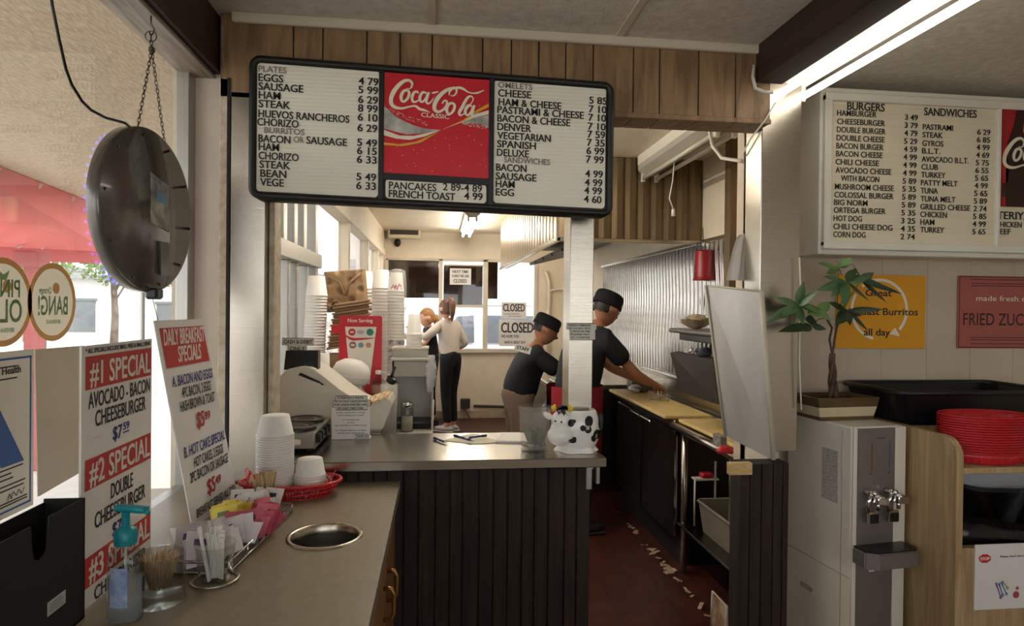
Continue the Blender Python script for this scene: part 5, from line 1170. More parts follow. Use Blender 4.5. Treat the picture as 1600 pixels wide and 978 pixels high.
# head to the left/front
hd = Vector((-.062,-.035,.078)); Rh = Matrix.Rotation(radians(-22),4,'Z')
mb = MB(); mb.ball(hd+Vector((0,0,.031)),.041,.95,.85,1.0,24); mb.ball(hd+Vector((-.008,-.012,-.016)),.046,1.0,.8,.78,24); mb.ball(hd+Vector((-.004,-.006,.0)),.0405,.98,.85,1.0,24); hdo = mb.build('head', M_cow, cj)
def cow_r(z):
    o = prof_cow
    for (r0,z0),(r1,z1) in zip(o,o[1:]):
        if z0 <= z <= z1: return r0+(r1-r0)*(z-z0)/(z1-z0)
    return 1e-4
prof_cow = [(.052,.002),(.064,.012),(.078,.045),(.082,.075),(.078,.110),(.068,.138),(.062,.146)]
def front(px, py, off=.0): 
    """point on the head front from photo pixels, pushed to the surface"""
    p = PY(px, py, 2.172-.085) - Vector((.492,2.172,ZS)); d = (p+Vector((.492,2.172,ZS))-CAM).normalized(); best = None
    for k in range(200):
        q = p + d*(k*.001); s1 = Vector(((q-hd-Vector((0,0,.031))).x/.95,(q-hd-Vector((0,0,.031))).y/.85,(q-hd-Vector((0,0,.031))).z)).length/.041; m2 = q-hd-Vector((-.008,-.012,-.016)); s2 = Vector((m2.x,m2.y/.8,m2.z/.78)).length/.046; b3 = Vector((q.x/.98,q.y/.86,0)).length/ cow_r(q.z)
        if min(s1,s2,b3) < 1: return q - d*.0012
    return p + d*.05
def blob(name, pts, m, par, dz=0):
    mb = MB(); c = sum((front(*p) for p in pts), Vector())/len(pts); mx, my = sum(p[0] for p in pts)/len(pts), sum(p[1] for p in pts)/len(pts); R_s = [[mb._v(front(mx+(p[0]-mx)*k, my+(p[1]-my)*k)) for p in pts] for k in (.25,.5,.75,1)]; cc = mb._v(front(mx,my)); n_ = len(pts)
    for i in range(n_):
        mb._f([cc, R_s[0][i], R_s[0][(i+1)%n_]])
        for a_r, b_r in zip(R_s, R_s[1:]): mb._f([a_r[i], b_r[i], b_r[(i+1)%n_], a_r[(i+1)%n_]])
    d = (c+Vector((.492,2.172,ZS))-CAM).normalized()*-.0015
    bmesh.ops.translate(mb.bm, vec=d, verts=mb.bm.verts); return mb.build(name, m, par)
def cc_(x, y): return (780+x*.1329, 600+y*.1329)
def el(cx, cy, rx, ry, n=14, rot=0): return [cc_(cx+rx*cos(2*pi*i/n)*cos(rot)-ry*sin(2*pi*i/n)*sin(rot), cy+rx*cos(2*pi*i/n)*sin(rot)+ry*sin(2*pi*i/n)*cos(rot)) for i in range(n)]
blob('eye', el(660,436,11,13), M_cowb, hdo); blob('eye', el(731,446,11,13), M_cowb, hdo)
blob('forelock', [cc_(*p) for p in ((668,300),(700,262),(745,248),(795,258),(815,300),(812,375),(778,340),(765,375),(738,338),(715,330),(695,368),(680,320))], M_cowb, hdo)
for sx in (-1, 1):
    e = hd + (Vector((-.026,.004,.068)) if sx < 0 else Vector((.026,-.004,.066)))
    mb = MB(); mb.tube([e, e+Vector((sx*.004,0,.010)), e+Vector((sx*-.003,0,.020))], .008, 10, rs=[.010,.0095,.004]); mb.build('horn', M_cowy, hdo)
    e = hd + (Vector((-.040,0,.044)) if sx < 0 else Vector((.040,-.008,.040)))
    mb = MB(); mb.ball(e+Vector((sx*.010,0,.006)),.020,1.0,.35,.55,14,Matrix.Rotation(sx*-.5,4,'Y')); mb.build('ear', M_cow, hdo)
for pts in (el(846,460,38,46), el(882,440,20,24), el(1055,440,48,68,rot=.1), el(1045,535,42,46), el(985,520,34,36), el(1195,440,28,100), el(1150,590,42,62,rot=.3), el(1112,640,30,40), el(862,670,46,26), el(885,650,24,30)):
    blob('black_spot', pts, M_cowb, cj)
for s, (x, y), sz, wd, rot in (('N',(1022,540),.016,.010,.25),('O',(1128,632),.013,.009,.3),('N',(1182,430),.011,.005,.1)):
    p = front(*cc_(x,y)); tc = (p+Vector((.492,2.172,ZS))-CAM).normalized(); n_ = Vector((p.x,p.y,0)).normalized(); u_ = Vector((-n_.y,n_.x,0)); p2 = p - tc*.004 + n_*.001
    mb = MB(); mb.text(s, frameM(p2, u_, Vector((0,0,1))+n_*.2), sz, wd, .07); mb.build('white_letter', M_pw, cj)
# ================================================================== KITCHEN EQUIPMENT
# exhaust hood
hz = 1.95
M_hood = brushed('hood_steel', (172,156,130), .3, (60,60,1)); M_hoodin = mat('hood_inside', (66,62,60), .45, metal=.6)
hd_ = thing('exhaust_hood', 'long steel exhaust hood hanging over the cooking line', 'hood', (1.2,5.5,hz), world=True)
hx0, hx1, hy0, hy1 = .775, KX1-.005, 4.03, 7.22
mb = MB()
for i in range(11):                      # near end: folded vertical ribs
    a = hx0+(hx1-hx0)*i/11; b = hx0+(hx1-hx0)*(i+1)/11; d = .03
    mb.poly([(a,hy0,hz),(a+.03,hy0-.012,hz),(b-.02,hy0-.012,hz),(b,hy0,hz),(b,hy0+.02,hz),(a,hy0+.02,hz)],(0,0,ZK-hz-.002))
mb.build('end_panel', mat('hood_end', (128,108,80), .4, metal=.55, var=.12, stretch=(6,6,.5)), hd_)
mb = MB()
for i in range(26):
    a = hy0+.02+(hy1-hy0-.02)*i/26; b = hy0+.02+(hy1-hy0-.02)*(i+1)/26
    mb.poly([(hx0-.06*((a-hy0)/(hy1-hy0)),a,hz),(hx0-.010-.06*((a-hy0)/(hy1-hy0)),a+.02,hz),(hx0-.010-.06*((b-hy0)/(hy1-hy0)),b-.02,hz),(hx0-.06*((b-hy0)/(hy1-hy0)),b,hz),(hx0+.02,b,hz),(hx0+.02,a,hz)],(0,0,ZK-hz-.002))
mb.build('side_panel', M_hood, hd_)
mb = MB(); mb.box(hx0-.015,hx1,hy0-.018,hy0+.002,hz-.014,hz+.012,.003); mb.poly([(hx0-.02,hy0-.018,hz-.014),(hx0+.006,hy0-.018,hz-.014),(hx0-.054,hy1,hz-.014),(hx0-.080,hy1,hz-.014)],(0,0,.028)); mb.build('edge_rail', M_steel, hd_)
mb = MB(); mb.poly([(hx0+.03,hy0+.06,hz+.22),(hx1,hy0+.06,hz+.22),(hx1,hy1,hz+.22),(hx0+.03,hy1,hz+.22)],(0,0,.01)); mb.build('plenum', M_hoodin, hd_)
for i in range(6):
    y = hy0+.2+i*.48; mb = MB(); mb.slab([(hx0+.25,y,hz+.03),(hx0+.25,y+.42,hz+.03),(hx1-.05,y+.42,hz+.20),(hx1-.05,y,hz+.20)],.03); mb.build('filter', M_hoodin, hd_)
mb = MB(); mb.box(.86,.94,hy0-.10,hy0-.02,hz+.02,hz+.24,.004); mb.build('junction_box', mat('cream_box',(222,208,160),.5), hd_)
# wall column and jamb cloth
mb = MB(); mb.box(KX1-.10,KX1-.001,3.42,3.49,1.1,ZK); struct('wall_column', mb, mat('hood_end', (160,136,100)))
# unit in the upper back corner: wall air conditioner
ac = thing('air_vent', 'cream framed dark air vent high in the far left kitchen corner', 'vent', (-.5,KY1,2.4), world=True)
a = PY(606,346,KY1-.2); b = PY(657,372,KY1-.2)
mb = MB(); mb.box(a.x,b.x,KY1-.2,KY1-.001,b.z,a.z,.01); mb.build('frame', M_kcream, ac)
mb = MB()
for i in range(7): z = b.z+.05+i*(a.z-b.z-.08)/7; mb.box(a.x+.03,b.x-.03,KY1-.208,KY1-.199,z,z+.016)
mb.box(a.x+.028,b.x-.028,KY1-.203,KY1-.2,b.z+.04,a.z-.03); mb.build('louvres', mat('vent_dark',(66,56,48),.6), ac)
mb = MB(); c = PY(621,379,KY1-.02); mb.ball(c, .045, 1, 1, 1.3, 10); o = mb.build('wall_sensor', M_black); tag(o,'small black sensor on the back wall below the air vent','sensor')
# closed signs
def closed(px, py, qx, qy, y, label, lines):
    a = PY(px,py,y); b = PY(qx,qy,y); w_, h_ = b.x-a.x, a.z-b.z
    t = thing('closed_sign', label, 'sign', (a.x,y,b.z), world=True)
    mb = MB(); mb.box(a.x,b.x,y,y+.004,b.z,a.z); mb.build('sheet', M_paper, t)
    mb = MB(frameM((a.x,y-.001,b.z),(1,0,0),(0,0,1)))
    for s, u, v, hh, ww, bo in lines: mb.text(s, Matrix.Translation((w_*u,h_*v,0)), h_*hh, w_*ww, bo)
    mb.build('lettering', mat('sign_ink',(58,56,58),.6,var=0), t); return t
yg = Y1-.04
closed(784,472,822,498,yg-.012,'small closed sign above the larger closed sign in the back window',(('CLOSED',.06,.45,.45,.88,.06),('sorry we missed you',.1,.26,.07,.6,.03),('please call again',.3,.12,.06,.5,.03)))
closed(780,499.5,835,541,yg-.012,'larger closed sign low in the back window behind the bent man',(('CLOSED',.06,.52,.38,.9,.06),('WE HOPE YOU',.06,.32,.11,.5,.05),('HAVE A GREAT DAY',.15,.1,.10,.6,.05)))
closed(703,419,736,445,yg-.03,'white paper closed notice in the middle pane of the back window',(('NEXT TIME',.12,.72,.16,.75,.05),('SORRY WE ARE',.10,.45,.16,.8,.05),('CLOSED',.18,.12,.22,.62,.06)))
# prep line: refrigerated table, cutting boards, open frame table
M_dk = brushed('dark_door', (84,78,74), .32, (1,1,40))
pt = thing('prep_refrigerator', 'dark steel refrigerated prep table under the cutting boards', 'prep table', (1.5,4.0,0), world=True)
px0 = 1.375
mb = MB(); mb.box(px0+.03,KX1-.03,3.50,4.72,.16,.82); mb.build('body', M_dk, pt)
for (a, b) in ((3.52,4.10),(4.12,4.70)):
    mb = MB(); mb.box(px0,px0+.03,a,b,.17,.79,.004); d = mb.build('door', M_dk, pt)
    mb = MB(); e = (b-.10) if a < 4 else (a+.10); mb.box(px0-.02,px0,min(e-.10,e+.1),max(e-.1,e+.1),.765,.785,.004); mb.build('handle', M_chrome, d)
mb = MB(); mb.box(px0-.015,KX1-.03,3.48,4.74,.82,.86,.004); mb.build('top_rail', M_steel, pt)
mb = MB(); mb.box(px0+.05,KX1-.05,3.52,4.70,.0,.16); mb.build('plinth', M_rubber, pt)
M_board = mat('cutting_board', (222,192,124), .5, var=.06, vscale=14)
cbd = thing('cutting_board', 'worn yellow cutting board in front of the standing cook', 'cutting board', (1.45,4.1,.861), world=True)
mb = MB(); mb.box(1.315,1.60,3.52,4.72,.862,.882,.004); mb.build('board', M_board, cbd)
cbd2 = thing('cutting_board', 'second yellow cutting board beside the leaning steel panel', 'cutting board', (1.45,3.0,.85), world=True)
mb = MB(); mb.box(1.37,1.62,2.62,3.45,.858,.876,.004); mb.build('board', M_board, cbd2)
ft = thing('steel_table', 'open stainless frame table with rolled edge and lower shelf', 'table', (1.5,2.9,0), world=True)
mb = MB(); mb.box(1.34,KX1-.02,2.57,3.47,.83,.85,.003); mb.cyl((1.345,2.57,.835),(1.345,3.47,.835),.021,seg=12); mb.build('top', M_steel, ft)
for (x,y) in ((1.40,3.42),(1.40,2.62),(1.68,3.42),(1.68,2.62)):
    mb = MB(); mb.cyl((x,y,0),(x,y,.83),.019,seg=12); mb.build('leg', M_steel, ft)
mb = MB(); mb.box(1.37,KX1-.02,2.58,3.45,.27,.285,.003); mb.build('shelf', M_darksteel, ft)
mb = MB(); mb.box(1.36,1.368,3.45,3.475,.2,.78); mb.build('drain_strip', M_chrome, ft)
# rear ledge, lid of the chilled well, food bins
lg = thing('steel_ledge', 'stainless ledge along the wall behind the prep line', 'ledge', (1.65,4.2,.86), world=True)
mb = MB(); mb.box(1.67,KX1-.021,3.5,5.1,.862,1.0,.004); mb.box(1.655,KX1-.021,3.5,5.1,1.0,1.02,.004); mb.build('ledge', M_steel, lg)
ld = thing('chilled_lid', 'tilted dark grey lid of the chilled well with foil on top', 'lid', (1.6,3.4,.87), world=True)
q = [PY(1063,612,3.25),PY(1122,632,2.95),PY(1113,562,2.95),PY(1047,551,3.25)]
mb = MB(); mb.slab(q,.05); mb.build('panel', mat('lid_grey',(84,78,74),.35,metal=.4), ld)
mb = MB(); 
sdn = [PY(1063,612,3.25),PY(1047,551,3.25)]; mb.poly([sdn[0],sdn[1],sdn[1]+Vector((.12,.12,.0)),sdn[0]+Vector((.1,.12,0))],(0.004,0.004,0)); mb.build('side_plate', mat('lid_grey',(84,78,74)), ld)
mb = MB(); mb.box(1.655,1.738,2.98,3.40,.8515,1.09,.004); mb.build('well_back', M_darksteel, ld)
fo = MB(); random.seed(5); c = PY(1080,552,3.2); of = [[random.uniform(-.012,.012) for j in range(12)] for i in range(12)]
fo.grid(lambda u,v: (c.x-.04+u*.09, c.y-.03+v*.06, c.z-.01+.035*sin(pi*u)+of[int(u*9)][int(v*9)]), 9, 9, False); o = fo.build('foil_wrap', mat('foil',(214,216,220),.3,metal=.7)); tag(o,'crumpled silver foil on top of the tilted lid','foil')
fo = MB(); c = PY(1100,556,3.05); fo.grid(lambda u,v: ((.035+of[int(u*10)%10][int(v*9)])*cos(2*pi*u)*sin(pi*(.1+.8*v))+c.x, (.03+of[int(u*10)%10][int(v*9)])*sin(2*pi*u)*sin(pi*(.1+.8*v))+c.y, c.z-.02+.06*v+of[int(u*10)%10][int(v*9)]), 10, 9, True, True); o = fo.build('dark_cloth', mat('navy_cloth',(44,46,58),.8)); tag(o,'crumpled dark cloth beside the foil on the tilted lid','cloth')
sh = thing('wall_shelf', 'grey tubular shelf on the quilted steel wall above the lid', 'shelf', (1.6,3.4,1.38), world=True)
a = PY(1046,515,3.6); 
mb = MB(); zq = a.z; mb.box(a.x,KX1-.02,3.46,3.62,zq-.016,zq+.010,.012,2); mb.box(a.x,KX1-.02,2.95,3.45,zq-.016,zq+.010,.012,2); mb.build('plate', mat('shelf_grey',(128,124,118),.4,metal=.5), sh)
mb = MB(); mb.box(a.x+.06,KX1-.02,3.0,3.6,zq-.06,zq-.018,.006); mb.build('under_rail', M_darksteel, sh)
fo = MB(); c = PY(1088,500,3.35); fo.grid(lambda u,v: (c.x+(.085+2*of[int(u*11)%11][int(v*9)])*cos(2*pi*u)*sin(pi*(.05+.9*v)), c.y+(.05+of[int(u*11)%11][int(v*9)])*sin(2*pi*u)*sin(pi*(.05+.9*v)), zq+.011+.085*v+1.2*of[int(u*11)%11][int(v*9)]*sin(pi*v)), 11, 9, False, True); o = fo.build('bread_bag', mat('bread_plastic',(186,172,146),.35,rgb2=(120,104,78),vscale=20)); tag(o,'crumpled plastic bread bag lying on the grey wall shelf','bag')
# diced food on the board, containers near the cook's hand
for (px_, py_, rgb, lb, nm, n, sp) in ((1048,603,(206,188,150),'shredded food under the hand of the standing cook','shredded_food',30,.03),):
    c = Vector((1.52,4.12,.884)); mb = MB(); random.seed(n)
    for k in range(n): mb.cbox((c.x+random.gauss(0,sp), c.y+random.gauss(0,sp*1.6), c.z+.004+random.uniform(0,.012)),(.016,.010,.006),0,1,Euler((random.random(),random.random(),random.random()*3)).to_matrix().to_4x4())
    o = mb.build(nm, mat(nm, rgb, .6, var=.25, vscale=40)); tag(o, lb, 'food', kind='stuff')
fb_ = thing('food_pan', 'steel pan of red sliced food left of the tilted lid', 'pan', (1.55,3.95,.883), world=True)
c = Vector((1.50,0,.965))
mb = MB(); 
for b in ((c.x-.06,c.x+.06,4.53,4.535),(c.x-.06,c.x+.06,4.66,4.665),(c.x-.06,c.x-.055,4.53,4.665),(c.x+.055,c.x+.06,4.53,4.665)): mb.box(*b,.883,c.z+.03)
mb.box(c.x-.06,c.x+.06,4.53,4.665,.883,.887); mb.build('pan', mat('pan_brown',(96,84,70),.4), fb_)
mb = MB(); random.seed(12)
for k in range(26): mb.ball((c.x+random.uniform(-.05,.05),4.6+random.uniform(-.05,.05),c.z+.03+random.uniform(-.005,.012)),.018,1,.8,.45,8)
o = mb.build('sliced_food', mat('red_food',(150,52,44),.5,rgb2=(176,92,72),vscale=30), fb_); o['kind'] = 'stuff'
wb = MB(); c = PY(992,585,4.50); wb.grid(lambda u,v: (c.x+.05*cos(2*pi*u)*sin(pi*(.05+.9*v)), c.y+.05*sin(2*pi*u)*sin(pi*(.05+.9*v)), .884+.06*v+1.5*of[int(u*10)%10][int(v*9)]*sin(pi*v)), 10, 9, True, True); o = wb.build('paper_wrap', M_paper); tag(o,'crumpled white paper on the board beyond the cook arm','paper')
# red hanging can, cloth on the jamb
cn = thing('hanging_can', 'small red can hanging by a wire from the hood edge', 'can', PY(1100,438,3.9))
mb = MB(); s = 3.95/F; mb.lathe([(0,0),(18*s,0),(18*s,.006),(17*s,.01),(16*s,.03),(14.5*s,46*s),(13.5*s,48*s),(0,48*s)], seg=28); mb.build('can', mat('can_red',(150,30,36),.35), cn)
mb = MB(); mb.lathe([(16.3*s,14*s),(15.2*s,36*s)], seg=10, a0=-1.1, a1=-.2); mb.build('label', mat('can_label',(150,110,60),.5,rgb2=(90,40,30),vscale=40), cn)
mb = MB(); mb.tube([(-13*s,0,47*s),(-14*s,0,54*s),(-10*s,.005,60*s),(0,.02,63*s),(10*s,.005,60*s),(14*s,0,54*s),(13*s,0,47*s)], .0035, 6); mb.tube([(0,.02,63*s),(0,.03,63*s+.09)], .003, 6); mb.build('wire_handle', M_darksteel, cn)
tw = MB()
def twf(u, v): 
    top = PY(1160,366,2.30); w_ = .022+.05*v**.6; x = top.x+.014-w_*(1-u); return (x, 2.296+.008*sin(u*9)*sin(u*pi)+.002*v, top.z-.178*v)
tw.grid(twf, 14, 14); tw.grid(lambda u,v: (lambda p:(p[0],p[1]+.012,p[2]))(twf(u,v)), 14, 14); o = tw.build('hanging_cloth', mat('white_cloth',(222,214,204),.8,var=.05)); tag(o,'white cloth hanging behind the steel jamb above the leaning panel','cloth')
# leaning steel panel on the stub wall
sp_ = thing('splash_panel', 'bright stainless panel leaning on the stub wall below the jamb', 'panel', (1.15,2.2,.98), world=True)
q = [PY(1134,681,2.37), PY(1206,718,2.035), PY(1187,455,2.035), PY(1104,446,2.37)]
mb = MB(); mb.slab([q[0],q[1],q[2],q[3]],.016); mb.build('sheet', mat('panel_steel',(208,206,202),.42,metal=.55,var=.1,vscale=5,stretch=(1,1,.3)), sp_)
mb = MB(); mb.tube([q[3]+Vector((-.004,0,0)), q[0]+Vector((-.004,0,0))], .005, 6); mb.tube([q[2]+Vector((.006,0,0)), q[1]+Vector((.006,0,0))], .009, 6); mb.tube([q[3],q[2]], .004, 6); mb.build('edge_trim', mat('edge_cream',(196,186,164),.5), sp_)
pw_ = MB(); a = PY(1136,696,2.028); mb_ = pw_; pw_.box(a.x,a.x+.08,2.005,2.029,.945,.985,.001); o = pw_.build('plywood_end', wood('plywood',(206,176,124),(180,146,96),.6,6,(3,3,12),.03)); tag(o,'raw plywood strip under the leaning steel panel','plywood')
rc = MB(); c = PY(1140,683,2.62); rc.lathe([(0,0),(.03,0),(.034,.012),(.018,.03),(0,.034)], (c.x-.02,2.62,.873), 16, None, 1.2, .6); o = rc.build('red_scraper', M_nred); tag(o,'red plastic scraper at the foot of the leaning panel','scraper')
wp = MB(); c = PY(1122,672,2.75); wp.box(c.x-.012,c.x+.02,2.70,2.78,.873,.93,.004); o = wp.build('label_roll', mat('roll_grey',(150,140,132),.6,var=.2,vscale=60)); tag(o,'grey label block on the second cutting board by the panel','block')
# things under the frame table
gb = thing('grey_bin', 'grey plastic bus bin on the lower shelf of the frame table', 'bin', (1.5,2.72,.286), world=True)
def openbin(t, x0,x1,y0,y1,z0,z1, m, tp=.02, rim=.012):
    mb = MB(); o = [(x0+tp,y0+tp),(x1-tp,y0+tp),(x1-tp,y1-tp),(x0+tp,y1-tp)]; O = [(x0,y0),(x1,y0),(x1,y1),(x0,y1)]
    i_ = [(x0+.008,y0+.008),(x1-.008,y0+.008),(x1-.008,y1-.008),(x0+.008,y1-.008)]
    b = [mb._v((x,y,z0)) for x,y in o]; tt = [mb._v((x,y,z1)) for x,y in O]; ii = [mb._v((x,y,z1)) for x,y in i_]; ib = [mb._v((x+(.006 if x<(x0+x1)/2 else -.006),y+(.006 if y<(y0+y1)/2 else -.006),z0+.006)) for x,y in o]
    mb._f(b[::-1]); mb._f(ib)
    for k in range(4): j=(k+1)%4; mb._f([b[k],b[j],tt[j],tt[k]]); mb._f([tt[k],tt[j],ii[j],ii[k]]); mb._f([ii[k],ii[j],ib[j],ib[k]])
    bmesh.ops.bevel(mb.bm, geom=[e for e in mb.bm.edges if abs(e.verts[0].co.z-e.verts[1].co.z) > (z1-z0)*.5], offset=min(.03,(x1-x0)*.12), segments=4, affect='EDGES')
    mb.build('tub', m, t)
    mb = MB(); mb.tube([(x0+.02,y0,z1),(x1-.02,y0,z1),(x1,y0+.02,z1),(x1,y1-.02,z1),(x1-.02,y1,z1),(x0+.02,y1,z1),(x0,y1-.02,z1),(x0,y0+.02,z1)], rim, 8, closed=True); mb.build('rim', m, t)
openbin(gb, 1.43,1.65,2.90,3.32,.287,.45, mat('bin_grey',(132,124,108),.5), .02, .008)
ws = thing('wire_stand', 'small white stand with a red block under the frame table', 'stand', (1.5,3.36,.286), world=True)
a = PX(1100,757,1.45); mb = MB(); mb.box(a.x-.02,a.x+.12,3.34,3.40,a.z,a.z+.01,.002); mb.build('shelf', M_white, ws)
mb = MB(); mb.cyl((a.x-.01,3.37,.286),(a.x-.01,3.37,a.z),.005); mb.cyl((a.x+.11,3.37,.286),(a.x+.11,3.37,a.z+.10),.006); mb.build('legs_frame', M_white, ws)
mb = MB(); mb.box(a.x+.02,a.x+.09,3.345,3.395,a.z+.0105,a.z+.04,.008); mb.build('red_block', M_nred, ws)
bd = thing('leaning_board', 'white edged picture board leaning at the foot of the stub wall', 'board', (1.2,2.4,0), world=True)
q = [PX(1112,938,1.3), PX(1136,958,1.3), PX(1136,905,1.3), PX(1114,884,1.3)]; zlo = min(p.z for p in q); q = [Vector((p.x, p.y, p.z-min(q[0].z,q[1].z)+.002)) for p in q]; q[0].z = q[1].z = .002
mb = MB(); mb.slab(q,.008); mb.build('sheet', mat('board_print',(206,186,160),.6,rgb2=(150,110,84),vscale=16), bd)
mb = MB(); mb.tube(q, .006, 6, closed=True); mb.build('edge', M_white, bd)
mb = MB()
random.seed(14)
for k in range(34):
    t = random.random()**.8; px_ = 975+t*170+random.uniform(-26,10); py_ = 800+t*150+random.uniform(-8,14); c = PZ(px_, py_, .001); c.x = min(c.x, 1.33)
    s = random.uniform(.008,.03)*(1.5 if random.random()<.2 else 1); R = Euler((random.uniform(-.3,.3),random.uniform(-.3,.3),random.uniform(0,6))).to_matrix().to_4x4(); mb.cbox((c.x,c.y,.006),(s*1.8,s*.7,.004),0,1,R)
o = mb.build('floor_scraps', mat('scrap_cream',(190,170,140),.7,var=.2,vscale=30)); tag(o,'pale food scraps scattered on the red floor along the prep line','scraps',kind='stuff')
# griddle station further back beside the bent cook
gd = thing('griddle_station', 'steel griddle station with pans beyond the bent cook', 'griddle', (1.35,5.9,0), world=True)
mb = MB(); mb.box(.93,KX1-.03,5.0,6.7,.0,.84,.005); mb.build('body', M_darksteel, gd)
mb = MB(); mb.box(.90,KX1-.03,4.98,6.72,.84,.88,.006); mb.build('top_plate', M_steel, gd)
fp = thing('food_tray', 'steel tray of yellow food on the griddle station', 'tray', (1.0,5.1,.881), world=True)
mb = MB(); mb.box(.95,1.12,5.02,5.3,.881,.93,.008); mb.build('tray', M_steel, fp); mb = MB(); random.seed(3)
for k in range(24): mb.ball((random.uniform(.965,1.105),random.uniform(5.04,5.28),.935),.022,1,1,.5,8)
o = mb.build('yellow_food', mat('yellow_food',(214,190,112),.6,var=.15,vscale=30), fp); o['kind'] = 'stuff'
cp_ = thing('crumpled_bag', 'crumpled clear bag hanging on the griddle station front', 'bag', PY(862,625,4.9))
mb = MB(); mb.grid(lambda u,v: (.07*cos(2*pi*u)*(.4+.6*v)+2*of[int(u*10)%10][int(v*9)], .02*sin(2*pi*u)*(.4+.6*v), .14-.26*v+1.5*of[int(u*10)%10][int(v*9)]), 10, 9, False, True); mb.build('film', mat('bag_film',(176,174,176),.3,rgb2=(120,118,124),vscale=30), cp_)
# ================================================================== PEOPLE
def skinmesh(nodes, edges, root=0, sub=2):
    """one continuous surface grown over a skeleton: nodes = [(pos, rx, ry)]"""
    me = bpy.data.meshes.new('sk'); me.from_pydata([n[0] for n in nodes], edges, []); ob = bpy.data.objects.new('sk', me); COL.objects.link(ob)
    md = ob.modifiers.new('s', 'SKIN'); md.use_smooth_shade = True
    lay = me.skin_vertices[0].data if me.skin_vertices else None
    if lay is None:
        bpy.context.view_layer.objects.active = ob; bpy.ops.mesh.customdata_skin_add(); lay = me.skin_vertices[0].data
    for i, n in enumerate(nodes): lay[i].radius = (n[1], n[2] if len(n) > 2 else n[1]); lay[i].use_root = (i == root)
    sb_ = ob.modifiers.new('d', 'SUBSURF'); sb_.levels = sub; sb_.render_levels = sub
    dg = bpy.context.evaluated_depsgraph_get(); out = bpy.data.meshes.new_from_object(ob.evaluated_get(dg))
    bpy.data.objects.remove(ob); bpy.data.meshes.remove(me); return out
def put(name, me, m, parent):
    me.materials.clear(); me.materials.append(m)
    for p in me.polygons: p.use_smooth = True; p.material_index = 0
    o = bpy.data.objects.new(name, me); COL.objects.link(o); o.parent = parent; me.name = name; return o
class Fig:
    """skeleton in the figure's own space: x = forward, y = left, z = up, feet at 0"""
    def __init__(s, J): s.J = {k: Vector(v) for k, v in J.items()}
    def mesh(s, spec, edges, root=0, sub=2):
        idx = {k: i for i, (k, *_) in enumerate(spec)}
        return skinmesh([(s.J[k], *r) for k, *r in spec], [(idx[a], idx[b]) for a, b in edges], root, sub)
def head_mesh(c, fwd, up, s=1.0):
    """closed head with brow, nose, lips, chin and ears, as a lat-long shape around centre c"""
    f = Vector(fwd).normalized(); u = Vector(up); u = (u-f*u.dot(f)).normalized(); l = u.cross(f)
    nu, nv = 32, 24; bm = bmesh.new(); rows_ = []
    for j in range(nv+1):
        th = pi*j/nv; r_ = []
        for i in range(nu):
            ph = 2*pi*i/nu; x, y, z = sin(th)*cos(ph), sin(th)*sin(ph), cos(th)
            X = .098*x; Y = .074*y; Z = .118*z
            if z < 0: Y *= 1-.28*(-z)**1.3; X = X*(1-.10*(-z)) + .010*(-z)
            if x < 0 and z < -.3: X *= 1-.35*(-z-.3)
            if x > .75:
                k = max(0, 1-abs(y)/.22); X += .024*k*max(0, 1-abs(z+.12)/.22)*(1.2 if z < -.1 else .8)       # nose
                X -= .007*max(0, 1-abs(abs(y)-.32)/.14)*max(0, 1-abs(z-.06)/.12)                             # eye sockets
                X += .006*max(0, 1-abs(y)/.34)*max(0, 1-abs(z+.48)/.10)                                      # lips
                X += .008*max(0, 1-abs(y)/.35)*max(0, 1-abs(z+.80)/.16)                                      # chin
                X += .004*max(0, 1-abs(z-.22)/.10)*max(0, 1-abs(y)/.6)                                       # brow
            if abs(y) > .86 and -.25 < z < .18 and -.5 < x < .25: Y += (1 if y > 0 else -1)*.016               # ears
            r_.append(bm.verts.new(Vector(c)+(f*X+l*Y+u*Z)*s))
        rows_.append(r_)
    for j in range(nv):
        for i in range(nu):
            q = [rows_[j][i], rows_[j+1][i], rows_[j+1][(i+1)%nu], rows_[j][(i+1)%nu]]
            bm.faces.new(q)
    bmesh.ops.remove_doubles(bm, verts=bm.verts[:], dist=.0004); bmesh.ops.recalc_face_normals(bm, faces=bm.faces[:])
    return bm, f, l, u
def merge(me, bm):
    """joins a bmesh onto a mesh, giving one body"""
    b = bmesh.new(); b.from_mesh(me); t = bpy.data.meshes.new('tmp'); bm.to_mesh(t); bm.free(); b.from_mesh(t); bpy.data.meshes.remove(t); b.to_mesh(me); b.free(); return me
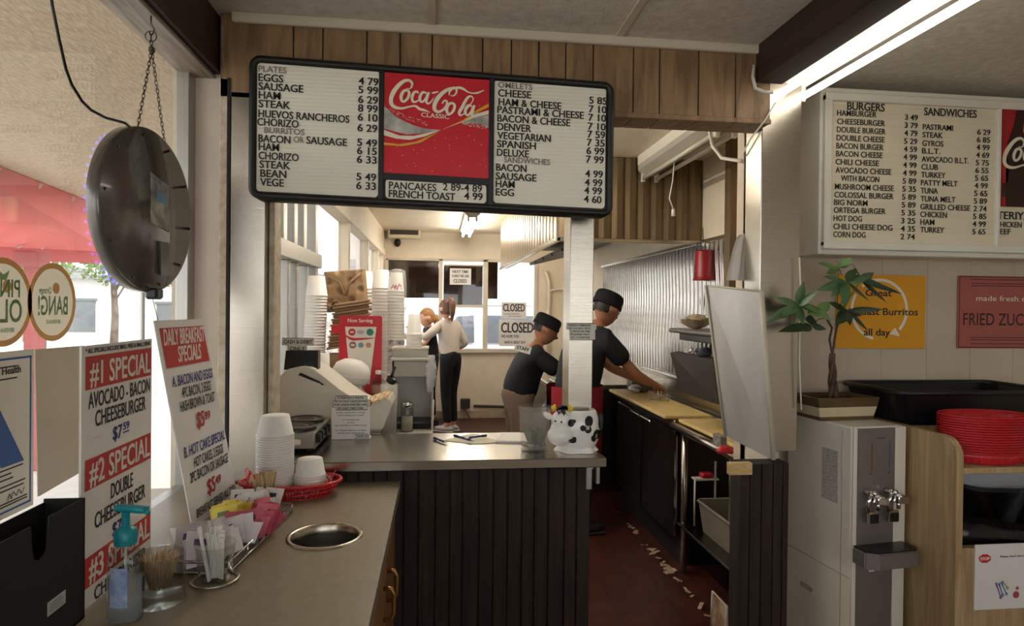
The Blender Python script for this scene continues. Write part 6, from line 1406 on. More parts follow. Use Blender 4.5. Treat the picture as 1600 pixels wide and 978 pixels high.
def hand_spec(J, pre, wrist, dirn, palm_n, curl=.6, side=1, s=1.0):
    """palm and five separate bent fingers; adds joints, returns spec and edges"""
    d = Vector(dirn).normalized(); n = Vector(palm_n); n = (n-d*n.dot(d)).normalized(); a = d.cross(n)*side
    spec = []; ed = []
    def add(k, p, r, r2=None): J[k] = p; spec.append((k, r*s, (r2 or r)*s))
    w = Vector(J[wrist]); add(pre+'p', w+d*.045*s, .020, .030); ed.append((wrist, pre+'p'))
    for i, (off, L) in enumerate(((.030,.070),(.010,.080),(-.010,.074),(-.029,.058))):
        b = w+d*.088*s+a*off*s; add(pre+'k%d'%i, b, .0105); ed.append((pre+'p', pre+'k%d'%i)); q = d; prev = pre+'k%d'%i
        for j, fr_ in enumerate((.45,.32,.23)):
            ang = curl*(.5+.5*j); q = (q*cos(ang)-n*sin(ang)*-1).normalized() if False else (q*cos(ang)+n*sin(ang)).normalized(); b = b+q*L*fr_*s; k = pre+'f%d%d'%(i,j); add(k, b, .0088-.0012*j); ed.append((prev,k)); prev = k
    t0 = w+d*.035*s+a*.034*s; add(pre+'t0', t0, .0125); ed.append((pre+'p', pre+'t0')); t1 = t0+(d*.7+a*.6+n*.3).normalized()*.034*s; add(pre+'t1', t1, .0105); ed.append((pre+'t0',pre+'t1')); t2 = t1+(d*.9+a*.1+n*.4).normalized()*.028*s; add(pre+'t2', t2, .0085); ed.append((pre+'t1',pre+'t2'))
    return spec, ed
def person(label, loc, rz, J, R, skin_m, head, hands=('l','r'), curl=.55, pelvis_r=.12):
    t = thing('person', label, 'person', loc, rz)
    J = {k: Vector(v) for k, v in J.items()}
    spec = [('pel',R['pel']*.82,R['pel']*.66),('wai',R['wai']*.86,R['wai']*.66),('che',R['che']*.9,R['che']*.65),('nkb',.050,.046),('nek',.052,.05)]
    ed = [('pel','wai'),('wai','che'),('che','nkb'),('nkb','nek')]
    for q in 'lr':
        spec += [(q+'sh',.044),(q+'el',.038),(q+'wr',.027),(q+'hi',.070),(q+'kn',.048),(q+'an',.038),(q+'to',.035)]
        spec = [(k, *r) for k, *r in spec]; ed += [('che',q+'sh'),(q+'sh',q+'el'),(q+'el',q+'wr'),('pel',q+'hi'),(q+'hi',q+'kn'),(q+'kn',q+'an'),(q+'an',q+'to')]
    for q in hands:
        d = J[q+'wr']-J[q+'el']; s_, e_ = hand_spec(J, q, q+'wr', d, J.get(q+'n', Vector((0,0,-1))), curl, 1 if q == 'l' else -1); spec += s_; ed += e_
    f = Fig(J); body = f.mesh(spec, ed)
    bm, fw, lf_, up = head_mesh(J['hed'], head[0], head[1]); merge(body, bm); bo = put('body', body, skin_m, t)
    return t, f, bo, (fw, lf_, up)
def eyes(t, J, ax, m):
    fw, l, u = ax; c = J['hed']
    for s in (-1, 1):
        mb = MB(); p = c+fw*.086+l*.030*s+u*.008; mb.ball(p,.010,1,1,.7,10); mb.build('eye', mat('eye_dark',(44,34,28),.3), t)
        mb = MB(); mb.tube([p+u*.016+l*-.016*s+fw*.004, p+u*.020+fw*.008, p+u*.014+l*.018*s-fw*.002], .0028, 5); mb.build('eyebrow', m, t)
def hat(t, c, ax, m):
    fw, l, u = ax; M = frameM(c+u*.052-fw*.012, fw, l)
    mb = MB(M); mb.lathe([(.106,-.030),(.110,-.012),(.110,.035),(.102,.058),(.085,.068),(0,.072)], seg=32, sx=1.0, sy=.84); mb.lathe([(.112,-.030),(.114,-.018),(.112,.0)], seg=32, sx=1.0, sy=.84); mb.build('cap', m, t)
def hair(t, c, ax, m, cover=.62, back=1.0, name='hair', lowz=-.55, xf=.45):
    """close hair shell over crown and back of the head"""
    fw, l, u = ax; mb = MB(); nu, nv = 28, 16; V = []
    for j in range(nv+1):
        th = pi*.5*j/nv*1.45; row = []
        for i in range(nu):
            ph = 2*pi*i/nu; x, y, z = sin(th)*cos(ph), sin(th)*sin(ph), cos(th)
            k = 1.0 if x < .25 else max(0, 1-(x-.25)/.5)
            zz = max(z, (.45 if x > xf else (lowz if x < xf-.5 else lowz+(.45-lowz)*(x-xf+.5)/.5)))
            r = sqrt(max(0,1-zz*zz)) / max(1e-3, sqrt(x*x+y*y)) if zz != z else 1
            row.append(mb._v(Vector(c)+fw*(.106*x*r-.004)+l*(.082*y*r)+u*(.124*zz+.004)+l*.0015*sin(ph*9)))
        V.append(row)
    for j in range(nv):
        for i in range(nu): mb._f([V[j][i],V[j+1][i],V[j+1][(i+1)%nu],V[j][(i+1)%nu]], True)
    return mb.build(name, m, t)
M_skin = mat('skin_tan', (166,112,84), .5, var=.04); M_skin2 = mat('skin_fair', (214,164,138), .5, var=.03)
M_blk = mat('black_cotton', (19,18,20), .85, var=.08, bump=.12, bscale=26); M_hairb = mat('hair_dark', (40,30,26), .5, var=.2, vscale=60); M_hairbr = mat('hair_brown', (116,84,62), .5, rgb2=(84,58,42), vscale=50, stretch=(1,1,.2)); M_hairbl = mat('hair_blond', (182,134,84), .5, rgb2=(140,96,58), vscale=50, stretch=(1,1,.2))
M_khaki = mat('khaki_trousers', (112,92,76), .8, var=.08); M_apr = mat('apron_red', (140,22,34), .8, var=.06); M_shoe = mat('dark_shoe', (34,32,32), .6)
def shirt(t, f, m, R, g=.016, sleeve=.55, name='shirt', long=False, hem='hem'):
    J = f.J
    for q in 'lr': J[q+'sl'] = J[q+'sh'].lerp(J[q+'el'], sleeve)
    J['hem'] = J['pel']+Vector((-.005,0,-.07)) if hem == 'hem' else J['pel']+Vector((0,0,.07))
    J['nkt'] = J['nkb'].lerp(J['nek'], .4)
    spec = [('hem',R['pel']+g+.012,(R['pel']+g+.012)*.84),('wai',R['wai']+g,(R['wai']+g)*.82),('che',R['che']+g,(R['che']+g)*.76),('nkt',.070,.066)]
    ed = [('hem','wai'),('wai','che'),('che','nkt')]
    for q in 'lr':
        if long: spec += [(q+'sh',.055+g),(q+'el',.043+g*.7),(q+'wr',.032)]; ed += [('che',q+'sh'),(q+'sh',q+'el'),(q+'el',q+'wr')]
        else: spec += [(q+'sh',.058+g),(q+'sl',.062+g*.6)]; ed += [('che',q+'sh'),(q+'sh',q+'sl')]
    return put(name, f.mesh([tuple(s) for s in spec], ed), m, t)
def trousers(t, f, m, R, g=.012, name='trousers', loose=.02):
    J = f.J; J['top'] = J['pel']+Vector((0,0,.10))
    spec = [('top',R['wai']+g*.6,(R['wai']+g*.6)*.8),('pel',R['pel']+g,(R['pel']+g)*.86)]; ed = [('top','pel')]
    for q in 'lr':
        J[q+'cf'] = J[q+'an']+Vector((0,0,.03)); spec += [(q+'hi',.092+g),(q+'kn',.060+g+loose),(q+'cf',.046+g+loose)]; ed += [('pel',q+'hi'),(q+'hi',q+'kn'),(q+'kn',q+'cf')]
    return put(name, f.mesh([tuple(s) for s in spec], ed, 1), m, t)
def shoes(t, f, m):
    for q in 'lr':
        a, b = f.J[q+'an'], f.J[q+'to']; d = Vector((b.x-a.x, b.y-a.y, 0)).normalized(); c = Vector((a.x,a.y,0))+d*.05
        mb = MB(frameM(c, d, Vector((0,0,1)).cross(d))); mb.ball((0,0,.042),.045,3.0,1.05,.92,16); mb.box(-.13,.135,-.042,.042,.0,.022,.01,2); mb.build('shoe', m, t)
# --- cook bent over the griddle, seen from behind-left, facing right
R1 = dict(pel=.165, wai=.160, che=.170)
J = dict(pel=(0,0,.80), wai=(.03,0,.93), che=(.09,0,1.08), nkb=(.155,0,1.21), nek=(.185,0,1.245), hed=(.225,0,1.32),
 lsh=(.14,.19,1.12), rsh=(.14,-.19,1.11), lel=(.36,.23,.99), rel=(.33,-.24,.97), lwr=(.56,.12,1.0), rwr=(.54,-.10,.99),
 lhi=(0,.09,.74), rhi=(0,-.09,.74), lkn=(.02,.11,.42), rkn=(.03,-.11,.42), lan=(-.02,.12,.07), ran=(-.02,-.12,.07), lto=(.12,.14,.03), rto=(.12,-.14,.03))
pA, fA, bA, axA = person('cook in black cap and black t-shirt with a white back label, bent over the griddle', (.64,5.0,0), radians(4), J, R1, M_skin, ((.86,-.12,-.42),(.42,0,.9)))
shirt(pA, fA, M_blk, R1, .018, .75); trousers(pA, fA, M_khaki, R1); shoes(pA, fA, M_shoe); hair(pA, fA.J['hed'], axA, M_hairb, lowz=-.32, xf=.12); hat(pA, fA.J['hed'], axA, M_blk); eyes(pA, fA.J, axA, M_hairb)
p0 = [PY(x,y,4.655) for x,y in ((806,537),(831,543),(828,554),(803,547))]; dv = Matrix.Rotation(radians(-4),4,'Z')
mb = MB(); Mi = Matrix.Translation((.64,5.0,0)) @ Matrix.Rotation(radians(4),4,'Z'); Mi.invert()
mb.poly([Mi @ p for p in p0], (0,.012,0)); lb_ = mb.build('back_label', M_paper, pA)
mb = MB(Mi); mb.text('STAFF', frameM(p0[3].lerp(p0[0],.3)+(p0[1]-p0[0])*.12+Vector((0,-.002,0)), p0[1]-p0[0], p0[0]-p0[3]), .026, .095, .04); mb.build('label_print', M_ink, lb_)
# --- cook at the prep line behind the post
R2 = dict(pel=.165, wai=.165, che=.185)
J = dict(pel=(0,0,.88), wai=(.02,0,1.05), che=(.10,0,1.24), nkb=(.165,0,1.385), nek=(.19,0,1.42), hed=(.235,0,1.495),
 lsh=(.13,.20,1.30), rsh=(.13,-.20,1.29), lel=(.38,.20,1.07), rel=(.35,-.22,1.06), lwr=(.54,.08,.99), rwr=(.55,-.10,.98),
 lhi=(0,.09,.82), rhi=(0,-.09,.82), lkn=(.02,.11,.46), rkn=(.02,-.11,.46), lan=(-.02,.12,.07), ran=(-.02,-.12,.07), lto=(.12,.14,.03), rto=(.12,-.14,.03))
pB, fB, bB, axB = person('cook in black cap and red apron chopping at the prep line behind the steel post', (.93,4.20,0), radians(12), J, R2, M_skin, ((.85,.25,-.36),(.3,0,.95)))
shirt(pB, fB, M_blk, R2, .018, .66); trousers(pB, fB, M_shoe, R2); shoes(pB, fB, M_shoe); hair(pB, fB.J['hed'], axB, M_hairb, lowz=-.32, xf=.12); hat(pB, fB.J['hed'], axB, M_blk); eyes(pB, fB.J, axB, M_hairb)
mb = MB()
mb.grid(lambda u,v: ((.196+.012*sin(8*u*pi)*v)*cos(-2.9+u*5.8), (.182+.012*sin(8*u*pi)*v)*sin(-2.9+u*5.8), .98-v*.46), 40, 10); mb.build('apron', M_apr, pB)
# --- woman in pale sweater, back to us, at the back window
R3 = dict(pel=.135, wai=.108, che=.128)
J = dict(pel=(-.01,0,.90), wai=(0,0,1.05), che=(.02,0,1.22), nkb=(.03,0,1.335), nek=(.035,0,1.38), hed=(.055,.01,1.475),
 lsh=(.03,.155,1.275), rsh=(.03,-.155,1.27), lel=(.14,.30,1.13), rel=(-.05,-.25,1.05), lwr=(.33,.26,1.22), rwr=(.10,-.20,.98),
 lhi=(-.02,.075,.85), rhi=(-.02,-.075,.85), lkn=(.0,.07,.47), rkn=(.01,-.06,.47), lan=(-.03,.06,.07), ran=(-.02,-.06,.07), lto=(.09,.08,.03), rto=(.10,-.07,.03))
pC, fC, bC, axC = person('woman with brown ponytail, pale long-sleeved sweater and black leggings, back turned', (.14,7.60,0), radians(140), J, R3, M_skin2, ((.92,-.35,-.05),(0,0,1)))
shirt(pC, fC, mat('sweater_cream',(214,202,190),.85,var=.05,bump=.15,bscale=60), R3, .014, .9, 'sweater', True); trousers(pC, fC, M_blk, R3, .006, 'leggings', .0); shoes(pC, fC, mat('grey_shoe',(176,168,162),.6)); hair(pC, fC.J['hed'], axC, M_hairbr); eyes(pC, fC.J, axC, M_hairbr)
fw, l_, u_ = axC; h_ = fC.J['hed']
mb = MB(); mb.tube([h_-fw*.085+u_*.085, h_-fw*.125+u_*.115, h_-fw*.155+u_*.06, h_-fw*.15-u_*.05, h_-fw*.135-u_*.15], .03, 12, rs=[.022,.036,.042,.034,.008]); mb.build('ponytail', M_hairbr, pC)
# --- fair-haired woman in black top, profile, beyond her
R4_ = dict(pel=.13, wai=.11, che=.125)
J = dict(pel=(0,0,.86), wai=(0,0,1.0), che=(.01,0,1.12), nkb=(.02,0,1.23), nek=(.03,0,1.27), hed=(.055,0,1.36),
 lsh=(.02,.15,1.17), rsh=(.02,-.15,1.22), lel=(.12,.22,1.02), rel=(.16,-.2,1.04), lwr=(.32,.14,1.12), rwr=(.34,-.12,1.14),
 lhi=(0,.075,.80), rhi=(0,-.075,.80), lkn=(.01,.08,.45), rkn=(.01,-.08,.45), lan=(-.02,.08,.07), ran=(-.02,-.08,.07), lto=(.1,.09,.03), rto=(.1,-.09,.03))
pD, fD, bD, axD = person('fair-haired woman in a black top facing left, partly hidden by the woman with the ponytail', (-.09,8.10,0), radians(186), J, R4_, M_skin2, ((1,-.05,-.08),(0,0,1)))
shirt(pD, fD, M_blk, R4_, .012, .35, 'top'); trousers(pD, fD, M_blk, R4_, .006, 'leggings', 0); shoes(pD, fD, M_shoe); hair(pD, fD.J['hed'], axD, M_hairbl); eyes(pD, fD.J, axD, M_hairbl)
fw, l_, u_ = axD; h_ = fD.J['hed']; mb = MB(); mb.tube([h_-fw*.10+u_*.03, h_-fw*.115-u_*.04, h_-fw*.10-u_*.13], .03, 10, rs=[.04,.042,.012]); mb.build('tied_hair', M_hairbl, pD)
# ================================================================== RIGHT SIDE: COOLER, PLANT, TRAY STATION
M_cool = mat('cooler_white', (222,214,200), .35, var=.02); M_coolf = mat('cooler_grey', (138,130,128), .3, metal=.5, var=.03)
wcx, wcy = 1.462, 2.052; ang = radians(7)
wc_ = thing('water_cooler', 'white and grey water cooler with two taps and the potted plant on top', 'water cooler', (wcx,wcy,0), ang)
CW, CD, CH = .222, .355, 1.09
mb = MB(); mb.box(0,CW,.010,CD,.0,CH,.008,2); mb.build('cabinet', M_cool, wc_)
mb = MB(); mb.box(-.0015,.0,.012,CD-.01,.55,.553); mb.box(-.0015,0,.055,.057,.01,1.07); mb.build('panel_seam', mat('seam_grey',(170,162,150),.5), wc_)
# grey front fascia with waisted sides
fz = [(1.085,.016,.20),(1.0,.016,.20),(.93,.017,.196),(.88,.012,.180),(.84,.006,.172),(.78,.004,.170),(.70,.004,.170),(.60,.004,.168),(.40,.004,.166),(.02,.004,.166)]
mb = MB(); L_ = [(a, z) for z, a, b in fz]; R_ = [(b, z) for z, a, b in fz]
mb.poly([(x,.0,z) for x,z in L_]+[(x,.0,z) for x,z in R_[::-1]],(0,.011,0)); fas = mb.build('front_fascia', M_coolf, wc_)
mb = MB(); mb.box(0,.015,-.001,.011,.0,1.088,.003); mb.build('front_edge', M_cool, wc_)
mb = MB(); mb.box(.172,CW,-.001,.011,.0,1.088,.003); mb.build('front_edge', M_cool, wc_)
for x, m in ((.075,mat('hot_line',(128,72,52),.5)),(.150,mat('cold_line',(52,70,150),.5))):
    mb = MB(); mb.box(x-.0012,x+.0012,-.0012,0,.935,1.035); mb.build('indicator_line', m, wc_)
    mb = MB(); mb.ball((x-.002,-.0005,.925),.004,1,.3,1,8); mb.build('indicator_dot', m, wc_)
mb = MB(); mb.text('Cosmetal', frameM((.092,-.0012,1.048),(1,0,0),(0,0,1)), .006, .035, .02); mb.build('brand_lettering', M_ink, wc_)
for x in (.062,.148):
    mb = MB(); mb.lathe([(0,0),(.011,.0),(.011,.035),(0,.038)], (x-.012,.0,.862), 14, Matrix.Rotation(pi/2,4,'X')); mb.ball((x-.012,-.040,.866),.011,1,1,1,12); mb.cyl((x,-.0,.858),(x,-.060,.853),.010,seg=12); mb.cbox((x+.006,-.046,.842),(.046,.032,.026),.004,2,Matrix.Rotation(.12,4,'Y')); mb.build('tap', M_chrome, wc_)
    mb = MB(); mb.tube([(x-.022,-.035,.866),(x-.030,-.030,.825),(x-.026,-.026,.795)], .006, 8); mb.cyl((x+.004,-.040,.835),(x+.004,-.040,.808),.007,seg=10); mb.box(x-.026,x+.018,-.030,-.020,.755,.800,.003); mb.build('tap_lever', M_chrome, wc_)
    mb = MB(); mb.box(x-.020,x+.016,-.033,-.029,.758,.790,.002); mb.build('lever_pad', M_black, wc_)
mb = MB(); mb.poly([(-.004,.0,.615),(-.004,-.06,.615),(.03,-.085,.615),(.19,-.085,.615),(.212,-.07,.615),(.212,.0,.615)],(0,0,.055)); bmesh.ops.bevel(mb.bm, geom=mb.bm.edges[:], offset=.004, segments=2, affect='EDGES'); mb.build('drip_tray', M_coolf, wc_)
mb = MB(); mb.poly([(.0,-.002,.671),(.0,-.056,.671),(.032,-.08,.671),(.188,-.08,.671),(.206,-.066,.671),(.206,-.002,.671)],(0,0,.004)); mb.build('drip_grille', M_black, wc_)
mb = MB(); mb.box(.068,.092,-.003,.0,.575,.600,.002); mb.build('rocker_switch', mat('switch_white',(220,214,206),.4), wc_); mb = MB(); mb.box(.068,.086,-.005,-.003,.582,.592,.001); mb.build('switch_rocker', mat('switch_red',(92,36,30),.4), wc_)
mb = MB(); mb.box(-.002,0,.075,.155,.80,.99); mb.build('side_notice', mat('notice_grey',(196,188,180),.5,rgb2=(150,142,136),vscale=60,stretch=(1,1,4)), wc_)
mb = MB(); mb.box(-.003,0,.19,.27,.415,.445,.001); mb.build('side_grip', M_white, wc_); mb = MB(); mb.box(-.0045,-.001,.195,.262,.420,.440,.004); mb.build('grip_recess', mat('recess_grey',(168,160,148),.5), wc_)
mb = MB(); mb.box(-.003,0,.300,.335,1.035,1.045,.001); mb.build('side_badge', mat('badge_dark',(120,112,104),.4), wc_)
# tubes behind the cooler
tu = thing('water_tubes', 'blue and brown water tubes with white connectors behind the cooler', 'tubes', (1.3,2.04,.3), world=True)
for pts, m in (([(1222,905),(1205,900),(1196,915),(1206,935),(1224,945)],mat('tube_blue',(40,56,110),.4)),([(1222,910),(1200,908),(1192,918),(1204,940),(1226,955)],mat('tube_brown',(120,80,56),.4))):
    mb = MB(); mb.tube([PY(x,y,2.06) for x,y in pts], .004, 8); mb.build('tube', m, tu)
for x, y in ((1203,897),(1192,908),(1218,903)):
    mb = MB(); mb.cyl(PY(x-5,y+5,2.055),PY(x+5,y-3,2.055),.008); mb.build('connector', M_white, tu)
# bonsai style money tree
pl = thing('potted_plant', 'money tree with braided trunk in a brown and cream rectangular pot on the cooler', 'plant', (1.525,2.27,CH+.001), radians(6))
M_pot1 = mat('pot_brown', (96,76,48), .3, var=.1, coat=.4); M_pot2 = mat('pot_cream', (206,190,156), .35, var=.05)
PWd, PDp = .268, .17
def frustum(mb, w0,d0,w1,d1,z0,z1):
    a = [(-w0/2,-d0/2,z0),(w0/2,-d0/2,z0),(w0/2,d0/2,z0),(-w0/2,d0/2,z0)]; b = [(-w1/2,-d1/2,z1),(w1/2,-d1/2,z1),(w1/2,d1/2,z1),(-w1/2,d1/2,z1)]
    A = [mb._v(p) for p in a]; B = [mb._v(p) for p in b]; mb._f(A[::-1]); mb._f(B)
    for i in range(4): mb._f([A[i],A[(i+1)%4],B[(i+1)%4],B[i]])
mb = MB(); frustum(mb,PWd*.86,PDp*.86,PWd*.88,PDp*.88,0,.014); mb.build('pot_foot', M_pot1, pl)
mb = MB(); frustum(mb,PWd*.88,PDp*.88,PWd*.95,PDp*.95,.014,.050); mb.build('pot_band', M_pot2, pl)
mb = MB(); a = [(PWd*.95,PDp*.95,.050),(PWd,PDp,.085),(PWd*.93,PDp*.90,.085),(PWd*.9,PDp*.87,.066)]; rr_ = [[mb._v((sx*w_/2,sy*d_/2,z)) for sx,sy in ((-1,-1),(1,-1),(1,1),(-1,1))] for w_,d_,z in a]
for A, B in zip(rr_, rr_[1:]):
    for i in range(4): mb._f([A[i],A[(i+1)%4],B[(i+1)%4],B[i]])
mb.build('pot_rim', M_pot1, pl)
mb = MB(); random.seed(3); mb.grid(lambda u,v: ((u-.5)*PWd*.9,(v-.5)*PDp*.87,.064+.006*random.random()), 20, 12); mb.build('soil', mat('soil',(58,46,36),.95,var=.3,vscale=60), pl)
def plp(px, py, dy=0): p = PY(px, py, 2.27+dy) - Vector((1.525,2.27,CH+.001)); return Matrix.Rotation(-radians(6),3,'Z') @ p
M_trunk = mat('braided_bark', (112,86,66), .8, rgb2=(72,54,42), vscale=30, stretch=(1,1,.3), bump=.4, bscale=60)
base = plp(1302,618); top = plp(1300,552)
base.z = .064
for k in range(3):
    mb = MB(); pts = []; rs = []
    for i in range(15):
        t = i/14; c = base.lerp(top, t); ph = 2*pi*(k/3+t*.9); r = .0115*(1-.55*t); pts.append(c+Vector((r*cos(ph),r*sin(ph),0))); rs.append(.0105-.004*t)
    mb.tube(pts, .01, 10, rs=rs); mb.build('trunk', M_trunk, pl)
br_ = [([(1300,552),(1296,530),(1300,512),(1291,497)],.004),([(1301,552),(1304,530),(1308,510),(1312,500)],.004)]
for pts, r in br_: mb = MB(); mb.tube([plp(*p) for p in pts], r, 8); mb.build('branch', M_trunk, pl)
M_leaf = mat('leaf_mid', (88,118,76), .45, rgb2=(64,92,56), vscale=8); M_leafd = mat('leaf_dark', (52,72,46), .4, rgb2=(40,58,38), vscale=8); M_leafl = mat('leaf_light', (112,144,84), .45, rgb2=(88,120,66), vscale=8)
def leaf(mb, o, tip, wd, nrm, droop=.15):
    d = tip-o; L = d.length; d = d/L; s = d.cross(nrm).normalized(); n = s.cross(d)
    V = []
    for i in range(9):
        t = i/8; w_ = wd*sin(pi*min(1,t**.75*.98+.01))*(1 if t < .9 else .6); c = o+d*L*t - n*droop*L*t*t*.6
        V.append([mb._v(c+s*w_*k - n*(-.12*w_*(1-abs(k)) + .10*w_*abs(k)))for k in (-1,-.5,0,.5,1)])
    for a, b in zip(V, V[1:]):
        for k in range(4): mb._f([a[k],a[k+1],b[k+1],b[k]], True)
# palmate clusters: hub pixel, stalk root pixel, leaf tips (pixels), material, depth
cl = [((1246,477),(1291,497),[(1200,500),(1213,462),(1258,440),(1277,452),(1288,480),(1258,507),(1225,490)],M_leaf,-.20),
      ((1280,485),(1291,497),[(1262,478),(1298,470),(1300,500),(1265,488)],M_leafl,-.16),
      ((1322,440),(1308,505),[(1290,428),(1276,452),(1300,462),(1322,480),(1364,468),(1360,430),(1340,418)],M_leaf,-.11),
      ((1310,418),(1308,505),[(1282,408),(1290,426),(1330,402),(1338,410),(1318,430)],M_leafl,-.05),
      ((1345,438),(1308,505),[(1412,455),(1392,470),(1365,425),(1335,408),(1380,440)],M_leafd,-.07),
      ((1325,485),(1312,500),[(1380,480),(1362,515),(1330,508),(1308,505),(1350,490),(1296,470)],M_leafd,-.10),
      ((1268,508),(1291,497),[(1220,514),(1268,490),(1292,513),(1245,512)],M_leafd,-.19)]
for hub, root, tips, m, dy in cl:
    h = plp(*hub, dy); r_ = plp(*root)
    mb = MB(); mb.tube([r_, r_.lerp(h,.5)+Vector((0,0,.01)), h], .0022, 6); mb.build('leaf_stalk', mat('stalk_green',(120,132,80),.5), pl)
    for i, tp in enumerate(tips):
        e = plp(*tp, dy-.05+.05*((i*2)%3)-.02); mb = MB(); leaf(mb, h, e, .0185+.003*(i%2), (e-h).normalized().cross(Vector((.2,.5,.3))).cross((e-h).normalized()) if False else Vector((.05,-.75,.65))); mb.build('leaf', m, pl)
# white cord up the wall left of the plant
mb = MB(); mb.tube([PY(1249,402,2.135),PY(1251,470,2.135),PY(1249,560,2.135),PY(1252,640,2.135)], .003, 6); o = mb.build('white_cable', M_white); tag(o,'thin white cord running down beside the steel jamb behind the plant','cord')
# tray station in pale oak
M_oakl = wood('pale_oak', (190,164,122), (158,130,92), .5, 3, (9,9,.7), .03, 4)
ts = thing('tray_station', 'pale oak tray and trash station with curved side panel right of the cooler', 'cabinet', (2.0,1.9,0), world=True)
sx0 = 1.705; yF = 1.90; 
mb = MB(); pts = [(sx0,2.445,0),(sx0,1.88,0),(sx0,1.88,1.02)]+[(sx0,1.88+.065*(1-cos(a)),1.02+.065*sin(a)) for a in (.3,.6,.9,1.2,1.57)]+[(sx0,2.445,1.085)]
mb.poly(pts,(.024,0,0)); mb.build('side_panel', M_oakl, ts)
X1_ = 2.55
mb = MB(); mb.box(sx0+.025,X1_,1.885,2.44,.965,.985,.002); mb.build('shelf', M_oakl, ts)
mb = MB(); mb.box(sx0+.025,X1_,2.13,2.44,.986,1.08,.003); mb.build('rear_ledge', M_oakl, ts)
mb = MB(); mb.box(sx0+.025,X1_,yF,yF+.02,.06,.695,.002); mb.build('front_panel', M_oakl, ts)
mb = MB(); mb.box(sx0+.025,X1_,yF,2.43,.695,.715,.002) if False else mb.box(sx0+.025,X1_,yF,yF+.03,.69,.712,.002); mb.build('front_rail', M_oakl, ts)
mb = MB(); mb.box(sx0+.025,X1_,2.42,2.44,0,.965); mb.box(sx0+.025,sx0+.03,1.92,2.42,.2,.965); mb.build('back_panel', mat('melamine_white',(206,204,204),.45), ts)
mb = MB(); mb.box(X1_,X1_+.024,1.88,2.445,0,1.085); mb.build('side_panel', M_oakl, ts)
bb = thing('trash_bag', 'black trash bag lining the opening of the tray station', 'bag', (2.05,2.15,.3), world=True)
random.seed(8); mb = MB()
def bag(u, v):
    a = 2*pi*u; k = 1 if v < .5 else 1-(v-.5)*1.2
    x = 2.08+.33*max(-1,min(1,1.3*cos(a)))*k; y = 2.165+.21*max(-1,min(1,1.3*sin(a)))*k
    z = (.25+.53*min(1,v*2)) if v <= .5 else (.78-.12*(v-.5)*2)
    return (x+.006*sin(a*11+v*9)*(1-abs(v-.5)), y+.006*cos(a*9+v*7), z+.018*sin(a*5)*(1-abs(2*v-1)))
mb.grid(bag, 72, 14, True, True); mb.build('liner', mat('bag_black',(18,18,19),.25,var=.1,bump=.5,bscale=14), bb)
# printed sign on the front
a = PY(1523,851,1.898); b = PY(1519,953,1.898)
dn = thing('tray_sign', 'white laminated please do not throw away sign on the front of the tray station', 'sign', (2.0,1.9,.5), world=True)
Wd, Hd = .28, a.z-b.z
mb = MB(); mb.box(a.x,a.x+Wd,1.8955,1.8992,b.z,a.z); mb.build('sheet', M_paper, dn)
Q = frameM((a.x,1.8948,b.z),(1,0,0),(0,0,1)); kx = 1/ (F/2.1) 
def dq(x, y): return ((x-160)/6.19*kx*1.0, Hd-(y-200)/6.19*kx)
mb = MB(Q); c = dq(262,335); mb.flat([(c[0]+.0235*1.0*cos(pi/8+k*pi/4), c[1]+.0155*sin(pi/8+k*pi/4)) for k in range(8)], Matrix()); mb.build('stop_octagon', M_nred, dn)
mb = MB(Q @ Matrix.Translation((0,0,.0005))); mb.text('STOP', Matrix.Translation((c[0]-.017,c[1]-.005,0)), .010, .034, .05); mb.build('stop_lettering', M_pw, dn)
mb = MB(Q); c = dq(428,330); mb.text("Please don't throw away", Matrix.Translation((c[0],c[1],0)), .0065, .125, .04); mb.build('lettering', mat('violet_ink',(84,78,104),.6), dn)
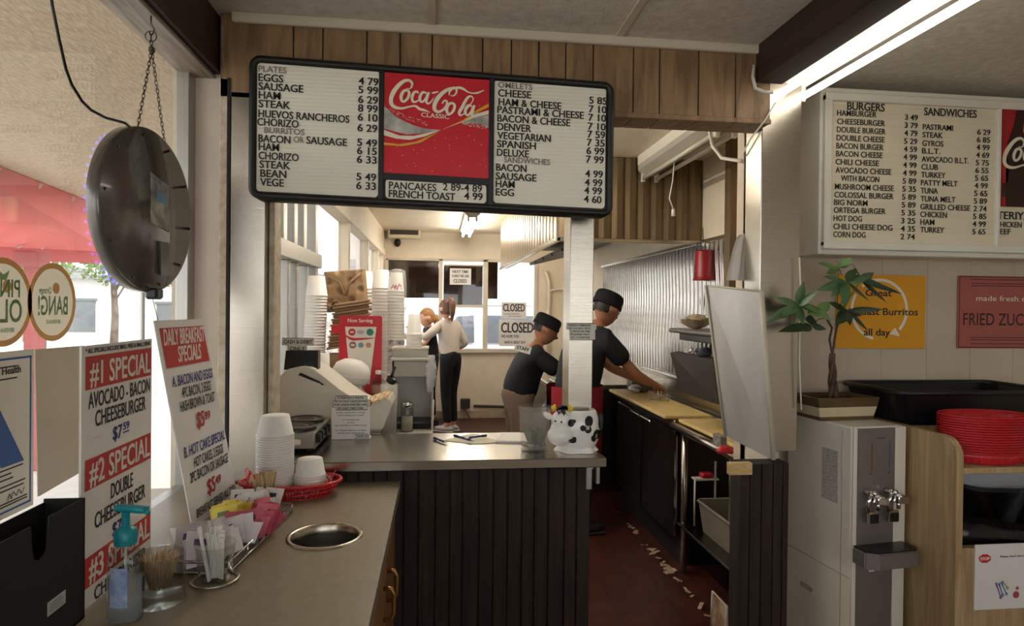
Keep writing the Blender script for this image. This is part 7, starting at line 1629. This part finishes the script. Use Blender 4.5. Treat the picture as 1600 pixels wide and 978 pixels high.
for i, (x0_, y0_, x1_, y1_, rgb) in enumerate(((385,575,440,720,(120,70,150)),(415,580,460,700,(60,80,170)),(440,570,500,690,(60,120,170)),(450,560,510,630,(150,150,60)))):
    mb = MB(Q); p = dq(x0_,y0_); q_ = dq(x1_,y1_); mb.stroke([(p[0],p[1],.0035),((p[0]+q_[0])/2,(p[1]+q_[1])/2,.0018),(q_[0],q_[1],.0022)], Matrix.Translation((0,0,.0003*i))); mb.ring(q_, .003, .0055, Matrix(), 14); mb.build('utensil_print', mat('utensil%d' % i, rgb, .6), dn)
mb = MB(Q); c = dq(605,700); mb.disc(c,.012,Matrix()); mb.disc((c[0]+.004,c[1]+.022),.006,Matrix()); mb.build('red_print', mat('print_rose',(176,80,84),.6), dn)
# black bus tub and stack of red baskets
bt = thing('bus_tub', 'large black bus tub on the rear ledge of the tray station', 'tub', (2.0,2.2,1.081), world=True)
openbin(bt, 1.672,2.34,2.095,2.43,1.094,1.205, M_black, .03, .010)
mb = MB(); mb.box(1.735,2.3,2.132,2.40,1.081,1.0945); mb.build('base_rim', M_black, bt)
b0 = None; NB = 15
for k in range(NB):
    if b0 is None:
        b0 = thing('oval_basket', 'red oval plastic food basket in the stack beside the cooler', 'basket', (1.905,1.99,.986), 0, 'stack of red baskets')
        a_, b__ = .158, .098
        mb = MB(); mb.lathe([(.86,.004),(.905,.020),(.955,.0375),(.95,.0375),(.899,.018),(.855,.003)], seg=48, sx=a_, sy=b__); mb.lathe([(0,.001),(.85,.001),(.85,.002),(0,.002)], seg=48, sx=a_, sy=b__); mb.build('wall', M_basket, b0)
        mb = MB(); mb.tube([(a_*1.0*cos(q),b__*1.0*sin(q),.0395) for q in [2*pi*i/56 for i in range(56)]], .003, 6, closed=True); mb.build('rim', M_basket, b0)
        mb = MB()
        for i in range(40):
            q = 2*pi*i/40; mb.tube([(a_*.865*cos(q),b__*.865*sin(q),.004),(a_*.945*cos(q),b__*.945*sin(q),.036)], .0006, 4)
        mb.build('ribs', M_basket, b0); o = b0
    else:
        o = dup(b0); o.location.z = .986+k*.0086; o.location.x += random.uniform(-.0003,.0003)
for _o in bpy.data.objects:
    if '_base' in _o: del _o['_base']
